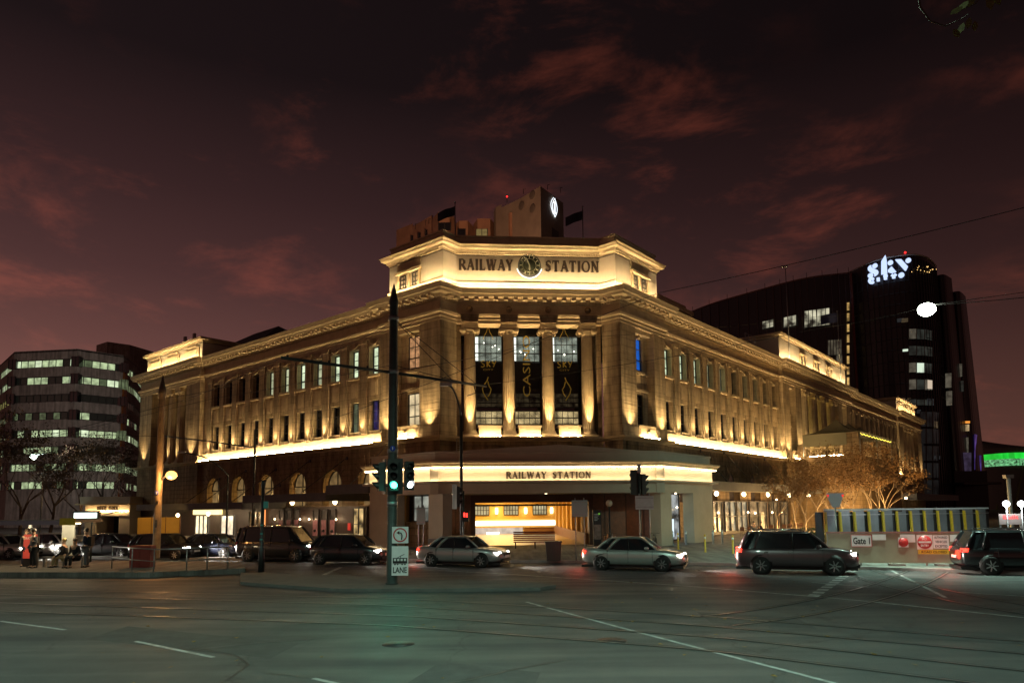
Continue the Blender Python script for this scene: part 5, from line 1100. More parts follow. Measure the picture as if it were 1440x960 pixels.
# ------------------------------------------------------------------ stadium far right
SD = thing('stadium', 'curved stadium roof edge glowing green beyond the dark tower', 'stadium', (220, 350, 0))
n = 20; ar = [(1350 + 170 * k / n, 350 - 30 * sin(pi * k / n)) for k in range(n + 1)]
P = [H(u, 650, Y) for u, Y in ar]; zz0, zz1 = hz(663, 345) + 1.6, hz(652, 345) + 1.6
m = MB(); m.prism([xy(p) for p in P] + [(P[-1].x, P[-1].y + 80), (P[0].x, P[0].y + 80)], 0, zz1 + 2.5); m.build('bowl', newmat('stadium_roof', (.10, .11, .09), .6), SD)
m = MB(); m.add([V((p.x, p.y - .5, z)) for p in P for z in (zz0 + 1, zz1 - .2)], [(2 * i, 2 * i + 2, 2 * i + 3, 2 * i + 1) for i in range(n)]); m.build('green_ring', lit((.02, .9, .06), .75, .4, .1, key='green'), SD)
m = MB(); m.add([V((p.x, p.y - .6, z)) for p in P for z in (zz0 - 2.2, zz0 + 1)], [(2 * i, 2 * i + 2, 2 * i + 3, 2 * i + 1) for i in range(n)]); m.build('pale_green_ring', lit((.3, .95, .4), .35, .9, .8, key='green2'), SD)
for k in range(6): m = MB(); q0 = P[2 + 3 * k]; m.tube([V((q0.x, q0.y - 2, 0)), V((q0.x + 6, q0.y - 1, zz0 - 2))], .5, 5); m.build('raking_strut', newmat('strut_green', (.12, .16, .05), .6), SD)
m = MB(); vs = [];
for i in range(n + 1): f = i / n; vs += [V((P[i].x, P[i].y - .3, zz1 + 2.4)), V((P[i].x, P[i].y + 25, zz1 + 2.4 + 9 * max(0, 1 - abs(f - .15) * 1.2)))]
m.add(vs, [(2 * i, 2 * i + 2, 2 * i + 3, 2 * i + 1) for i in range(n)]); m.build('roof', newmat('stadium_roof2', (.09, .10, .08), .6), SD)
# ================================================================== STREET
def pipe(name, pts, r, mat, parent, n=8): m = MB(); m.tube(pts, r, n); return m.build(name, mat, parent)
def bx(name, x0, x1, y0, y1, z0, z1, mat, parent, F=ID): m = MB(); m.box(x0, x1, y0, y1, z0, z1, F); return m.build(name, mat, parent)
def Ffac(c, ang=0):            # a local frame whose face looks at the road (towards -y), turned by ang
    c = V(c); return Fr(c, (cos(ang), sin(ang), 0), (sin(ang), -cos(ang), 0))
green = lit((.05, 1, .62), 14, key='greenlight'); whitel = lit((.85, .93, 1), 9, key='whitelight'); redl = lit((1, .03, .02), 5, key='redlight')
lensd = newmat('dark_lens', (.02, .02, .02), .2)
def signal_head(F, z0, parent, lit_i=None, mat=None, n=3, w_=.32, back=True, name='signal_head'):
    h = n * .33 + .06; m = MB(); m.box(-w_ / 2, w_ / 2, -.12, .1, z0, z0 + h, F); m.box(-w_ / 2 - .12, w_ / 2 + .12, -.13, -.11, z0 - .12, z0 + h + .12, F) if back else None
    o = m.build(name, M['dpole'], parent)
    for i in range(n):
        zc_ = z0 + .2 + .33 * i; v = MB()
        ring = [(F(.135 * cos(a), .1, zc_ + .135 * sin(a)), F(.135 * cos(a), .1 + .24 * max(.15, .5 + .5 * sin(a)), zc_ + .135 * sin(a))) for a in [2 * pi * k / 14 for k in range(14)]]
        v.add([p for q_ in ring for p in q_], [(2 * k, 2 * ((k + 1) % 14), 2 * ((k + 1) % 14) + 1, 2 * k + 1) for k in range(14)]); v.build('visor', M['black'], o, recalc=False)
        l = MB(); l.lathe([(.12, 0), (.09, .03), (.01, .045)], F(0, .1, zc_), 16, ax=F.n); l.build('lens', mat if i == lit_i else lensd, o)
    return o
# --- tram pole with the green light
b0 = gnd(551, 825); b0.z = .11
TP = thing('tram_pole', 'thick dark green pointed tram pole carrying the green traffic light and LANE sign', 'pole', b0)
zt_p = at(555, 398, b0.y).z
m = MB(); m.lathe([(.24, .0), (.24, .05), (.205, .06), (.19, 3.2), (.17, 6.5), (.155, zt_p - .95), (.17, zt_p - .93), (.17, zt_p - .8), (.01, zt_p - .14)], b0, 16); m.build('shaft', M['dpole'], TP)
for v in (448, 523, 634, 708):
    z = at(553, v, b0.y).z; m = MB(); m.lathe([(.2, -.08), (.2, .08)], V((b0.x, b0.y, z)), 14); m.build('clamp', M['steel'], TP)
zA = at(553, 524, b0.y).z; P1 = V((b0.x - 3.3, b0.y - 2.7, zA + .02)); P2 = V((b0.x + 3.35, b0.y + 3.2, zA + .02)); c0 = V((b0.x, b0.y, zA))
pipe('bracket_arm', [c0, P1], .055, M['dpole'], TP); pipe('bracket_arm', [c0, P2], .055, M['dpole'], TP)
pipe('arm_stay', [V((b0.x, b0.y, at(553, 448, b0.y).z)), c0.lerp(P2, .9)], .014, M['black'], TP, 5); pipe('arm_stay', [V((b0.x, b0.y, at(553, 448, b0.y).z)), c0.lerp(P2, .62)], .014, M['black'], TP, 5)
for k in (.25, .6, .95): q_ = c0.lerp(P1, k); pipe('insulator', [q_, q_ + V((0, 0, .12))], .04, M['black'], TP, 6)
q_ = c0.lerp(P2, .85); pipe('registration_arm', [q_, q_ + V((.1, 0, -.35)), q_ + V((-.25, -.2, -.5))], .022, M['black'], TP, 5)
m = MB(); zz = at(552, 631, b0.y).z; m.lathe([(.10, 0), (.10, .01)], V((b0.x + .03, b0.y - .195, zz)), 18, ax=(0, -1, 0)); o = m.build('blue_disc', M['blue'], TP); m = MB(); m.box(-.014, .014, .012, .016, -.05, .06, Ffac((b0.x + .03, b0.y - .195, zz))); m.build('disc_mark', M['white'], o)
F0 = Ffac((b0.x + .13, b0.y - .34, 0)); z0 = at(555, 690, b0.y).z
signal_head(F0, z0, TP, 0, green); signal_head(Ffac((b0.x + .62, b0.y - .1, 0), radians(28)), z0 + .02, TP, 0, whitel, back=False); signal_head(Ffac((b0.x - .42, b0.y - .05, 0), radians(-68)), z0 + .0, TP, None, None)
for z in (z0 + .15, z0 + .9): m = MB(); m.box(-.42, .62, -.02, .02, z, z + .05, Ffac((b0.x, b0.y - .08, 0))); m.build('signal_bracket', M['dpole'], TP)
lamp('SPOT', F0(0, .5, z0 + .2), 200, (.05, 1, .62), TP, .1, to=F0(.6, 6, z0 - 1.6), angle=150, blend=1, name='green_glow')
lamp('POINT', F0(.0, .30, z0 + .2), 5, (.05, 1, .62), TP, .08, name='green_glow')
# no-turn sign and lane sign
Fs = Ffac((b0.x + .33, b0.y - .24, 0)); za, zb_ = at(556, 763, b0.y).z, at(556, 740, b0.y).z; wd = zb_ - za
m = MB(); m.box(-wd / 2, wd / 2, -.006, .0, za, zb_, Fs); o = m.build('turn_sign', M['white'], TP)
m = MB(); R1 = wd * .43
for k in range(32):
    a, b = 2 * pi * k / 32, 2 * pi * (k + 1) / 32; zc_ = (za + zb_) / 2
    m.ext([Fs(R1 * cos(a), .002, zc_ + R1 * sin(a)), Fs(R1 * cos(b), .002, zc_ + R1 * sin(b)), Fs(R1 * .82 * cos(b), .002, zc_ + R1 * .82 * sin(b)), Fs(R1 * .82 * cos(a), .002, zc_ + R1 * .82 * sin(a))], Fs.n * .003)
a = radians(-42); m.ext([Fs(-R1 * .9 * cos(a) + s1 * .025 * sin(a), .009, zc_ - R1 * .9 * sin(a) + s1 * .025 * cos(a)) for s1 in (1,)] + [Fs(-R1 * .9 * cos(a) - .025 * sin(a), .009, zc_ - R1 * .9 * sin(a) - .025 * cos(a)), Fs(R1 * .9 * cos(a) - .025 * sin(a), .009, zc_ + R1 * .9 * sin(a) - .025 * cos(a)), Fs(R1 * .9 * cos(a) + .025 * sin(a), .009, zc_ + R1 * .9 * sin(a) + .025 * cos(a))], Fs.n * .003)
m.build('red_ring', M['red'], o)
m = MB(); m.tube([Fs(.05, .007, zc_ - .17), Fs(.07, .007, zc_ - .02), Fs(.03, .007, zc_ + .07), Fs(-.04, .007, zc_ + .08)], .022, 4); m.ext([Fs(-.03, .005, zc_ + .15), Fs(-.03, .005, zc_ + .01), Fs(-.13, .005, zc_ + .08)], Fs.n * .004); m.build('turn_arrow', M['black'], o)
za, zb_ = at(556, 808, b0.y).z, at(556, 767, b0.y).z; ww = .30
Fs = Ffac((b0.x + .33, b0.y - .245, 0)); m = MB(); m.box(-ww, ww, -.006, 0, za, zb_, Fs); o = m.build('lane_sign', M['white'], TP)
m = MB(); sans(m, 'LANE', Fs, 0, za + .10, .20, .004, width=.50, bold=True); m.build('lane_lettering', M['black'], o)
m = MB()
for x0, x1, y0, y1 in ((-.26, .26, .44, .52), (-.26, .26, .60, .63), (-.26, -.22, .52, .60), (.22, .26, .52, .60), (-.14, -.1, .52, .60), (-.02, .02, .52, .60), (.1, .14, .52, .60), (-.24, .24, .415, .43)): m.box(x0, x1, .002, .005, za + y0, za + y1, Fs)
for x in (-.18, -.08, .08, .18): m.lathe([(.03, 0), (.03, .004)], Fs(x, .002, za + .405), 10, ax=Fs.n)
m.tube([Fs(-.1, .004, za + .63), Fs(.02, .004, za + .70), Fs(.16, .004, za + .76)], .01, 4); m.tube([Fs(.02, .004, za + .63), Fs(.02, .004, za + .70)], .01, 4)
m.build('tram_symbol', M['black'], o)
bd = MB(); bd.run([(b0.x - .31, b0.y - .25), (b0.x + .65, b0.y - .25)], [(0, za), (0.001, za)]) if False else None
# --- second tapered tram pole with the sodium lamp
b1 = gnd(219, 792); b1.z = .24
TP2 = thing('tram_pole', 'pointed tram pole on the left carrying the orange sodium lamp', 'pole', b1)
zt1 = at(224, 527, b1.y).z
m = MB(); m.lathe([(.24, 0), (.2, .1), (.19, 4), (.17, zt1 - 1.3), (.2, zt1 - 1.28), (.19, zt1 - 1.1), (.01, zt1 - .24)], b1, 14); m.build('shaft', newmat('weathered_pole_paint', (.14, .12, .08), .6, var=.35, vscale=4), TP2)
sl = at(241, 668, b1.y - .3); pipe('lamp_arm', [V((b1.x, b1.y, sl.z - .35)), V((sl.x - .25, sl.y, sl.z + .02)), sl + V((0, 0, .12))], .04, M['steel'], TP2)
m = MB(); m.ball(sl, .29, 14, .85); m.build('lamp_bowl', lit((1, .46, .11), 3.6, key='sodium'), TP2)
lamp('POINT', sl + V((0, -.35, -.32)), 520, (1, .42, .12), TP2, .2, name='sodium_light')
zz = at(222, 693, b1.y).z; m = MB(); m.lathe([(.12, 0), (.12, .01)], V((b1.x, b1.y - .2, zz)), 16, ax=(0, -1, 0)); o = m.build('blue_disc', M['blue'], TP2); m = MB(); m.box(-.016, .016, .012, .018, -.06, .07, Ffac((b1.x, b1.y - .2, zz))); m.build('disc_mark', M['white'], o)
for v in (707, 734, 738, 741): zz = at(221, v, b1.y).z; bx('cable_box', -.05, .05, 0, .06, zz, zz + .14, M['black'], TP2, Ffac((b1.x + .05, b1.y - .19, 0)))
# catenary pole further back with a cross arm
b2 = V((at(355, 760, 62).x, 62, .13)); TP3 = thing('catenary_pole', 'thin black catenary pole with a long cross arm in front of the left wing', 'pole', b2)
zt2 = at(355, 604, 62).z; m = MB(); m.lathe([(.16, 0), (.12, 3), (.09, zt2 - .13)], b2, 10); m.build('shaft', M['black'], TP3)
q_ = at(355, 629, 62); pipe('cross_arm', [q_, at(300, 621, 64), at(233, 613, 68)], .06, M['black'], TP3)
# street lamps with curved arms
def curved_lamp(bu, bv, Y, top, head, label, lit_=None):
    base = V((at(bu, bv, Y).x, Y, .13)); r = thing('street_lamp', label, 'street lamp', base, 'curved arm street lamps'); tp = at(*top, Y); hd = at(*head, Y)
    pipe('post', [base, V((base.x, Y, tp.z))], .085, M['dpole'], r); n = 10
    pipe('arm', [V((base.x, Y, tp.z)).lerp(V((hd.x, Y, hd.z)), k / n) + V((0, 0, (hd.z - tp.z) * 0)) + V((0, 0, .9 * sin(pi * .5 * k / n) * 1.0 * (1 - k / n) * 1.6)) for k in range(n + 1)], .05, M['dpole'], r)
    m = MB(); s_ = -1 if hd.x < tp.x else 1; m.box(hd.x - .4, hd.x + .25, Y - .14, Y + .14, hd.z - .06, hd.z + .1); m.build('lamp_head', M['greysign'], r); return r
curved_lamp(649, 790, 37.5, (648, 585), (629, 541), 'dark street lamp with its arm curving left in front of the columns')
curved_lamp(318, 760, 60, (310, 668), (257, 636), 'street lamp with its arm curving left beside the orange sodium light')
# hanging lamp on the right
wires_m = newmat('black_wire', (.01, .01, .01), .6)
hl = at(1303, 433, 30)
HL = thing('hanging_lamp', 'bright white street lamp hanging from the span wire at right', 'street lamp', hl, 'lamps hung over the road')
m = MB(); m.lathe([(.05, .12), (.27, .10), (.32, .0), (.30, -.02)], hl, 18); m.build('shade', M['greysign'], HL)
m = MB(); m.ball(hl + V((0, 0, -.07)), .36, 16, .8); m.build('bulb', lit((.90, 1, .80), 40, key='hangbulb'), HL)
COOL = (.60, 1.0, .80)
lamp('SPOT', hl + V((0, 0, -.45)), 12500, COOL, HL, .25, to=hl + V((4, 6, -12)), angle=150, blend=1, name='hanging_light')
for k, p in enumerate((V((3, 9.5, 12.6)), V((-15, 12, 12.6)))):  # two added lamps, out of view overhead, to light the near road
    r = thing('hanging_lamp', 'added unseen lamp hung over the nearest traffic lane above the picture' if k == 0 else 'added unseen lamp hung over the tram stop lane above the picture', 'street lamp', p, 'lamps hung over the road')
    m = MB(); m.lathe([(.05, .12), (.27, .10), (.32, .0), (.30, -.02)], p, 18); m.build('shade', M['greysign'], r); m = MB(); m.ball(p + V((0, 0, -.07)), .26, 14, .6); m.build('bulb', lit((.90, 1, .80), 10, key='addedbulb'), r)
    lamp('SPOT', p + V((0, 0, -.4)), 8000 if k == 0 else 5000, COOL, r, .25, to=p + V((0, 3, -12)), angle=135, blend=1, name='hanging_light')
# left far white street lamp
gl = at(47, 642, 80); GL = thing('street_lamp', 'greenish white street lamp glowing in the bare trees at far left', 'street lamp', V((gl.x, 80, .1)))
pipe('post', [V((gl.x + 1.2, 80, .1)), V((gl.x + 1.2, 80, gl.z + .3)), gl + V((0, 0, .2))], .08, M['steel'], GL); m = MB(); m.ball(gl, .34, 12); m.build('lamp_bowl', lit((.75, 1, .85), 14, key='farlamp'), GL); lamp('POINT', gl + V((0, .6, -.2)), 500, (.78, .95, .85), GL, .3, name='street_and_fill_light'); lamp('SPOT', gl + V((-1, .8, 0)), 16000, (.95, .85, .78), GL, .3, to=(-72, 128, 16), angle=100, blend=1, name='street_and_fill_light')  # the spot is an added fill that brightens the office block
sl2 = at(11, 693, 78)
# --- overhead wires
def wire(label, pts, r=.012, sag=0):
    m = MB(); P = [V(p) for p in pts]; Q = []
    for i in range(len(P) - 1):
        for k in range(8): t = k / 8; Q.append(P[i].lerp(P[i + 1], t) - V((0, 0, sag * 4 * t * (1 - t))))
    Q.append(P[-1]); m.tube(Q, r, 4); tag(m.build('overhead_wire', wires_m), label, 'wire', 'overhead tram wires')
wire('long overhead wire rising from the corner columns to the upper right sky', [at(470, 588, 45), at(925, 412, 33), at(1440, 292, 24), at(1600, 255, 21)], .016, .1)
wire('span wire holding the bright hanging lamp over the road', [at(1600, 398, 26), hl + V((.3, 0, .14)), at(1160, 460, 36), at(860, 515, 50), at(640, 545, 55)], .016, .1)
wire('lower span wire leaving the picture right of the bright lamp', [at(1600, 382, 26), at(1440, 411, 28), hl + V((0, .4, .2))], .014, .0)
wire('thin wire from the left arm of the green tram pole down to the left', [P1, at(250, 565, 34), at(-60, 640, 44)], .012, .1)
wire('thin wire crossing the left wing from the green tram pole to the left pavilion', [P2, c0 + V((0, 0, .3)), at(300, 560, 45), at(0, 630, 60)], .012, .05)
wire('feeder wire between the tapered pole at left and the green tram pole', [at(224, 560, 41.4), at(380, 525, 34), V((b0.x, b0.y, zt_p - 1.5))], .012, .2)
wire('dark horizontal wire in front of the left office block', [at(-60, 604, 60), at(160, 612, 66), at(233, 613, 68)], .02, 0)
wire('wire over the columns from the street lamp to the right wing', [at(560, 520, 30), at(760, 478, 45), at(1150, 445, 60), at(1190, 440, 100)], .012, .2)
# ------------------------------------------------------------------ cars
paints = {}
def paint(name, col, metal=.35):
    if name not in paints: paints[name] = newmat(name, col, .32, metal=metal, coat=.8, var=.03, vscale=2)
    return paints[name]
carglass = newmat('car_glass', (.012, .016, .018), .05, spec=1.0)
chrome = newmat('chrome', (.5, .5, .5), .15, metal=1); headm = emat('headlight_on', (1, .93, .80), 60); tailm = emat('tail_light_on', (1, .03, .015), 5); amber = emat('amber_marker', (1, .35, .03), 1.0)
def car(label, style, col, loc, heading, lights=True, group='cars at the junction', hl_power=700, tail=True):
    """style: sedan / suv / hatch; local x forward, built at the origin then placed"""
    Lc, Wc, Hc, wb, wr = dict(sedan=(4.65, 1.80, 1.45, 2.70, .32), suv=(4.75, 1.90, 1.72, 2.78, .36), hatch=(4.2, 1.76, 1.50, 2.6, .31), van=(4.9, 1.92, 1.90, 2.95, .34))[style]
    root = thing('parked_car' if False else 'car', label, 'car', (0, 0, 0), group); h = Lc / 2; w = Wc / 2; k = {'sedan': 0, 'suv': 1, 'hatch': 2, 'van': 3}[style]; body = paint(*col)
    belt = (.93, 1.08, .95, 1.12)[k]; hood = (.86, 1.02, .88, 1.05)[k]; deck = (.98, belt, belt, belt)[k]; gc = (.17, .24, .18, .2)[k]
    st = [(-h, .62, .50, deck - .16), (-h + .05, .80, .34, deck - .06), (-h + .22, .92, .27, deck), (-h + .75, .985, .2, deck + .01), (-wb / 2, 1, .2, belt), (0, 1, .19, belt), (wb / 2 - .35, 1, .2, belt - .01), (wb / 2 + .0, .99, .2, hood + .06), (h - .62, .965, .2, hood), (h - .30, .9, .22, hood - .07), (h - .08, .76, .28, hood - .17), (h, .58, .40, hood - .30)]
    m = MB(); vs = []; N = 12
    for x, f, zb, zt in st:
        ww = w * f; zb = max(zb, gc)
        half = [(0, zb), (ww * .80, zb), (ww * .965, zb + .10), (ww * 1.0, zb + (zt - zb) * .45), (ww * .985, zb + (zt - zb) * .72), (ww * .93, zt - .03), (ww * .84, zt), (0, zt + .025)]
        ring = half + [(-y, z) for y, z in half[-2:0:-1]]; vs += [V((x, y, z)) for y, z in ring]; N = len(ring)
    fs = [(i * N + j, i * N + (j + 1) % N, (i + 1) * N + (j + 1) % N, (i + 1) * N + j) for i in range(len(st) - 1) for j in range(N)] + [tuple(range(N))[::-1], tuple(range((len(st) - 1) * N, len(st) * N))]
    m.add(vs, fs, True); bo = m.build('body', body, root); md = bo.modifiers.new('s', 'SUBSURF'); md.levels = 1; md.render_levels = 1
    # greenhouse
    xr0, xr1, xf1, xf0 = [(-1.55, -.95, .42, 1.12), (-2.16, -1.80, .55, 1.25), (-1.95, -1.45, .48, 1.18), (-2.38, -2.2, .95, 1.65)][k]
    if style == 'sedan': xr0 = -1.62
    zr = Hc; wb_, wt_ = w * .90, w * .70
    gx = [(xr0, belt - .04, wb_ * .96, 0), (xr1, zr - .03, wt_, 0)]
    g = MB(); base = [(xr0, wb_ * .9), (xr0 + .3, wb_ * .985), (-.2, wb_), (xf0 - .5, wb_ * .98), (xf0, wb_ * .80)]; topp = [(xr1, wt_ * .88), (xr1 + .25, wt_), (-.2, wt_ * 1.03), (xf1 - .2, wt_), (xf1, wt_ * .88)]
    bl = [(x, y) for x, y in base] + [(x, -y) for x, y in base[::-1]]; tl = [(x, y) for x, y in topp] + [(x, -y) for x, y in topp[::-1]]; n = len(bl)
    g.add([V((x, y, belt - .05)) for x, y in bl] + [V((x, y, zr - .05)) for x, y in tl], [(i, (i + 1) % n, n + (i + 1) % n, n + i) for i in range(n)] + [tuple(range(n, 2 * n))], False); go_ = g.build('windows', carglass, root)
    r = MB(); r.add([V((x * 1.0, y * 1.04, zr - .06)) for x, y in tl] + [V((x * .97 - .02, y * .93, zr + .0)) for x, y in tl] + [V((-.3, 0, zr + .03))], [(i, (i + 1) % n, n + (i + 1) % n, n + i) for i in range(n)] + [(n + i, n + (i + 1) % n, 2 * n) for i in range(n)], True); r.build('roof', body, root)
    for s_ in (-1, 1):
        def gp(x0, y0, x1, y1, rr=.04): m_ = MB(); m_.tube([V((x0, s_ * y0 * 1.0, belt - .05)), V(((x0 + x1) / 2, s_ * (y0 + y1) / 2 * 1.03, (belt + zr) / 2)), V((x1, s_ * y1, zr - .04))], rr, 6); m_.build('pillar', body, root)
        gp(base[0][0], base[0][1], topp[0][0], topp[0][1], .06); gp(base[4][0], base[4][1], topp[4][0], topp[4][1], .045)
        gp(base[1][0] + .25, wb_ * .985, topp[1][0] + .15, wt_, .05 if k else .07)
        m_ = MB(); m_.tube([V((-.12, s_ * wb_, belt - .05)), V((-.16, s_ * wt_ * 1.03, zr - .05))], .035, 6); m_.build('pillar', M['black'], root)
        if k in (1, 3): m_ = MB(); m_.tube([V((xr1 + .3, s_ * wt_ * .9, zr + .0)), V((xr1 + .4, s_ * wt_ * .92, zr + .07)), V((xf1 - .3, s_ * wt_ * .92, zr + .07)), V((xf1 - .2, s_ * wt_ * .9, zr))], .02, 6); m_.build('roof_rail', chrome, root)
        # door joints and handles
        for x in (-.14, wb / 2 - .42, -wb / 2 + .28): m_ = MB(); m_.box(x - .006, x + .006, s_ * w * .95, s_ * w * 1.004, gc + .18, belt - .05); m_.build('door_joint', M['black'], bo)
        for x in (.0, -.95): m_ = MB(); m_.box(x - .34 + .02, x - .16, s_ * w * .97, s_ * w * 1.012, belt - .2, belt - .16); m_.build('door_handle', chrome if k else body, bo)
        mi = MB(); mi.ball(V((xf0 - .42, s_ * (w + .09), belt + .06)), .11, 10, .7); mi.box(xf0 - .44, xf0 - .38, s_ * (w - .14), s_ * (w + .05), belt, belt + .05); mi.build('wing_mirror', body, root)
        for x in (-wb / 2, wb / 2):
            a_ = MB(); a_.lathe([(wr + .07, 0), (wr + .07, .012)], V((x, s_ * (w - .03 if s_ > 0 else w - .03) , wr + .01)), 24, ax=(0, s_, 0)); a_.build('wheel_arch', M['black'], root)
            c_ = V((x, s_ * (w - .17), wr)); wm_ = MB(); wm_.lathe([(wr * .62, 0), (wr * .94, 0), (wr, .03), (wr, .17), (wr * .95, .2), (wr * .66, .2)], c_, 24, ax=(0, s_, 0)); wh_ = wm_.build('wheel', M['rubber'], root)
            rm = MB(); rm.lathe([(wr * .66, .185), (wr * .62, .2), (wr * .60, .15), (.001, .13)], c_, 24, ax=(0, s_, 0))
            for q_ in range(7):
                an = 2 * pi * q_ / 7; d1 = V((cos(an), 0, sin(an))); rm.tube([c_ + V((0, s_ * .19, 0)) + d1 * .03, c_ + V((0, s_ * .2, 0)) + d1 * wr * .62], [.035, .022], 5)
            rm.build('rim', M['alloy'], wh_)
        yy = s_ * w * .70; hz_ = hood - .20
        e = MB(); e.ext([V((h - .17, s_ * w * .52, hz_ - .06)), V((h - .27, s_ * w * .82, hz_ - .04)), V((h - .36, s_ * w * .87, hz_ + .05)), V((h - .22, s_ * w * .52, hz_ + .08))], (.10, s_ * .03, 0)); e.build('headlight', headm if lights else lensd, root)
        e = MB(); zt_l = (deck - .2) if k == 0 else belt - .14; e.ext([V((-h + .08, s_ * w * .58, zt_l - .07)), V((-h + .22, s_ * w * .90, zt_l - .05)), V((-h + .26, s_ * w * .91, zt_l + .09)), V((-h + .11, s_ * w * .58, zt_l + .09))], (-.07, s_ * .045, 0)); e.build('tail_light', tailm if tail else M['red'], root)
        if lights: e = MB(); e.lathe([(.06, 0), (.06, .03)], V((h - .16, s_ * w * .62, .42)), 10, ax=(1, s_ * .2, 0)); e.build('fog_lamp', headm, root) if k in (0, 1) else None
    f = MB(); f.box(h - .07, h + .005, -w * .42, w * .42, hood - .33, hood - .17); f.box(h - .1, h - .0, -w * .6, w * .6, .28, .42); fo = f.build('grille', M['black'], root)
    f = MB(); f.box(h + .006, h + .02, -.26, .26, .45, .56); f.build('number_plate', M['white'], root); f = MB(); f.box(-h - .02, -h + .02, -.26, .26, .62, .73); f.build('number_plate', M['white'], root)
    f = MB(); f.box(-h + .0, h - .1, -w * .7, w * .7, gc - .06, gc + .06); f.build('underbody', M['black'], root)
    if lights: lamp('SPOT', V((h + .15, 0, hood - .2)), hl_power, (1, .93, .8), root, .35, to=V((h + 12, 0, -.3)), angle=95, blend=.8, name='headlight_beam')
    if tail: lamp('POINT', V((-h - .25, 0, .8)), 40, (1, .05, .02), root, .3, name='tail_glow')
    root.location = loc; root.rotation_euler = (0, 0, heading); return root
SIL = ('silver_green_paint', (.42, .46, .43), .5); DRK = ('dark_grey_paint', (.035, .04, .045), .4); MAR = ('maroon_paint', (.10, .02, .025), .4); WHT = ('white_car_paint', (.62, .62, .60), .1); BLK = ('black_car_paint', (.012, .013, .015), .3); BLU = ('navy_paint', (.02, .03, .07), .4)
def gcar(u, v, label, style, col, hd, **k): p = gnd(u, v); return car(label, style, col, V((p.x, p.y, .006)), hd, **k)
gcar(893, 800, 'silver sedan left of the maroon and grey SUV, in front of the canopy pillar', 'sedan', SIL, radians(-20))
gcar(1119, 805, 'dark grey and maroon SUV with headlights on in front of the small lit trees', 'suv', ('maroon_grey_paint', (.10, .075, .08), .5), radians(-17))
gcar(1437, 806, 'dark car half out of the picture at the right edge with a red tail light', 'suv', BLK, radians(-14), hl_power=200)
gcar(652, 795, 'silver sedan with headlights on directly in front of the station portal', 'sedan', ('silver_paint', (.40, .41, .40), .5), radians(-22))
gcar(493, 792, 'dark estate car with bright headlights just left of the LANE sign', 'hatch', DRK, radians(-16), tail=False)
gcar(395, 788, 'black van with roof rails and headlights on behind the slim pole', 'van', BLK, radians(-14), tail=False)
gcar(300, 784, 'dark sedan with headlights on in front of the bright shop', 'sedan', BLU, radians(-13), tail=False)
gcar(233, 786, 'dark car right behind the tapered tram pole', 'hatch', BLK, radians(-13), tail=False)
gcar(160, 783, 'grey car between the tram shelter and the tapered pole', 'sedan', DRK, radians(-12), tail=False)
gcar(75, 783, 'white hatchback behind the people at the tram stop', 'hatch', WHT, radians(-12), tail=False)
gcar(5, 785, 'silver car at the far left edge behind the tram shelter', 'sedan', SIL, radians(-12), tail=False)
# ------------------------------------------------------------------ construction hoarding and fence, right
def ordn(i): return ['first', 'second', 'third', 'fourth', 'fifth', 'sixth', 'seventh', 'eighth', 'ninth', 'tenth', 'eleventh', 'twelfth', 'thirteenth', 'fourteenth', 'fifteenth', 'sixteenth'][i]
ha, hb = at(1160, 745, 49.5), at(1392, 745, 53); ha.z = hb.z = .13; dd = (hb - ha); LH_ = V((dd.x, dd.y, 0)).length; dd = V((dd.x, dd.y, 0)).normalized(); FHo = Fr(ha, dd, V((dd.y, -dd.x, 0)))
HO = thing('site_hoarding', 'long grey panel hoarding with yellow timber posts around the building site', 'hoarding', ha)
panm = newmat('grey_hoarding_panel', (.17, .19, .20), .38, metal=.3, var=.25, vscale=.8)
nP = 12
for k in range(nP):
    t0, t1 = LH_ * k / nP, LH_ * (k + 1) / nP
    bx('panel', t0 + .02, t1 - .28, -.04, 0, .12, 2.28, panm, HO, FHo); bx('panel_gap', t1 - .28, t1 + .02, -.10, -.05, .12, 2.2, M['black'], HO, FHo)
    m = MB(); m.ext([FHo(t0 - .0, .04, .1), FHo(t0 + .16, .04, .1), FHo(t0 + .10, .04, 2.2), FHo(t0 - .06, .04, 2.2)], FHo.n * .12); m.build('timber_post', M['yellow'], HO)
bx('top_rail', 0, LH_, -.06, .03, 2.29, 2.40, M['greysign'], HO, FHo); bx('mid_rail', 0, LH_, .0, .035, 1.95, 2.02, M['steel'], HO, FHo)
m = MB(); [m.box(LH_ * x, LH_ * x + .5, .035, .06, 2.15, 2.28, FHo) for x in (.42,)]; m.build('site_label', M['letter'], HO)
bx('end_banner', -.75, -.08, -.02, .02, .1, 2.2, M['black'], HO, FHo); m = MB(); sans(m, 'PLAN', FHo, -.42, 0, .34, 0, rot=True, width=1.6) if False else None
# the low cloth fence with its notices
fa, fb = at(1165, 780, 31.6), at(1500, 780, 29.6); fa.z = fb.z = .0; dd = V((fb.x - fa.x, fb.y - fa.y, 0)); LF_ = dd.length; dd.normalize(); FF = Fr(fa, dd, V((dd.y, -dd.x, 0)))
FE_ = thing('site_fence', 'low fence with beige cloth and notices in front of the grey hoarding', 'fence', fa)
cloth = newmat('beige_fence_cloth', (.30, .28, .20), .85, var=.15, vscale=1.2); ht = 1.60
bx('cloth', 0, LF_, -.02, 0, .25, ht - .06, cloth, FE_, FF); bx('top_rail', -.05, LF_ + .05, -.05, .02, ht - .05, ht + .02, newmat('pinkish_rail', (.30, .14, .12), .5), FE_, FF)
for k in range(8): t = LF_ * k / 7; bx('post', t - .03, t + .03, -.09, -.03, .0, ht, M['steel'], FE_, FF)
for k in range(5): bx('concrete_foot', LF_ * (k + .5) / 5 - .3, LF_ * (k + .5) / 5 + .3, -.3, .14, .0, .22, kerbm, FE_, FF)
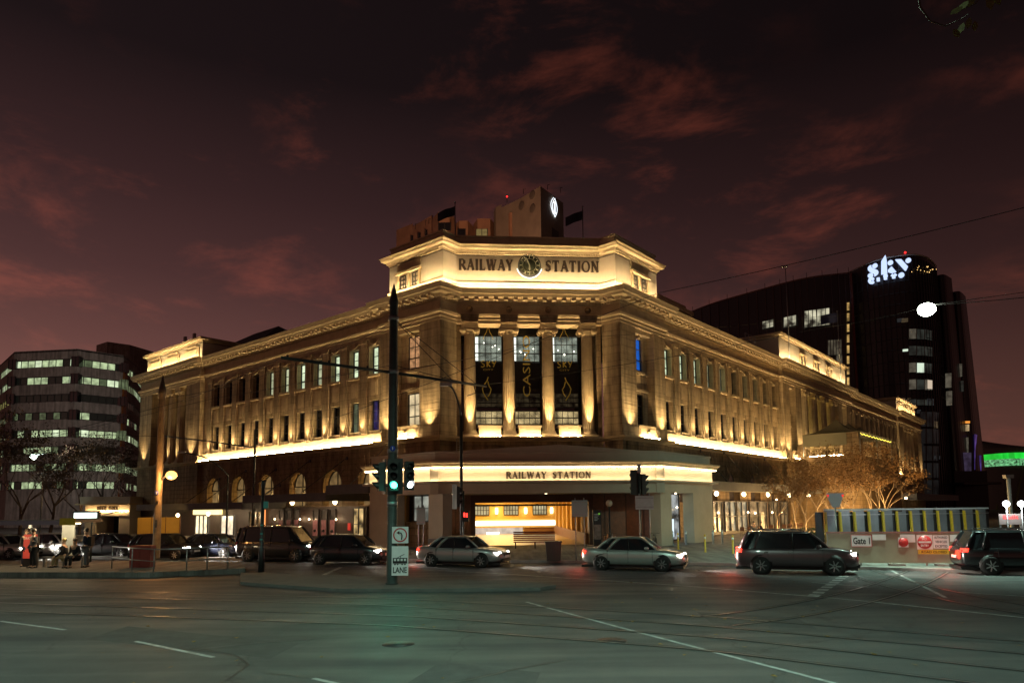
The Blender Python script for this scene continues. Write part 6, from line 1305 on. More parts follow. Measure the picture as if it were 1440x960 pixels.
def fT(u): d = ray(u, 760); o = fa; den = d.x * dd.y - d.y * dd.x; return (o.x * d.y - o.y * d.x) / den * -1 * -1
def fT(u):
    n = V((dd.y, -dd.x, 0)); q = onpl(u, 760, fa, n); return (q - fa).dot(dd)
def fZ(u, v): return onpl(u, v, fa, V((dd.y, -dd.x, 0))).z
def notice(u0, u1, v0, v1, mat, lines, label, col='black', border=None, name='notice', rows=None):
    a, b = fT(u0), fT(u1); z0, z1 = fZ((u0 + u1) / 2, v1), fZ((u0 + u1) / 2, v0); o = bx(name, a, b, .004, .02, z0, z1, mat, FE_, FF); n = len(lines); h = (z1 - z0)
    if border: m = MB(); e = .025; [m.box(*r_, FF) for r_ in ((a, b, .021, .024, z0, z0 + e), (a, b, .021, .024, z1 - e, z1), (a, a + e, .021, .024, z0 + e, z1 - e), (b - e, b, .021, .024, z0 + e, z1 - e))]; m.build('border', border, o)
    for i, ln in enumerate(lines):
        txt, wfrac, c_ = ln; m = MB(); lh = h / n * .52; sans(m, txt, FF, (a + b) / 2, z1 - h * (i + .5) / n - lh / 2, lh, .026, width=(b - a) * wfrac, bold=True); m.build('lettering', M[c_], o)
    return a, b, z0, z1, o
notice(1196.5, 1226, 751, 768.5, M['white'], [('Gate 1', .8, 'black')], '', border=M['red'])
notice(1227, 1246, 751, 759, M['white'], [], ''); notice(1266, 1287, 751, 762, M['white'], [], '')
a, b, z0, z1, o = notice(1289, 1311, 751.5, 772, M['white'], [], '')
cx, cz, rr = (a + b) / 2, (z0 + z1) / 2, (z1 - z0) * .46; m = MB(); m.lathe([(rr, 0), (rr, .004)], FF(cx, .021, cz), 28, ax=FF.n); m.build('red_disc', M['red'], o); m = MB(); m.box(cx - rr * .85, cx + rr * .85, .027, .03, cz - rr * .13, cz + rr * .13, FF); sans(m, 'NO', FF, cx, cz + rr * .32, rr * .34, .028, width=rr * .6, bold=True); sans(m, 'ENTRY', FF, cx, cz - rr * .66, rr * .32, .028, width=rr * 1.1, bold=True); m.build('white_lettering', M['white'], o)
notice(1312, 1334, 752, 770.5, M['white'], [('AUTHORISED', .85, 'black'), ('VEHICLES', .75, 'black'), ('EXCEPTED', .8, 'black')], '')
notice(1290, 1335, 772.5, 778.5, M['yellow'], [('ROAD CLOSED', .8, 'black')], ''); notice(1336, 1357, 751.5, 761, M['white'], [], '')
a, b, z0, z1, o = notice(1263, 1277, 755, 769, M['white'], [], '') ; m = MB(); m.lathe([(.2, 0), (.2, .004)], FF((a + b) / 2, .021, (z0 + z1) / 2), 24, ax=FF.n); m.build('red_disc', M['red'], o)
notice(1371, 1394, 751.5, 770, M['greysign'], [('FOOTPATH', .85, 'black'), ('CLOSED', .65, 'black')], '')
# ------------------------------------------------------------------ bollards
def bollard(r, h, mat, label, group):
    t = thing('bollard', label, 'bollard', (0, 0, 0), group); m = MB(); m.lathe([(r * 1.3, 0), (r * 1.3, .03), (r, .04), (r, h - r), (r * .7, h - r * .3), (.01, h)], (0, 0, 0), 12); m.build('post', mat, t); m = MB(); m.lathe([(r * 1.04, h * .74), (r * 1.04, h * .86)], (0, 0, 0), 12); m.build('band', M['white'], t); return t
yb = bollard(.055, 1.05, M['yellow'], '', 'yellow bollards on the pavement behind the cars'); sb_ = bollard(.075, 1.0, M['steel'], '', 'steel bollards beside the right canopy pillar')
for i, (u, v) in enumerate(((954, 772), (992, 776), (1031, 778), (1073, 779), (1118, 780))):
    p = gnd(u, v, .13); place(yb, p, 0, '%s yellow bollard counted from the left, on the pavement behind the cars' % ordn(i), first=(i == 0))
for i, (u, v) in enumerate(((946, 766), (965, 765.5), (1003, 765), (1016, 764))):
    p = gnd(u, v, .13); place(sb_, p, 0, '%s steel bollard from the left near the right canopy pillar' % ordn(i), first=(i == 0))
# ------------------------------------------------------------------ trees
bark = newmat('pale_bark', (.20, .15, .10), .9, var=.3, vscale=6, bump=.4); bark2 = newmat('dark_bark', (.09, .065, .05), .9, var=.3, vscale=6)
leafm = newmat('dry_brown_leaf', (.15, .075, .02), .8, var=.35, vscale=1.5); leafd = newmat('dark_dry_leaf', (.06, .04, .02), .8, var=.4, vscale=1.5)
def tree(h, spread, seed, barkm, lfm, nleaf=700, leafsize=.10, trunk_r=.10, gens=5):
    rn = random.Random(seed); root = thing('street_tree', '', 'tree', (0, 0, 0)); tk = MB(); tips = []
    def grow(p, d, L_, r, g):
        n = 3; pts = [p]; rs = [r]; dd_ = d.copy()
        for i in range(n):
            dd_ = (dd_ + V((rn.gauss(0, .10), rn.gauss(0, .10), rn.gauss(.02, .05)))).normalized(); pts.append(pts[-1] + dd_ * L_ / n); rs.append(r * (1 - .4 * (i + 1) / n))
        tk.tube(pts, rs, 6 if g < 2 else (4 if g < 4 else 3), cap=False)
        if g >= gens - 2:
            for q in pts[1:]: tips.append((q, dd_))
        if g >= gens: return
        for k in range(rn.choice((2, 3, 3)) if g else 4):
            az = rn.random() * 6.283; sp_ = rn.uniform(.35, .8) * spread; nd = (dd_ + (V((cos(az), sin(az), 0)) * sp_)).normalized(); q = pts[-1] if k < 2 else pts[rn.choice((2, 3))]; grow(q, nd, L_ * rn.uniform(.62, .85), rs[-1] * rn.uniform(.68, .88), g + 1)
    grow(V((0, 0, 0)), V((rn.gauss(0, .04), rn.gauss(0, .04), 1)), h * .30, trunk_r, 0)
    t = tk.build('trunk', barkm, root, recalc=False); lf = MB()
    for i in range(nleaf):
        q, d = rn.choice(tips); c = q + V((rn.gauss(0, .16), rn.gauss(0, .16), rn.gauss(0, .16))) * (h / 6); s_ = leafsize * rn.uniform(.6, 1.3); a = V((rn.gauss(0, 1), rn.gauss(0, 1), rn.gauss(0, 1))).normalized(); b = a.orthogonal().normalized()
        lf.add([c - a * s_, c + b * s_ * .5, c + a * s_, c - b * s_ * .5], [(0, 1, 2, 3)])
    if nleaf: lf.build('crown', lfm, root, recalc=False)
    return root
TA = [tree(6.5, 1.0, 5, bark, leafm, 1500, .085), tree(7.2, .9, 9, bark, leafm, 1900, .085), tree(6.0, 1.15, 21, bark, leafm, 1700, .085)]
usedT = [False] * 3
def put_tree(k, p, rz, label, group, sc=1, up_light=0, src=None):
    L_ = src or TA; U_ = usedT if src is None else usedD
    r = place(L_[k], p, rz, label, group, first=not U_[k], sc=sc); U_[k] = True
    if up_light: lamp('POINT', V(p) + V((.5, -1.1, .5)), up_light, (1, .60, .22), None, .1, name='tree_uplight')
    return r
def gat(u, Y, z=.13): q = at(u, 740, Y); return V((q.x, q.y, z))
g_ = 'small bare trees lit from below along the right street'
put_tree(0, gat(1091, 60), .4, 'slender lit tree standing alone, leftmost of the right street trees', g_, .92, 420)
put_tree(1, gat(1122, 62), 2.0, 'lit tree with two pale stems, second of the right street trees', g_, .95, 460)
put_tree(2, gat(1133, 64), 1.0, 'lit tree close behind the two stemmed tree at right', g_, .95, 300)
for i, (u, Y, sc, k) in enumerate(((1150, 72, 1.25, 0), (1172, 66, 1.1, 1), (1188, 74, 1.3, 2), (1206, 68, 1.15, 0), (1222, 76, 1.3, 1), (1238, 70, 1.2, 2), (1252, 77, 1.25, 1))):
    put_tree(k, gat(u, Y), i * 1.3, '%s tree from the left in the orange brown row behind the hoarding' % ordn(i), g_, sc, 1300)
usedD = [False] * 2
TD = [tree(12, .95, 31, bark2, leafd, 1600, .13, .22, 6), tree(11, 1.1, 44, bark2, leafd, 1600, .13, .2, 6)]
gd = 'dark bare trees in front of the left office block'
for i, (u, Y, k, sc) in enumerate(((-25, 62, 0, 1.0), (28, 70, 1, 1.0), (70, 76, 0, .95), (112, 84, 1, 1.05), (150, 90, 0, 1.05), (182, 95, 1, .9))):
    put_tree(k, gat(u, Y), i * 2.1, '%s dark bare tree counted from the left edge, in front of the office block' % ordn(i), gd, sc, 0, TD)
lamp('POINT', gat(100, 68) + V((0, 0, 3)), 1300, (1, .62, .28), None, .4, name='street_glow') if False else None
# small planting under the lit trees
pl = MB(); rn = random.Random(4); leafg = newmat('garden_leaf', (.07, .10, .03), .7, var=.4, vscale=2)
for i in range(900):
    u = rn.uniform(1080, 1160); q = gat(u, rn.uniform(55, 58)); c = q + V((0, 0, abs(rn.gauss(0, .38)))); a = V((rn.gauss(0, .5), rn.gauss(0, .5), rn.uniform(.4, 1))).normalized(); b = a.orthogonal().normalized(); s_ = rn.uniform(.08, .22); pl.add([c - a * s_, c + b * s_ * .3, c + a * s_, c - b * s_ * .3], [(0, 1, 2, 3)])
tag(pl.build('garden_bed', leafg, recalc=False), 'low green planting in a bed below the lit trees', 'plants', kind='stuff')
# branch hanging into the top right corner
br = thing('hanging_branch', 'thin curved branch with a few olive leaves at the top right corner', 'branch', at(1340, -20, 7.5)); m = MB()
bp = [at(u, v, 7.5) for u, v in ((1280, -120), (1288, -30), (1294, 10), (1308, 30), (1330, 37), (1352, 27), (1362, 20))]; m.tube(bp, [.02, .015, .012, .009, .007, .005, .003], 6)
bp2 = [at(u, v, 7.7) for u, v in ((1420, -100), (1400, -30), (1372, 5), (1345, 18))]; m.tube(bp2, [.014, .01, .007, .003], 5); m.build('twig', bark2, br)
lm = newmat('olive_leaf', (.12, .11, .02), .6, var=.4, vscale=20)
for i, (u, v, s_) in enumerate(((1345, 15, .09), (1355, 8, .08), (1366, 2, .09), (1352, 40, .07), (1362, 33, .07), (1371, 37, .06), (1392, 4, .09), (1402, -2, .09), (1345, 47, .06), (510, -30, .07))[:9]):
    c = at(u, v, 7.5); a = (rt * cos(.6 + .2 * i) + up * sin(.6 + .2 * i)) * s_; b = (rt * -sin(.6 + .2 * i) + up * cos(.6 + .2 * i)) * s_ * .38 + fw * .02
    m = MB(); m.add([c - a, c - a * .3 + b, c + a * .5 + b * .8, c + a, c + a * .5 - b * .8, c - a * .3 - b], [(0, 1, 2, 3, 4, 5)]); m.build('leaf', lm, br)
# ------------------------------------------------------------------ people
skin = newmat('skin', (.45, .27, .18), .6); hair = newmat('dark_hair', (.03, .02, .015), .7)
def skinmesh(name, verts, edges, rad, mat, parent, sub=1):
    me = bpy.data.meshes.new('tmp'); me.from_pydata([V(v) for v in verts], edges, []); o = bpy.data.objects.new('tmp', me); COL.objects.link(o)
    sk_ = o.modifiers.new('s', 'SKIN'); sk_.use_smooth_shade = True; ss = o.modifiers.new('u', 'SUBSURF'); ss.levels = sub; ss.render_levels = sub
    lay = me.skin_vertices[0].data
    for i, r in enumerate(rad): lay[i].radius = (r, r) if not isinstance(r, tuple) else r
    lay[0].use_root = True
    dg = bpy.context.evaluated_depsgraph_get(); m2 = bpy.data.meshes.new_from_object(o.evaluated_get(dg)); m2.name = name
    bpy.data.objects.remove(o); bpy.data.meshes.remove(me); m2.materials.clear(); m2.materials.append(mat)
    for p in m2.polygons: p.use_smooth = True; p.material_index = 0
    q = bpy.data.objects.new(name, m2); COL.objects.link(q)
    if parent: q.parent = parent
    return q
def person(label, pose, coat, trousers, loc, rz, hairm=hair, bag=None, group='people waiting at the tram stop'):
    root = thing('person', label, 'person', (0, 0, 0), group)
    if pose == 'stand': hipz, hipy, knee, foot, sh_ = .93, 0, [(.11, .03, .50), (-.12, -.01, .50)], [(.13, .0, .08), (-.14, -.04, .08)], 1.45
    elif pose == 'walk': hipz, hipy, knee, foot, sh_ = .92, 0, [(.10, .20, .52), (-.10, -.03, .50)], [(.11, .30, .08), (-.11, -.34, .14)], 1.44
    else: hipz, hipy, knee, foot, sh_ = .50, -.05, [(.12, .40, .50), (-.13, .40, .50)], [(.13, .38, .08), (-.14, .44, .08)], 1.00
    lean = .04 if pose != 'sit' else .10
    vs = [(0, hipy, hipz), (0, hipy + lean * .4, (hipz + sh_) / 2), (0, hipy + lean, sh_ - .05), (0, hipy + lean, sh_ + .06), (0, hipy + lean + .01, sh_ + .13), (0, hipy + lean + .02, sh_ + .24)]
    ed = [(0, 1), (1, 2), (2, 3), (3, 4), (4, 5)]; rd = [(.15, .11), (.145, .10), (.17, .10), .06, .095, .09]
    body = list(vs); 
    for s_, kn, ft in ((1, knee[0], foot[0]), (-1, knee[1], foot[1])):
        i = len(vs); vs += [(s_ * .10, hipy, hipz - .06), kn, ft, (ft[0] + s_ * .02, ft[1] + .16, .04)]; ed += [(0, i), (i, i + 1), (i + 1, i + 2), (i + 2, i + 3)]; rd += [.095, .062, .045, .04]
    arms = []
    for s_ in (1, -1):
        i = len(vs); el = (s_ * .25, hipy + lean - .04, sh_ - .30); hd_ = (s_ * .22, hipy + lean + (.10 if pose != 'sit' else .28), sh_ - .50 if s_ > 0 or pose == 'sit' else sh_ - .18)
        vs += [(s_ * .19, hipy + lean, sh_ - .03), el, hd_, (hd_[0], hd_[1] + .07, hd_[2] - .05)]; ed += [(2, i), (i, i + 1), (i + 1, i + 2), (i + 2, i + 3)]; rd += [.055, .042, .03, .026]; arms.append((vs[i], el, hd_))
    b = skinmesh('body', vs, ed, rd, skin, root)
    tp = [vs[0], vs[6], vs[7], vs[8], vs[10], vs[11], vs[12]]; skinmesh('trousers', tp, [(0, 1), (1, 2), (2, 3), (0, 4), (4, 5), (5, 6)], [.165, .115, .082, .07, .115, .082, .07], trousers, root)
    ct = [vs[0], vs[1], vs[2]] + [p for a in arms for p in a]; skinmesh('coat', ct, [(0, 1), (1, 2), (2, 3), (3, 4), (4, 5), (2, 6), (6, 7), (7, 8)], [(.19, .145), (.17, .13), (.19, .125), .075, .06, .045, .075, .06, .045], coat, root)
    hx = vs[5]; m = MB(); m.ball(V(hx) + V((0, -.025, .035)), .105, 12, 1.05); m.build('hair', hairm, root)
    f = MB(); f.ball(V(hx) + V((0, .10, -.02)), .018, 6); [f.ball(V(hx) + V((s_ * .035, .088, .02)), .011, 6) for s_ in (-1, 1)]; [f.ball(V(hx) + V((s_ * .094, 0, -.01)), .022, 6) for s_ in (-1, 1)]; f.build('face', skin, root)
    if bag: m = MB(); m.box(-.15, .15, hipy + lean - .30, hipy + lean - .13, sh_ - .45, sh_ - .02); m.build('backpack', bag, root)
    for s_, ft in ((1, foot[0]), (-1, foot[1])): m = MB(); m.ball(V((ft[0] + s_ * .01, ft[1] + .07, .05)), .055, 8, .8); m.box(ft[0] - .045, ft[0] + .05, ft[1] - .07, ft[1] + .19, .0, .05); m.build('shoe', M['black'], root)
    root.location = loc; root.rotation_euler = (0, 0, rz); return root
navy = newmat('navy_cloth', (.02, .025, .05), .9); blackc = newmat('black_cloth', (.012, .012, .014), .9); beige = newmat('beige_cloth', (.35, .26, .14), .9); greyc = newmat('grey_cloth', (.12, .12, .13), .9); redc = newmat('red_cloth', (.3, .03, .03), .9); blond = newmat('fair_hair', (.35, .25, .10), .7)
zp = .245
def gp_(u, v): return gnd(u, v, zp)
person('person in dark coat and backpack standing at the right end of the tram shelter', 'stand', navy, greyc, gp_(121, 797), radians(95), bag=blackc)
person('person in black sitting low on the bench beside the standing person', 'sit', blackc, blackc, gp_(105, 797), radians(170))
person('fair haired person with beige trousers sitting on the shelter bench', 'sit', blackc, beige, gp_(90, 797), radians(100), hairm=blond)
person('person in dark jacket standing in front of the red poster', 'stand', blackc, navy, gp_(36, 796), radians(200))
person('person in grey coat standing right of the red poster', 'stand', greyc, blackc, gp_(46, 798), radians(150))
gdn = 'people at the station restaurants'
for i, (u, Y, c_, lb) in enumerate(((1071, 60, blackc, 'person in black seated outside the right restaurant, left of the lone tree'), (1060, 61, greyc, 'person in grey seated outside the right restaurant under the awning'))):
    person(lb, 'sit', c_, navy, gat(u, Y), radians(100 * i + 60), group=gdn)
# ------------------------------------------------------------------ tram shelter and left stop furniture
sb0 = gnd(60, 797, zp); SHT = thing('tram_shelter', 'flat roofed tram shelter with yellow end panel at left edge', 'shelter', sb0)
yS = sb0.y; zr_ = at(60, 733, yS).z; xs0, xs1 = at(-60, 740, yS).x, at(122, 740, yS).x
bx('roof', xs0, xs1, yS - .9, yS + 1.3, zr_ - .06, zr_ + .08, newmat('shelter_roof', (.16, .16, .14), .5, var=.2), SHT); bx('roof_edge', xs0, xs1 - .7, yS - .95, yS - .91, zr_ - .14, zr_ + .06, newmat('lilac_edge', (.30, .24, .30), .5), SHT); bx('yellow_end_panel', xs1 - .7, xs1 + .02, yS - .95, yS - .90, zr_ - .16, zr_ + .16, M['yellow'], SHT)
for u in (-30, 30, 84): x = at(u, 740, yS).x; bx('post', x - .06, x + .06, yS + .6, yS + .72, zp, zr_ - .06, M['steel'], SHT)
x = at(87, 740, yS).x; bx('info_panel', x - .3, x + .3, yS + .5, yS + .58, zp + .3, zr_ - .1, M['greysign'], SHT)
bx('bench', at(60, 740, yS).x, at(118, 740, yS).x, yS - .02, yS + .4, zp + .42, zp + .48, M['steel'], SHT); [bx('bench_leg', at(u, 740, yS).x - .04, at(u, 740, yS).x + .04, yS + .1, yS + .3, zp, zp + .42, M['steel'], SHT) for u in (62, 90, 116)]
x0, x1 = at(25, 760, yS).x, at(43.5, 760, yS).x; z0, z1 = at(34, 775, yS).z, at(34, 751.5, yS).z
AD = thing('advert_panel', 'glowing red poster panel under the tram shelter', 'advert panel', (x0, yS + .5, zp)); bx('frame', x0 - .04, x1 + .04, yS + .44, yS + .56, zp, z1 + .08, M['black'], AD); bx('poster', x0, x1, yS + .40, yS + .44, z0 - .35, z1, lit((.95, .08, .04), .45, .25, 1.0, key='redposter'), AD)
m = MB(); sans(m, 'SUCCESS', Ffac((0, yS + .40, 0)), (x0 + x1) / 2, z1 - .22, .10, .006, width=(x1 - x0) * .72); m.build('poster_text', M['white'], AD)
for u0, u1, v, l_ in ((48, 70, 752, 'lit green white shop window strip behind the shelter'),): pass
zs0, zs1 = at(121, 731, 36.5).z, at(121, 718, 36.5).z; x0, x1 = at(103, 724, 36.5).x, at(141, 724, 36.5).x
SB = thing('stop_display', 'rounded dark tram stop display with blown out white screen', 'sign', ((x0 + x1) / 2, 36.5, zp)); m = MB(); m.box(x0, x1, 36.4, 36.6, zs0, zs1); o = m.build('housing', M['dpole'], SB); md = o.modifiers.new('b', 'BEVEL'); md.width = .08; md.segments = 3
bx('screen', x0 + .12, x1 - .12, 36.37, 36.395, zs0 + .12, zs1 - .1, lit((.85, 1, .92), 4, key='scr'), SB); pipe('post', [V(((x0 + x1) / 2 + .3, 36.5, zp)), V(((x0 + x1) / 2 + .3, 36.5, zs0 + .02))], .05, M['dpole'], SB)
pipe('stay', [V((x1, 36.5, zs0 + .2)), V((x1 + .9, 36.6, zs0 + .45))], .03, M['steel'], SB)
# railing at the stop
ra = [gnd(u, v, zp) for u, v in ((157, 799), (185, 803), (216, 806), (262, 805), (291, 802), (320, 801))]
RL = thing('safety_railing', 'low steel pedestrian railing right of the tapered tram pole', 'railing', ra[0])
for p in ra: pipe('post', [p, p + V((0, 0, 1.0))], .028, M['steel'], RL, 6)
pipe('handrail', [p + V((0, 0, 1.0)) for p in ra], .028, M['steel'], RL, 6); pipe('midrail', [p + V((0, 0, .5)) for p in ra], .018, M['steel'], RL, 6)
# red box left of railing
rbx = gnd(200, 797, zp); RB = thing('red_cabinet', 'dull red cabinet on the platform left of the tapered tram pole', 'cabinet', rbx); bx('casing', rbx.x - .5, rbx.x + .45, rbx.y - .2, rbx.y + .3, zp, zp + 1.0, newmat('dull_red_paint', (.22, .03, .02), .6, var=.2), RB); bx('door', rbx.x - .45, rbx.x - .04, rbx.y - .215, rbx.y - .2, zp + .08, zp + .94, newmat('dull_red_door', (.24, .035, .025), .55), RB); bx('door', rbx.x + .0, rbx.x + .40, rbx.y - .215, rbx.y - .2, zp + .08, zp + .94, newmat('dull_red_door', (.24, .035, .025), .55), RB)
# slim pole on the island
b3 = gnd(367, 812); b3.z = .24; SPl = thing('slim_pole', 'slim dark pole with a small teal box at the left tip of the traffic island', 'pole', b3); zt3 = at(368, 675, b3.y).z
m = MB(); m.lathe([(.13, 0), (.12, 1.0), (.085, 1.05), (.075, zt3 - .5), (.09, zt3 - .48), (.085, zt3 - .24)], b3, 12); m.build('shaft', M['black'], SPl); zz = at(373, 714, b3.y).z; bx('teal_box', b3.x + .06, b3.x + .26, b3.y - .09, b3.y - .04, zz, zz + .28, M['teal'], SPl); [bx('sticker', b3.x - .05, b3.x + .06, b3.y - .105, b3.y - .09, at(367, v, b3.y).z, at(367, v - 2, b3.y).z, M['teal'], SPl) for v in (739, 751, 759)]
# left entrance kiosk of the station with its own lit sign
Yk = 84; ka, kb_ = at(113, 740, Yk), at(182, 740, Yk); zk = lambda v: at(150, v, Yk).z; FK = Fr((ka.x, Yk, 0), (1, 0, 0), (0, -1, 0)); wk = kb_.x - ka.x
KS = thing('station_kiosk', 'low cream entrance pavilion with glowing name band beyond the left wing', 'pavilion', (ka.x, Yk, .13))
bx('parapet', -.2, wk, -5, .1, zk(709), zk(698), M['cream'], KS, FK); bx('cornice', -.5, wk + .1, -5.2, .5, zk(709.5), zk(707.5), M['trim'], KS, FK); bx('sign_band', .5, wk, -5, 0, zk(718.5), zk(709.6), M['cream'], KS, FK); bx('soffit_beam', .5, wk, -5, .1, zk(725), zk(718.6), M['cream'], KS, FK)
for t in (.5, wk - 1.3): bx('pillar', t, t + 1.3, -5, 0, .13, zk(725), M['cream'], KS, FK)
bx('led_strip', .6, wk - .1, .22, .26, zk(718.5), zk(718.2), emat('kiosk_led', (1, .66, .3), 90), KS, FK); bx('dark_doorway', 1.8, wk - 1.3, -4, -3.9, .13, zk(726), M['glass'], KS, FK)
m = MB(); serif(m, 'RAILWAY', FK, wk * .33, wk * .52, zk(716.5), zk(712) - zk(716.5), .02, .03); serif(m, 'STATION', FK, wk * .56, wk * .75, zk(716.5), zk(712) - zk(716.5), .02, .03); m.build('sign_lettering', M['letter'], KS)
ow_ = newmat('ochre_site_wall', (.40, .25, .05), .7, var=.15, vscale=.6); Y_ = 70; a, b = at(194, 740, Y_), at(254, 740, Y_); z1 = at(225, 727, Y_).z
OW = thing('ochre_wall', 'ochre panelled wall glowing under the sodium lamp below the left pavilion', 'wall', (a.x, Y_, .13))
for k in range(3): q0 = a.x + (b.x - a.x) * k / 3; bx('panel', q0 + (.0 if k else 0), q0 + (b.x - a.x) / 3 - .06, Y_ - .1, Y_, .13, z1, ow_, OW); bx('joint_post', q0 + (b.x - a.x) / 3 - .06, q0 + (b.x - a.x) / 3, Y_ - .13, Y_ + .02, .13, z1 + .1, newmat('brown_post', (.12, .05, .02), .7), OW)
lamp('SPOT', ((a.x + b.x) / 2, Y_ - 6, 4.2), 900, (1, .58, .18), OW, .2, to=((a.x + b.x) / 2, Y_, 1.2), angle=70, name='wall_wash')
# ------------------------------------------------------------------ furniture in front of the station
# pedestrian signal pole (red hand) beside the street lamp
p = gnd(652, 788, .13); PS = thing('pedestrian_signal', 'thin signal pole with a red pedestrian light left of the portal', 'traffic signal', p)
pipe('post', [p, p + V((0, 0, 3.6))], .05, M['dpole'], PS); zz = at(654, 733, p.y).z; Fp = Ffac((p.x + .12, p.y - .15, 0)); bx('housing', -.17, .17, -.1, .08, zz, zz + .55, M['black'], PS, Fp); bx('red_figure', -.10, -.02, .081, .10, zz + .25, zz + .46, redl, PS, Fp); bx('red_figure', .03, .10, .081, .10, zz + .23, zz + .44, redl, PS, Fp)
zz = at(641, 712, p.y).z; signal_head(Ffac((p.x - .35, p.y, 0), radians(120)), zz, PS)
p = gnd(902, 786, .13); S2 = thing('traffic_signal', 'traffic signal seen from behind, right of the portal', 'traffic signal', p); pipe('post', [p, p + V((0, 0, at(904, 657, p.y).z - .13))], .06, M['dpole'], S2); pipe('cap', [p + V((.0, 0, at(904, 668, p.y).z)), p + V((.0, 0, at(904, 656, p.y).z))], .10, M['greysign'], S2)
zz = at(900, 692, p.y).z; signal_head(Ffac((p.x - .25, p.y + .12, 0), radians(200)), zz, S2); signal_head(Ffac((p.x + .2, p.y + .12, 0), radians(110)), zz - .1, S2, w_=.28, back=False)
def legsign(u0, u1, v0, v1, vb, label, mat, extra=0, tilt=0):
    p = gnd((u0 + u1) / 2, vb, .13); Y = p.y; a, b = at(u0, v0, Y), at(u1, v0, Y); z0, z1 = at(u0, v1, Y).z, a.z; w_ = b.x - a.x
    r = thing('road_sign', label, 'road sign', p); F = Ffac(((a.x + b.x) / 2, Y, 0), tilt)
    for s_ in (-.28, .28): pipe('leg', [F(s_ * w_, -.03, .13), F(s_ * w_, -.03, z1 + .12)], .028, M['steel'], r, 6)
    o = bx('plate', -w_ / 2, w_ / 2, .0, .02, z0, z1, mat, r, F)
    for z in (z0 + .1, z1 - .12): bx('channel', -w_ / 2 + .02, w_ / 2 - .02, .02, .05, z, z + .035, M['steel'], r, F)
    return r
legsign(804, 826, 703, 726.5, 789, 'blank grey back of a road sign on two legs at the right of the portal', newmat('teal_grey_plate', (.25, .38, .38), .4))
legsign(893, 919, 697, 716, 789, 'pale back of a road sign beside the traffic signal seen from behind', M['greysign'], tilt=.1)
legsign(586, 598, 713, 737, 786, 'narrow teal grey sign back on legs right of the green tram pole', newmat('teal_grey_plate2', (.22, .35, .34), .4))
# cabinet, bench, totem, globe lamp, bicycles
p = gnd(778, 788, .13); a = at(767, 770, p.y).x; b = at(789, 770, p.y).x; zt_ = at(778, 762, p.y).z; UB = thing('utility_cabinet', 'dark green utility cabinet standing on the pavement before the portal', 'cabinet', p)
m = MB(); m.add([V((a + .06, p.y - .3, .13)), V((b - .06, p.y - .3, .13)), V((b - .06, p.y + .3, .13)), V((a + .06, p.y + .3, .13)), V((a, p.y - .36, zt_)), V((b, p.y - .36, zt_)), V((b, p.y + .36, zt_)), V((a, p.y + .36, zt_))], [(0, 1, 2, 3), (4, 5, 6, 7), (0, 1, 5, 4), (1, 2, 6, 5), (2, 3, 7, 6), (3, 0, 4, 7)]); m.build('casing', newmat('cabinet_green', (.02, .035, .03), .5, var=.2), UB); bx('lid', a - .04, b + .04, p.y - .4, p.y + .4, zt_, zt_ + .06, M['dpole'], UB); bx('door_seam', (a + b) / 2 - .01, (a + b) / 2 + .01, p.y - .365, p.y - .33, .3, zt_ - .1, M['black'], UB)
p = gnd(754, 771, .13); BN = thing('long_bench', 'dark red slatted bench with high back in front of the portal', 'bench', p); F = Ffac((p.x, p.y + .8, 0)); rdw = newmat('dark_red_slats', (.16, .02, .012), .5, var=.2)
for i in range(5): bx('back_slat', -1.5, 1.3, -.02, .02, .62 + i * .13, .72 + i * .13, rdw, BN, F)
bx('seat', -1.5, 1.3, .03, .5, .52, .58, rdw, BN, F); [bx('leg', x, x + .08, .05, .45, .13, .52, M['black'], BN, F) for x in (-1.4, -.1, 1.1)]
p = gnd(842, 770, .13); z1 = at(839, 717, p.y).z; a, b = at(834, 740, p.y).x, at(845.5, 740, p.y).x; IT = thing('info_totem', 'tall dark information totem with small print right of the portal', 'sign', p); bx('casing', a, b, p.y - .1, p.y + .1, .13, z1, M['black'], IT); bx('poster', a + .05, b - .05, p.y - .115, p.y - .1, .7, z1 - .95, newmat('poster_print', (.18, .12, .10), .5, var=.6, vscale=4), IT); bx('green_mark', b - .2, b - .08, p.y - .115, p.y - .1, z1 - .3, z1 - .18, lit((.3, .9, .1), .3, key='gm'), IT)
m = MB(); [m.box(a + .08, a + .08 + l_, p.y - .112, p.y - .10, z1 - .28 - .1 * i, z1 - .24 - .1 * i) for i, l_ in enumerate((.25, .3, .22, .28, .2))]; m.build('small_print', M['greysign'], IT)
p = gnd(858, 769, .13); zt_ = at(858, 703, p.y).z; GP = thing('globe_lamp', 'black post lamp with unlit white globe right of the information totem', 'lamp', p); m = MB(); m.lathe([(.16, 0), (.13, .3), (.07, .4), (.055, zt_ - .7), (.12, zt_ - .55)], p, 12); m.build('post', M['black'], GP); m = MB(); m.ball(V((p.x, p.y, zt_ - .2)), .23, 14); m.build('globe', newmat('opal_globe', (.55, .42, .3), .3), GP)
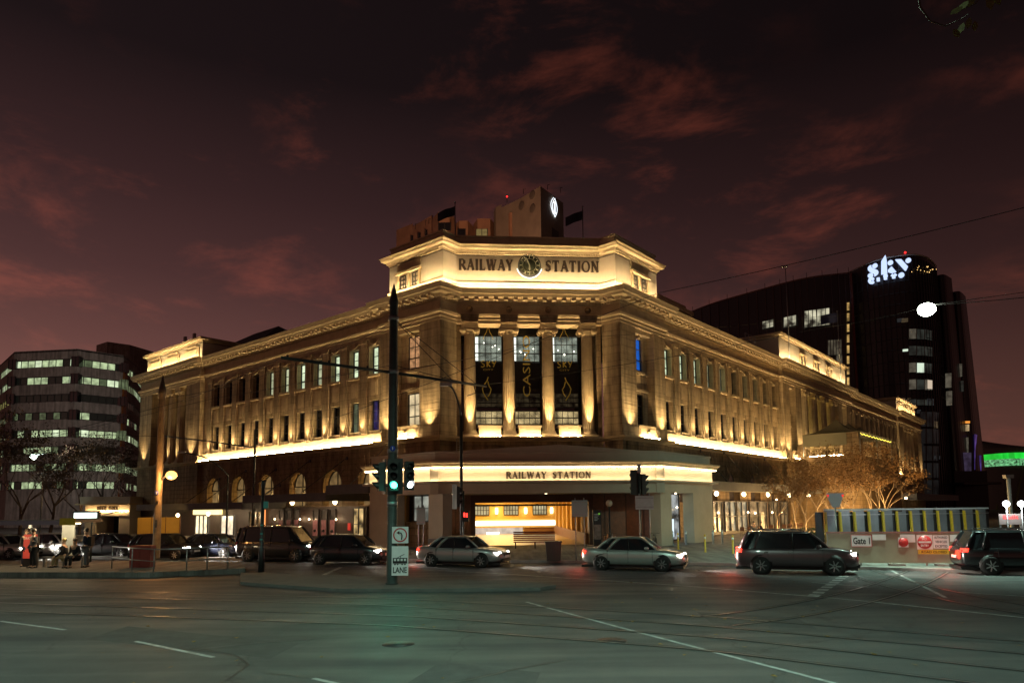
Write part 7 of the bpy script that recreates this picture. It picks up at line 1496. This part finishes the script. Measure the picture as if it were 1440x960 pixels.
def bicycle(label, col, p, rz):
    r = thing('bicycle', label, 'bicycle', (0, 0, 0), 'bicycles parked by the globe lamp'); R0 = .34
    for x in (-.52, .52):
        m = MB(); m.tube([V((x + R0 * cos(a), 0, R0 + R0 * sin(a))) for a in [2 * pi * k / 20 for k in range(21)]], .022, 5, cap=False); w_ = m.build('wheel', M['rubber'], r); m = MB(); [m.tube([V((x, 0, R0)), V((x + R0 * cos(a), 0, R0 + R0 * sin(a)))], .004, 3) for a in [2 * pi * k / 10 for k in range(10)]]; m.build('spokes', M['steel'], w_)
    m = MB(); [m.tube([V(a), V(b)], .018, 6) for a, b in (((-.52, 0, .34), (-.12, 0, .30)), ((-.52, 0, .34), (-.2, 0, .82)), ((-.12, 0, .30), (-.22, 0, .88)), ((-.12, 0, .30), (.34, 0, .78)), ((-.2, 0, .80), (.34, 0, .82)), ((.52, 0, .34), (.32, 0, .95)))]; m.build('frame', col, r)
    m = MB(); m.box(-.34, -.1, -.06, .06, .88, .93); m.build('saddle', M['black'], r); m = MB(); m.tube([V((.30, -.28, .98)), V((.33, 0, 1.0)), V((.30, .28, .98))], .015, 5); m.build('handlebar', M['black'], r); m = MB(); m.tube([V((-.12, -.1, .30)), V((-.02, -.1, .18))], .015, 4); m.tube([V((-.12, .1, .30)), V((-.22, .1, .42))], .015, 4); m.build('pedals', M['black'], r)
    r.location = p; r.rotation_euler = (0, 0, rz); return r
bicycle('orange bicycle leaning near the globe lamp post', newmat('orange_bike', (.4, .12, .02), .4), gnd(852, 771, .13), radians(60)); bicycle('dark bicycle parked right of the orange bicycle', M['steel'], gnd(861, 771, .13), radians(75)); bicycle('black bicycle beside the signal pole right of the portal', M['black'], gnd(921, 771, .13), radians(70))
# planter box with sign left of portal
p = gnd(632, 772, .13); PLN = thing('concrete_planter', 'low concrete planter with trailing dry plants left of the portal', 'planter', p); bx('box', p.x - 1.4, p.x + 1.2, p.y - .3, p.y + .4, .13, .85, kerbm, PLN)
m = MB(); rn = random.Random(2)
for i in range(160): c = V((p.x + rn.uniform(.2, 1.2), p.y + rn.uniform(-.2, .3), .9 + abs(rn.gauss(0, .25)))); a = V((rn.gauss(0, .5), rn.gauss(0, .3), 1)).normalized(); b2_ = a.orthogonal().normalized(); m.add([c - a * .1, c + b2_ * .03, c + a * .1, c - b2_ * .03], [(0, 1, 2, 3)])
m.build('plants', leafm, PLN, recalc=False)
# cafe boards, tables and chairs under the right awning
def cafe_table(): 
    r = thing('cafe_table', '', 'table', (0, 0, 0), 'cafe tables under the right awning'); m = MB(); m.lathe([(.35, .72), (.35, .75)], (0, 0, 0), 14); m.build('tabletop', M['wood'], r); m = MB(); m.lathe([(.2, 0), (.03, .04), (.03, .72)], (0, 0, 0), 8); m.build('pedestal', M['black'], r); return r
def cafe_chair():
    r = thing('cafe_chair', '', 'chair', (0, 0, 0), 'cafe chairs under the right awning'); m = MB(); m.box(-.2, .2, -.2, .2, .43, .46); m.build('seat', M['wood'], r); m = MB(); m.box(-.2, .2, -.22, -.19, .5, .85); m.build('backrest', M['wood'], r)
    for x in (-.18, .18):
        for y in (-.18, .18): m = MB(); m.tube([V((x, y, 0)), V((x, y, .43 if y > 0 else .85))], .014, 4); m.build('leg', M['black'], r)
    return r
ct_, cc_ = cafe_table(), cafe_chair(); ci = 0
for i, t in enumerate((14.5, 18.0, 21.5, 25.0, 28.5)):
    q = FR(t, 3.6, .13); place(ct_, q, 0, '%s round cafe table from the corner under the right awning' % ordn(i), first=(i == 0))
    for s_ in (-1, 1): place(cc_, q + Rd * .62 * s_, atan2(-Rd.x * s_ * -1, Rd.y * s_ * -1) , '%s cafe chair from the corner under the right awning' % ordn(ci), first=(ci == 0)); ci += 1
p = FR(15.8, 4.6, .13); MBd = thing('menu_board', 'tall dark menu board at the left end of the right awning', 'sign', p); F = Fr(p, Rd, -Ld); bx('board', -.45, .45, -.04, .04, .1, 2.1, M['black'], MBd, F); bx('foot', -.5, .5, -.25, .25, 0, .1, M['black'], MBd, F); bx('print', -.36, .36, .041, .045, .9, 1.9, newmat('menu_print', (.10, .09, .08), .5, var=.6, vscale=6), MBd, F)
# two triangular sign shields by the lit trees
p = gat(1176, 47); SG = thing('give_way_sign', 'grey back of a paired sign with two small red marks above the hoarding', 'road sign', p); zz = at(1176, 713, 47).z; z1 = at(1176, 693, 47).z; pipe('post', [p, V((p.x, p.y, zz))], .05, M['steel'], SG); F = Ffac((p.x, p.y - .06, 0)); m = MB(); m.ext([F(-.62, 0, z1), F(.62, 0, z1), F(.25, 0, zz), F(-.25, 0, zz)], F.n * .03); m.build('plate', newmat('violet_grey_plate', (.20, .16, .18), .5), SG)
for s_ in (-1, 1): m = MB(); m.ext([F(s_ * .5 - .1, .031, z1 - .1), F(s_ * .5 + .1, .031, z1 - .1), F(s_ * .5 - s_ * .02, .031, z1 - .3)], F.n * .01); m.build('red_mark', lit((1, .03, .02), .9, key='redmark'), SG)
# far right bright site lamps
for i, (u, v, lb) in enumerate(((1415, 708, 'left of two bright site lamps at the far right'), (1436, 708, 'right of two bright site lamps at the far right edge'))):
    q = at(u, v, 45); r = thing('site_lamp', lb, 'lamp', V((q.x, 45, .1)), 'bright site lamps'); pipe('post', [V((q.x, 45, .1)), q], .05, M['steel'], r); lamp('POINT', q + V((-.4, -.5, 0)), 260, (.93, .97, 1), r, .2, name='site_light'); m = MB(); m.ball(q, .20, 10); m.build('bulb', lit((.95, .97, 1), 22, key='sitelamp'), r)
q = at(1418, 672, 60); r = thing('cctv_mast', 'grey mast behind the bright site lamps at far right', 'pole', V((q.x, 60, .1))); pipe('shaft', [V((q.x, 60, .1)), q], .16, M['greysign'], r); bx('head', q.x - .35, q.x + .35, 59.8, 60.2, q.z, q.z + .3, M['steel'], r)
bq = at(1421, 722, 45); r = thing('site_board', 'faded site board with red lettering at the far right', 'sign', V((bq.x, 45, .13))); F = Ffac((bq.x, 45, 0)); z0, z1 = at(1421, 737, 45).z, at(1421, 722, 45).z; bx('board', -.75, .75, -.03, 0, z0, z1, newmat('faded_board', (.10, .08, .07), .8), r, F); [bx('post', x, x + .08, -.12, -.04, .13, z1, M['steel'], r, F) for x in (-.7, .6)]; m = MB(); sans(m, 'Built', F, 0, z0 + .35, .25, .006, width=1.0, bold=True); m.build('lettering', M['red'], r)
for t, y in ((1.2, 1.6), (WE / 2, 1.6), (WE - 1.2, 1.6)):  # added downlights that warm the dim walls under the canopy
    p = E1 + Td * t + Nd * y + V((0, 0, zs_ - .02)); m = MB(); m.lathe([(.09, 0), (.09, .03)], p, 12); m.build('added_downlight', lit((1, .75, .45), 5, key='dl'), ST); lamp('SPOT', p - V((0, 0, .05)), 130, (1, .62, .28), ST, .08, to=p - V((0, 0, 3)), angle=140, blend=1, name='added_canopy_light')
patchm = newmat('newer_asphalt_patch', (.046, .047, .047), .72, var=.35, vscale=2.5, bump=.6, bscale=60)
tar = newmat('tar_seam', (.014, .014, .014), .45)
for us in (((180, 880), (420, 905), (380, 925), (120, 898)), ((980, 860), (1120, 868), (1150, 884), (1000, 875)), ((620, 930), (760, 945), (740, 990), (560, 968)), ((1240, 880), (1400, 890), (1440, 906), (1260, 896))):
    P = [gnd(*q_) for q_ in us]; mb = MB(); mb.poly([(p.x, p.y, .003) for p in P]); struct(mb, 'road_patch', patchm)
rn = random.Random(8)
for k in range(7):
    u, v = rn.uniform(100, 1300), rn.uniform(840, 950); L_ = [gnd(u, v)]; d = rn.uniform(-.5, .5)
    for i in range(9): L_.append(L_[-1] + V((cos(d), sin(d), 0)) * .7); d += rn.gauss(0, .25)
    strip(L_, .035, .0045, 'tar_seam', tar)
for u, v in ((560, 905),):
    p = gnd(u, v); mh = MB(); mh.lathe([(.34, 0), (.34, .009)], p, 24); mh.lathe([(.27, .009), (.27, .013)], p, 24); struct(mh, 'manhole_cover', newmat('cast_iron', (.05, .05, .05), .5, metal=.7))

# added glowing panes at random spots, and glazing bars, over the dark tower
rt_ = random.Random(21); tg = [lit((.9, .65, .35), .07, .6, .8, key='tr1'), lit((.5, .6, .65), .03, .6, .6, key='tr2'), lit((1, .8, .5), .22, .6, .8, key='tr3')]
for k in range(26):
    u0 = rt_.choice((1262, 1268, 1276, 1290, 1304, 1314)); v0 = rt_.choice((560, 576, 592, 608, 624, 640, 448)); twin(u0, u0 + rt_.choice((5, 9)), v0, v0 + rt_.choice((5, 9)), rt_.choice(tg[:2] if k % 5 else tg), frame=False, off=.3)
m = MB()
for v in range(378, 560, 16): m.tube([V((H(u, 500, Y).x, H(u, 500, Y).y - .12, H(1290, v, 174).z)) for u, Y in UDd], .09, 4)
m.build('floor_lines', fgrey, SK)
for u in (10, 60, 105):
    x = at(u, 740, yS).x; q = V((x, yS, zr_ - .1)); m = MB(); m.box(q.x - .25, q.x + .25, q.y - .06, q.y + .06, q.z - .03, q.z + .03); m.build('shelter_light', lit((1, .8, .4), 6, key='sheltl'), SHT); lamp('POINT', q - V((0, .2, .15)), 45, (1, .78, .45), SHT, .15, name='shelter_glow')
# hall beams and ticket barriers
for k in range(6): sq(FP, hx0, p2 + .5, -3.6 - 3.6 * k, -3.3 - 3.6 * k, 3.95, 4.29, 'hall_beam', hallw)
for k in range(5): sq(FP, 1.0 + k * 1.1 - 3, 1.22 + k * 1.1 - 3, -17.5, -16, .15, 1.15, 'ticket_barrier', M['steel'])
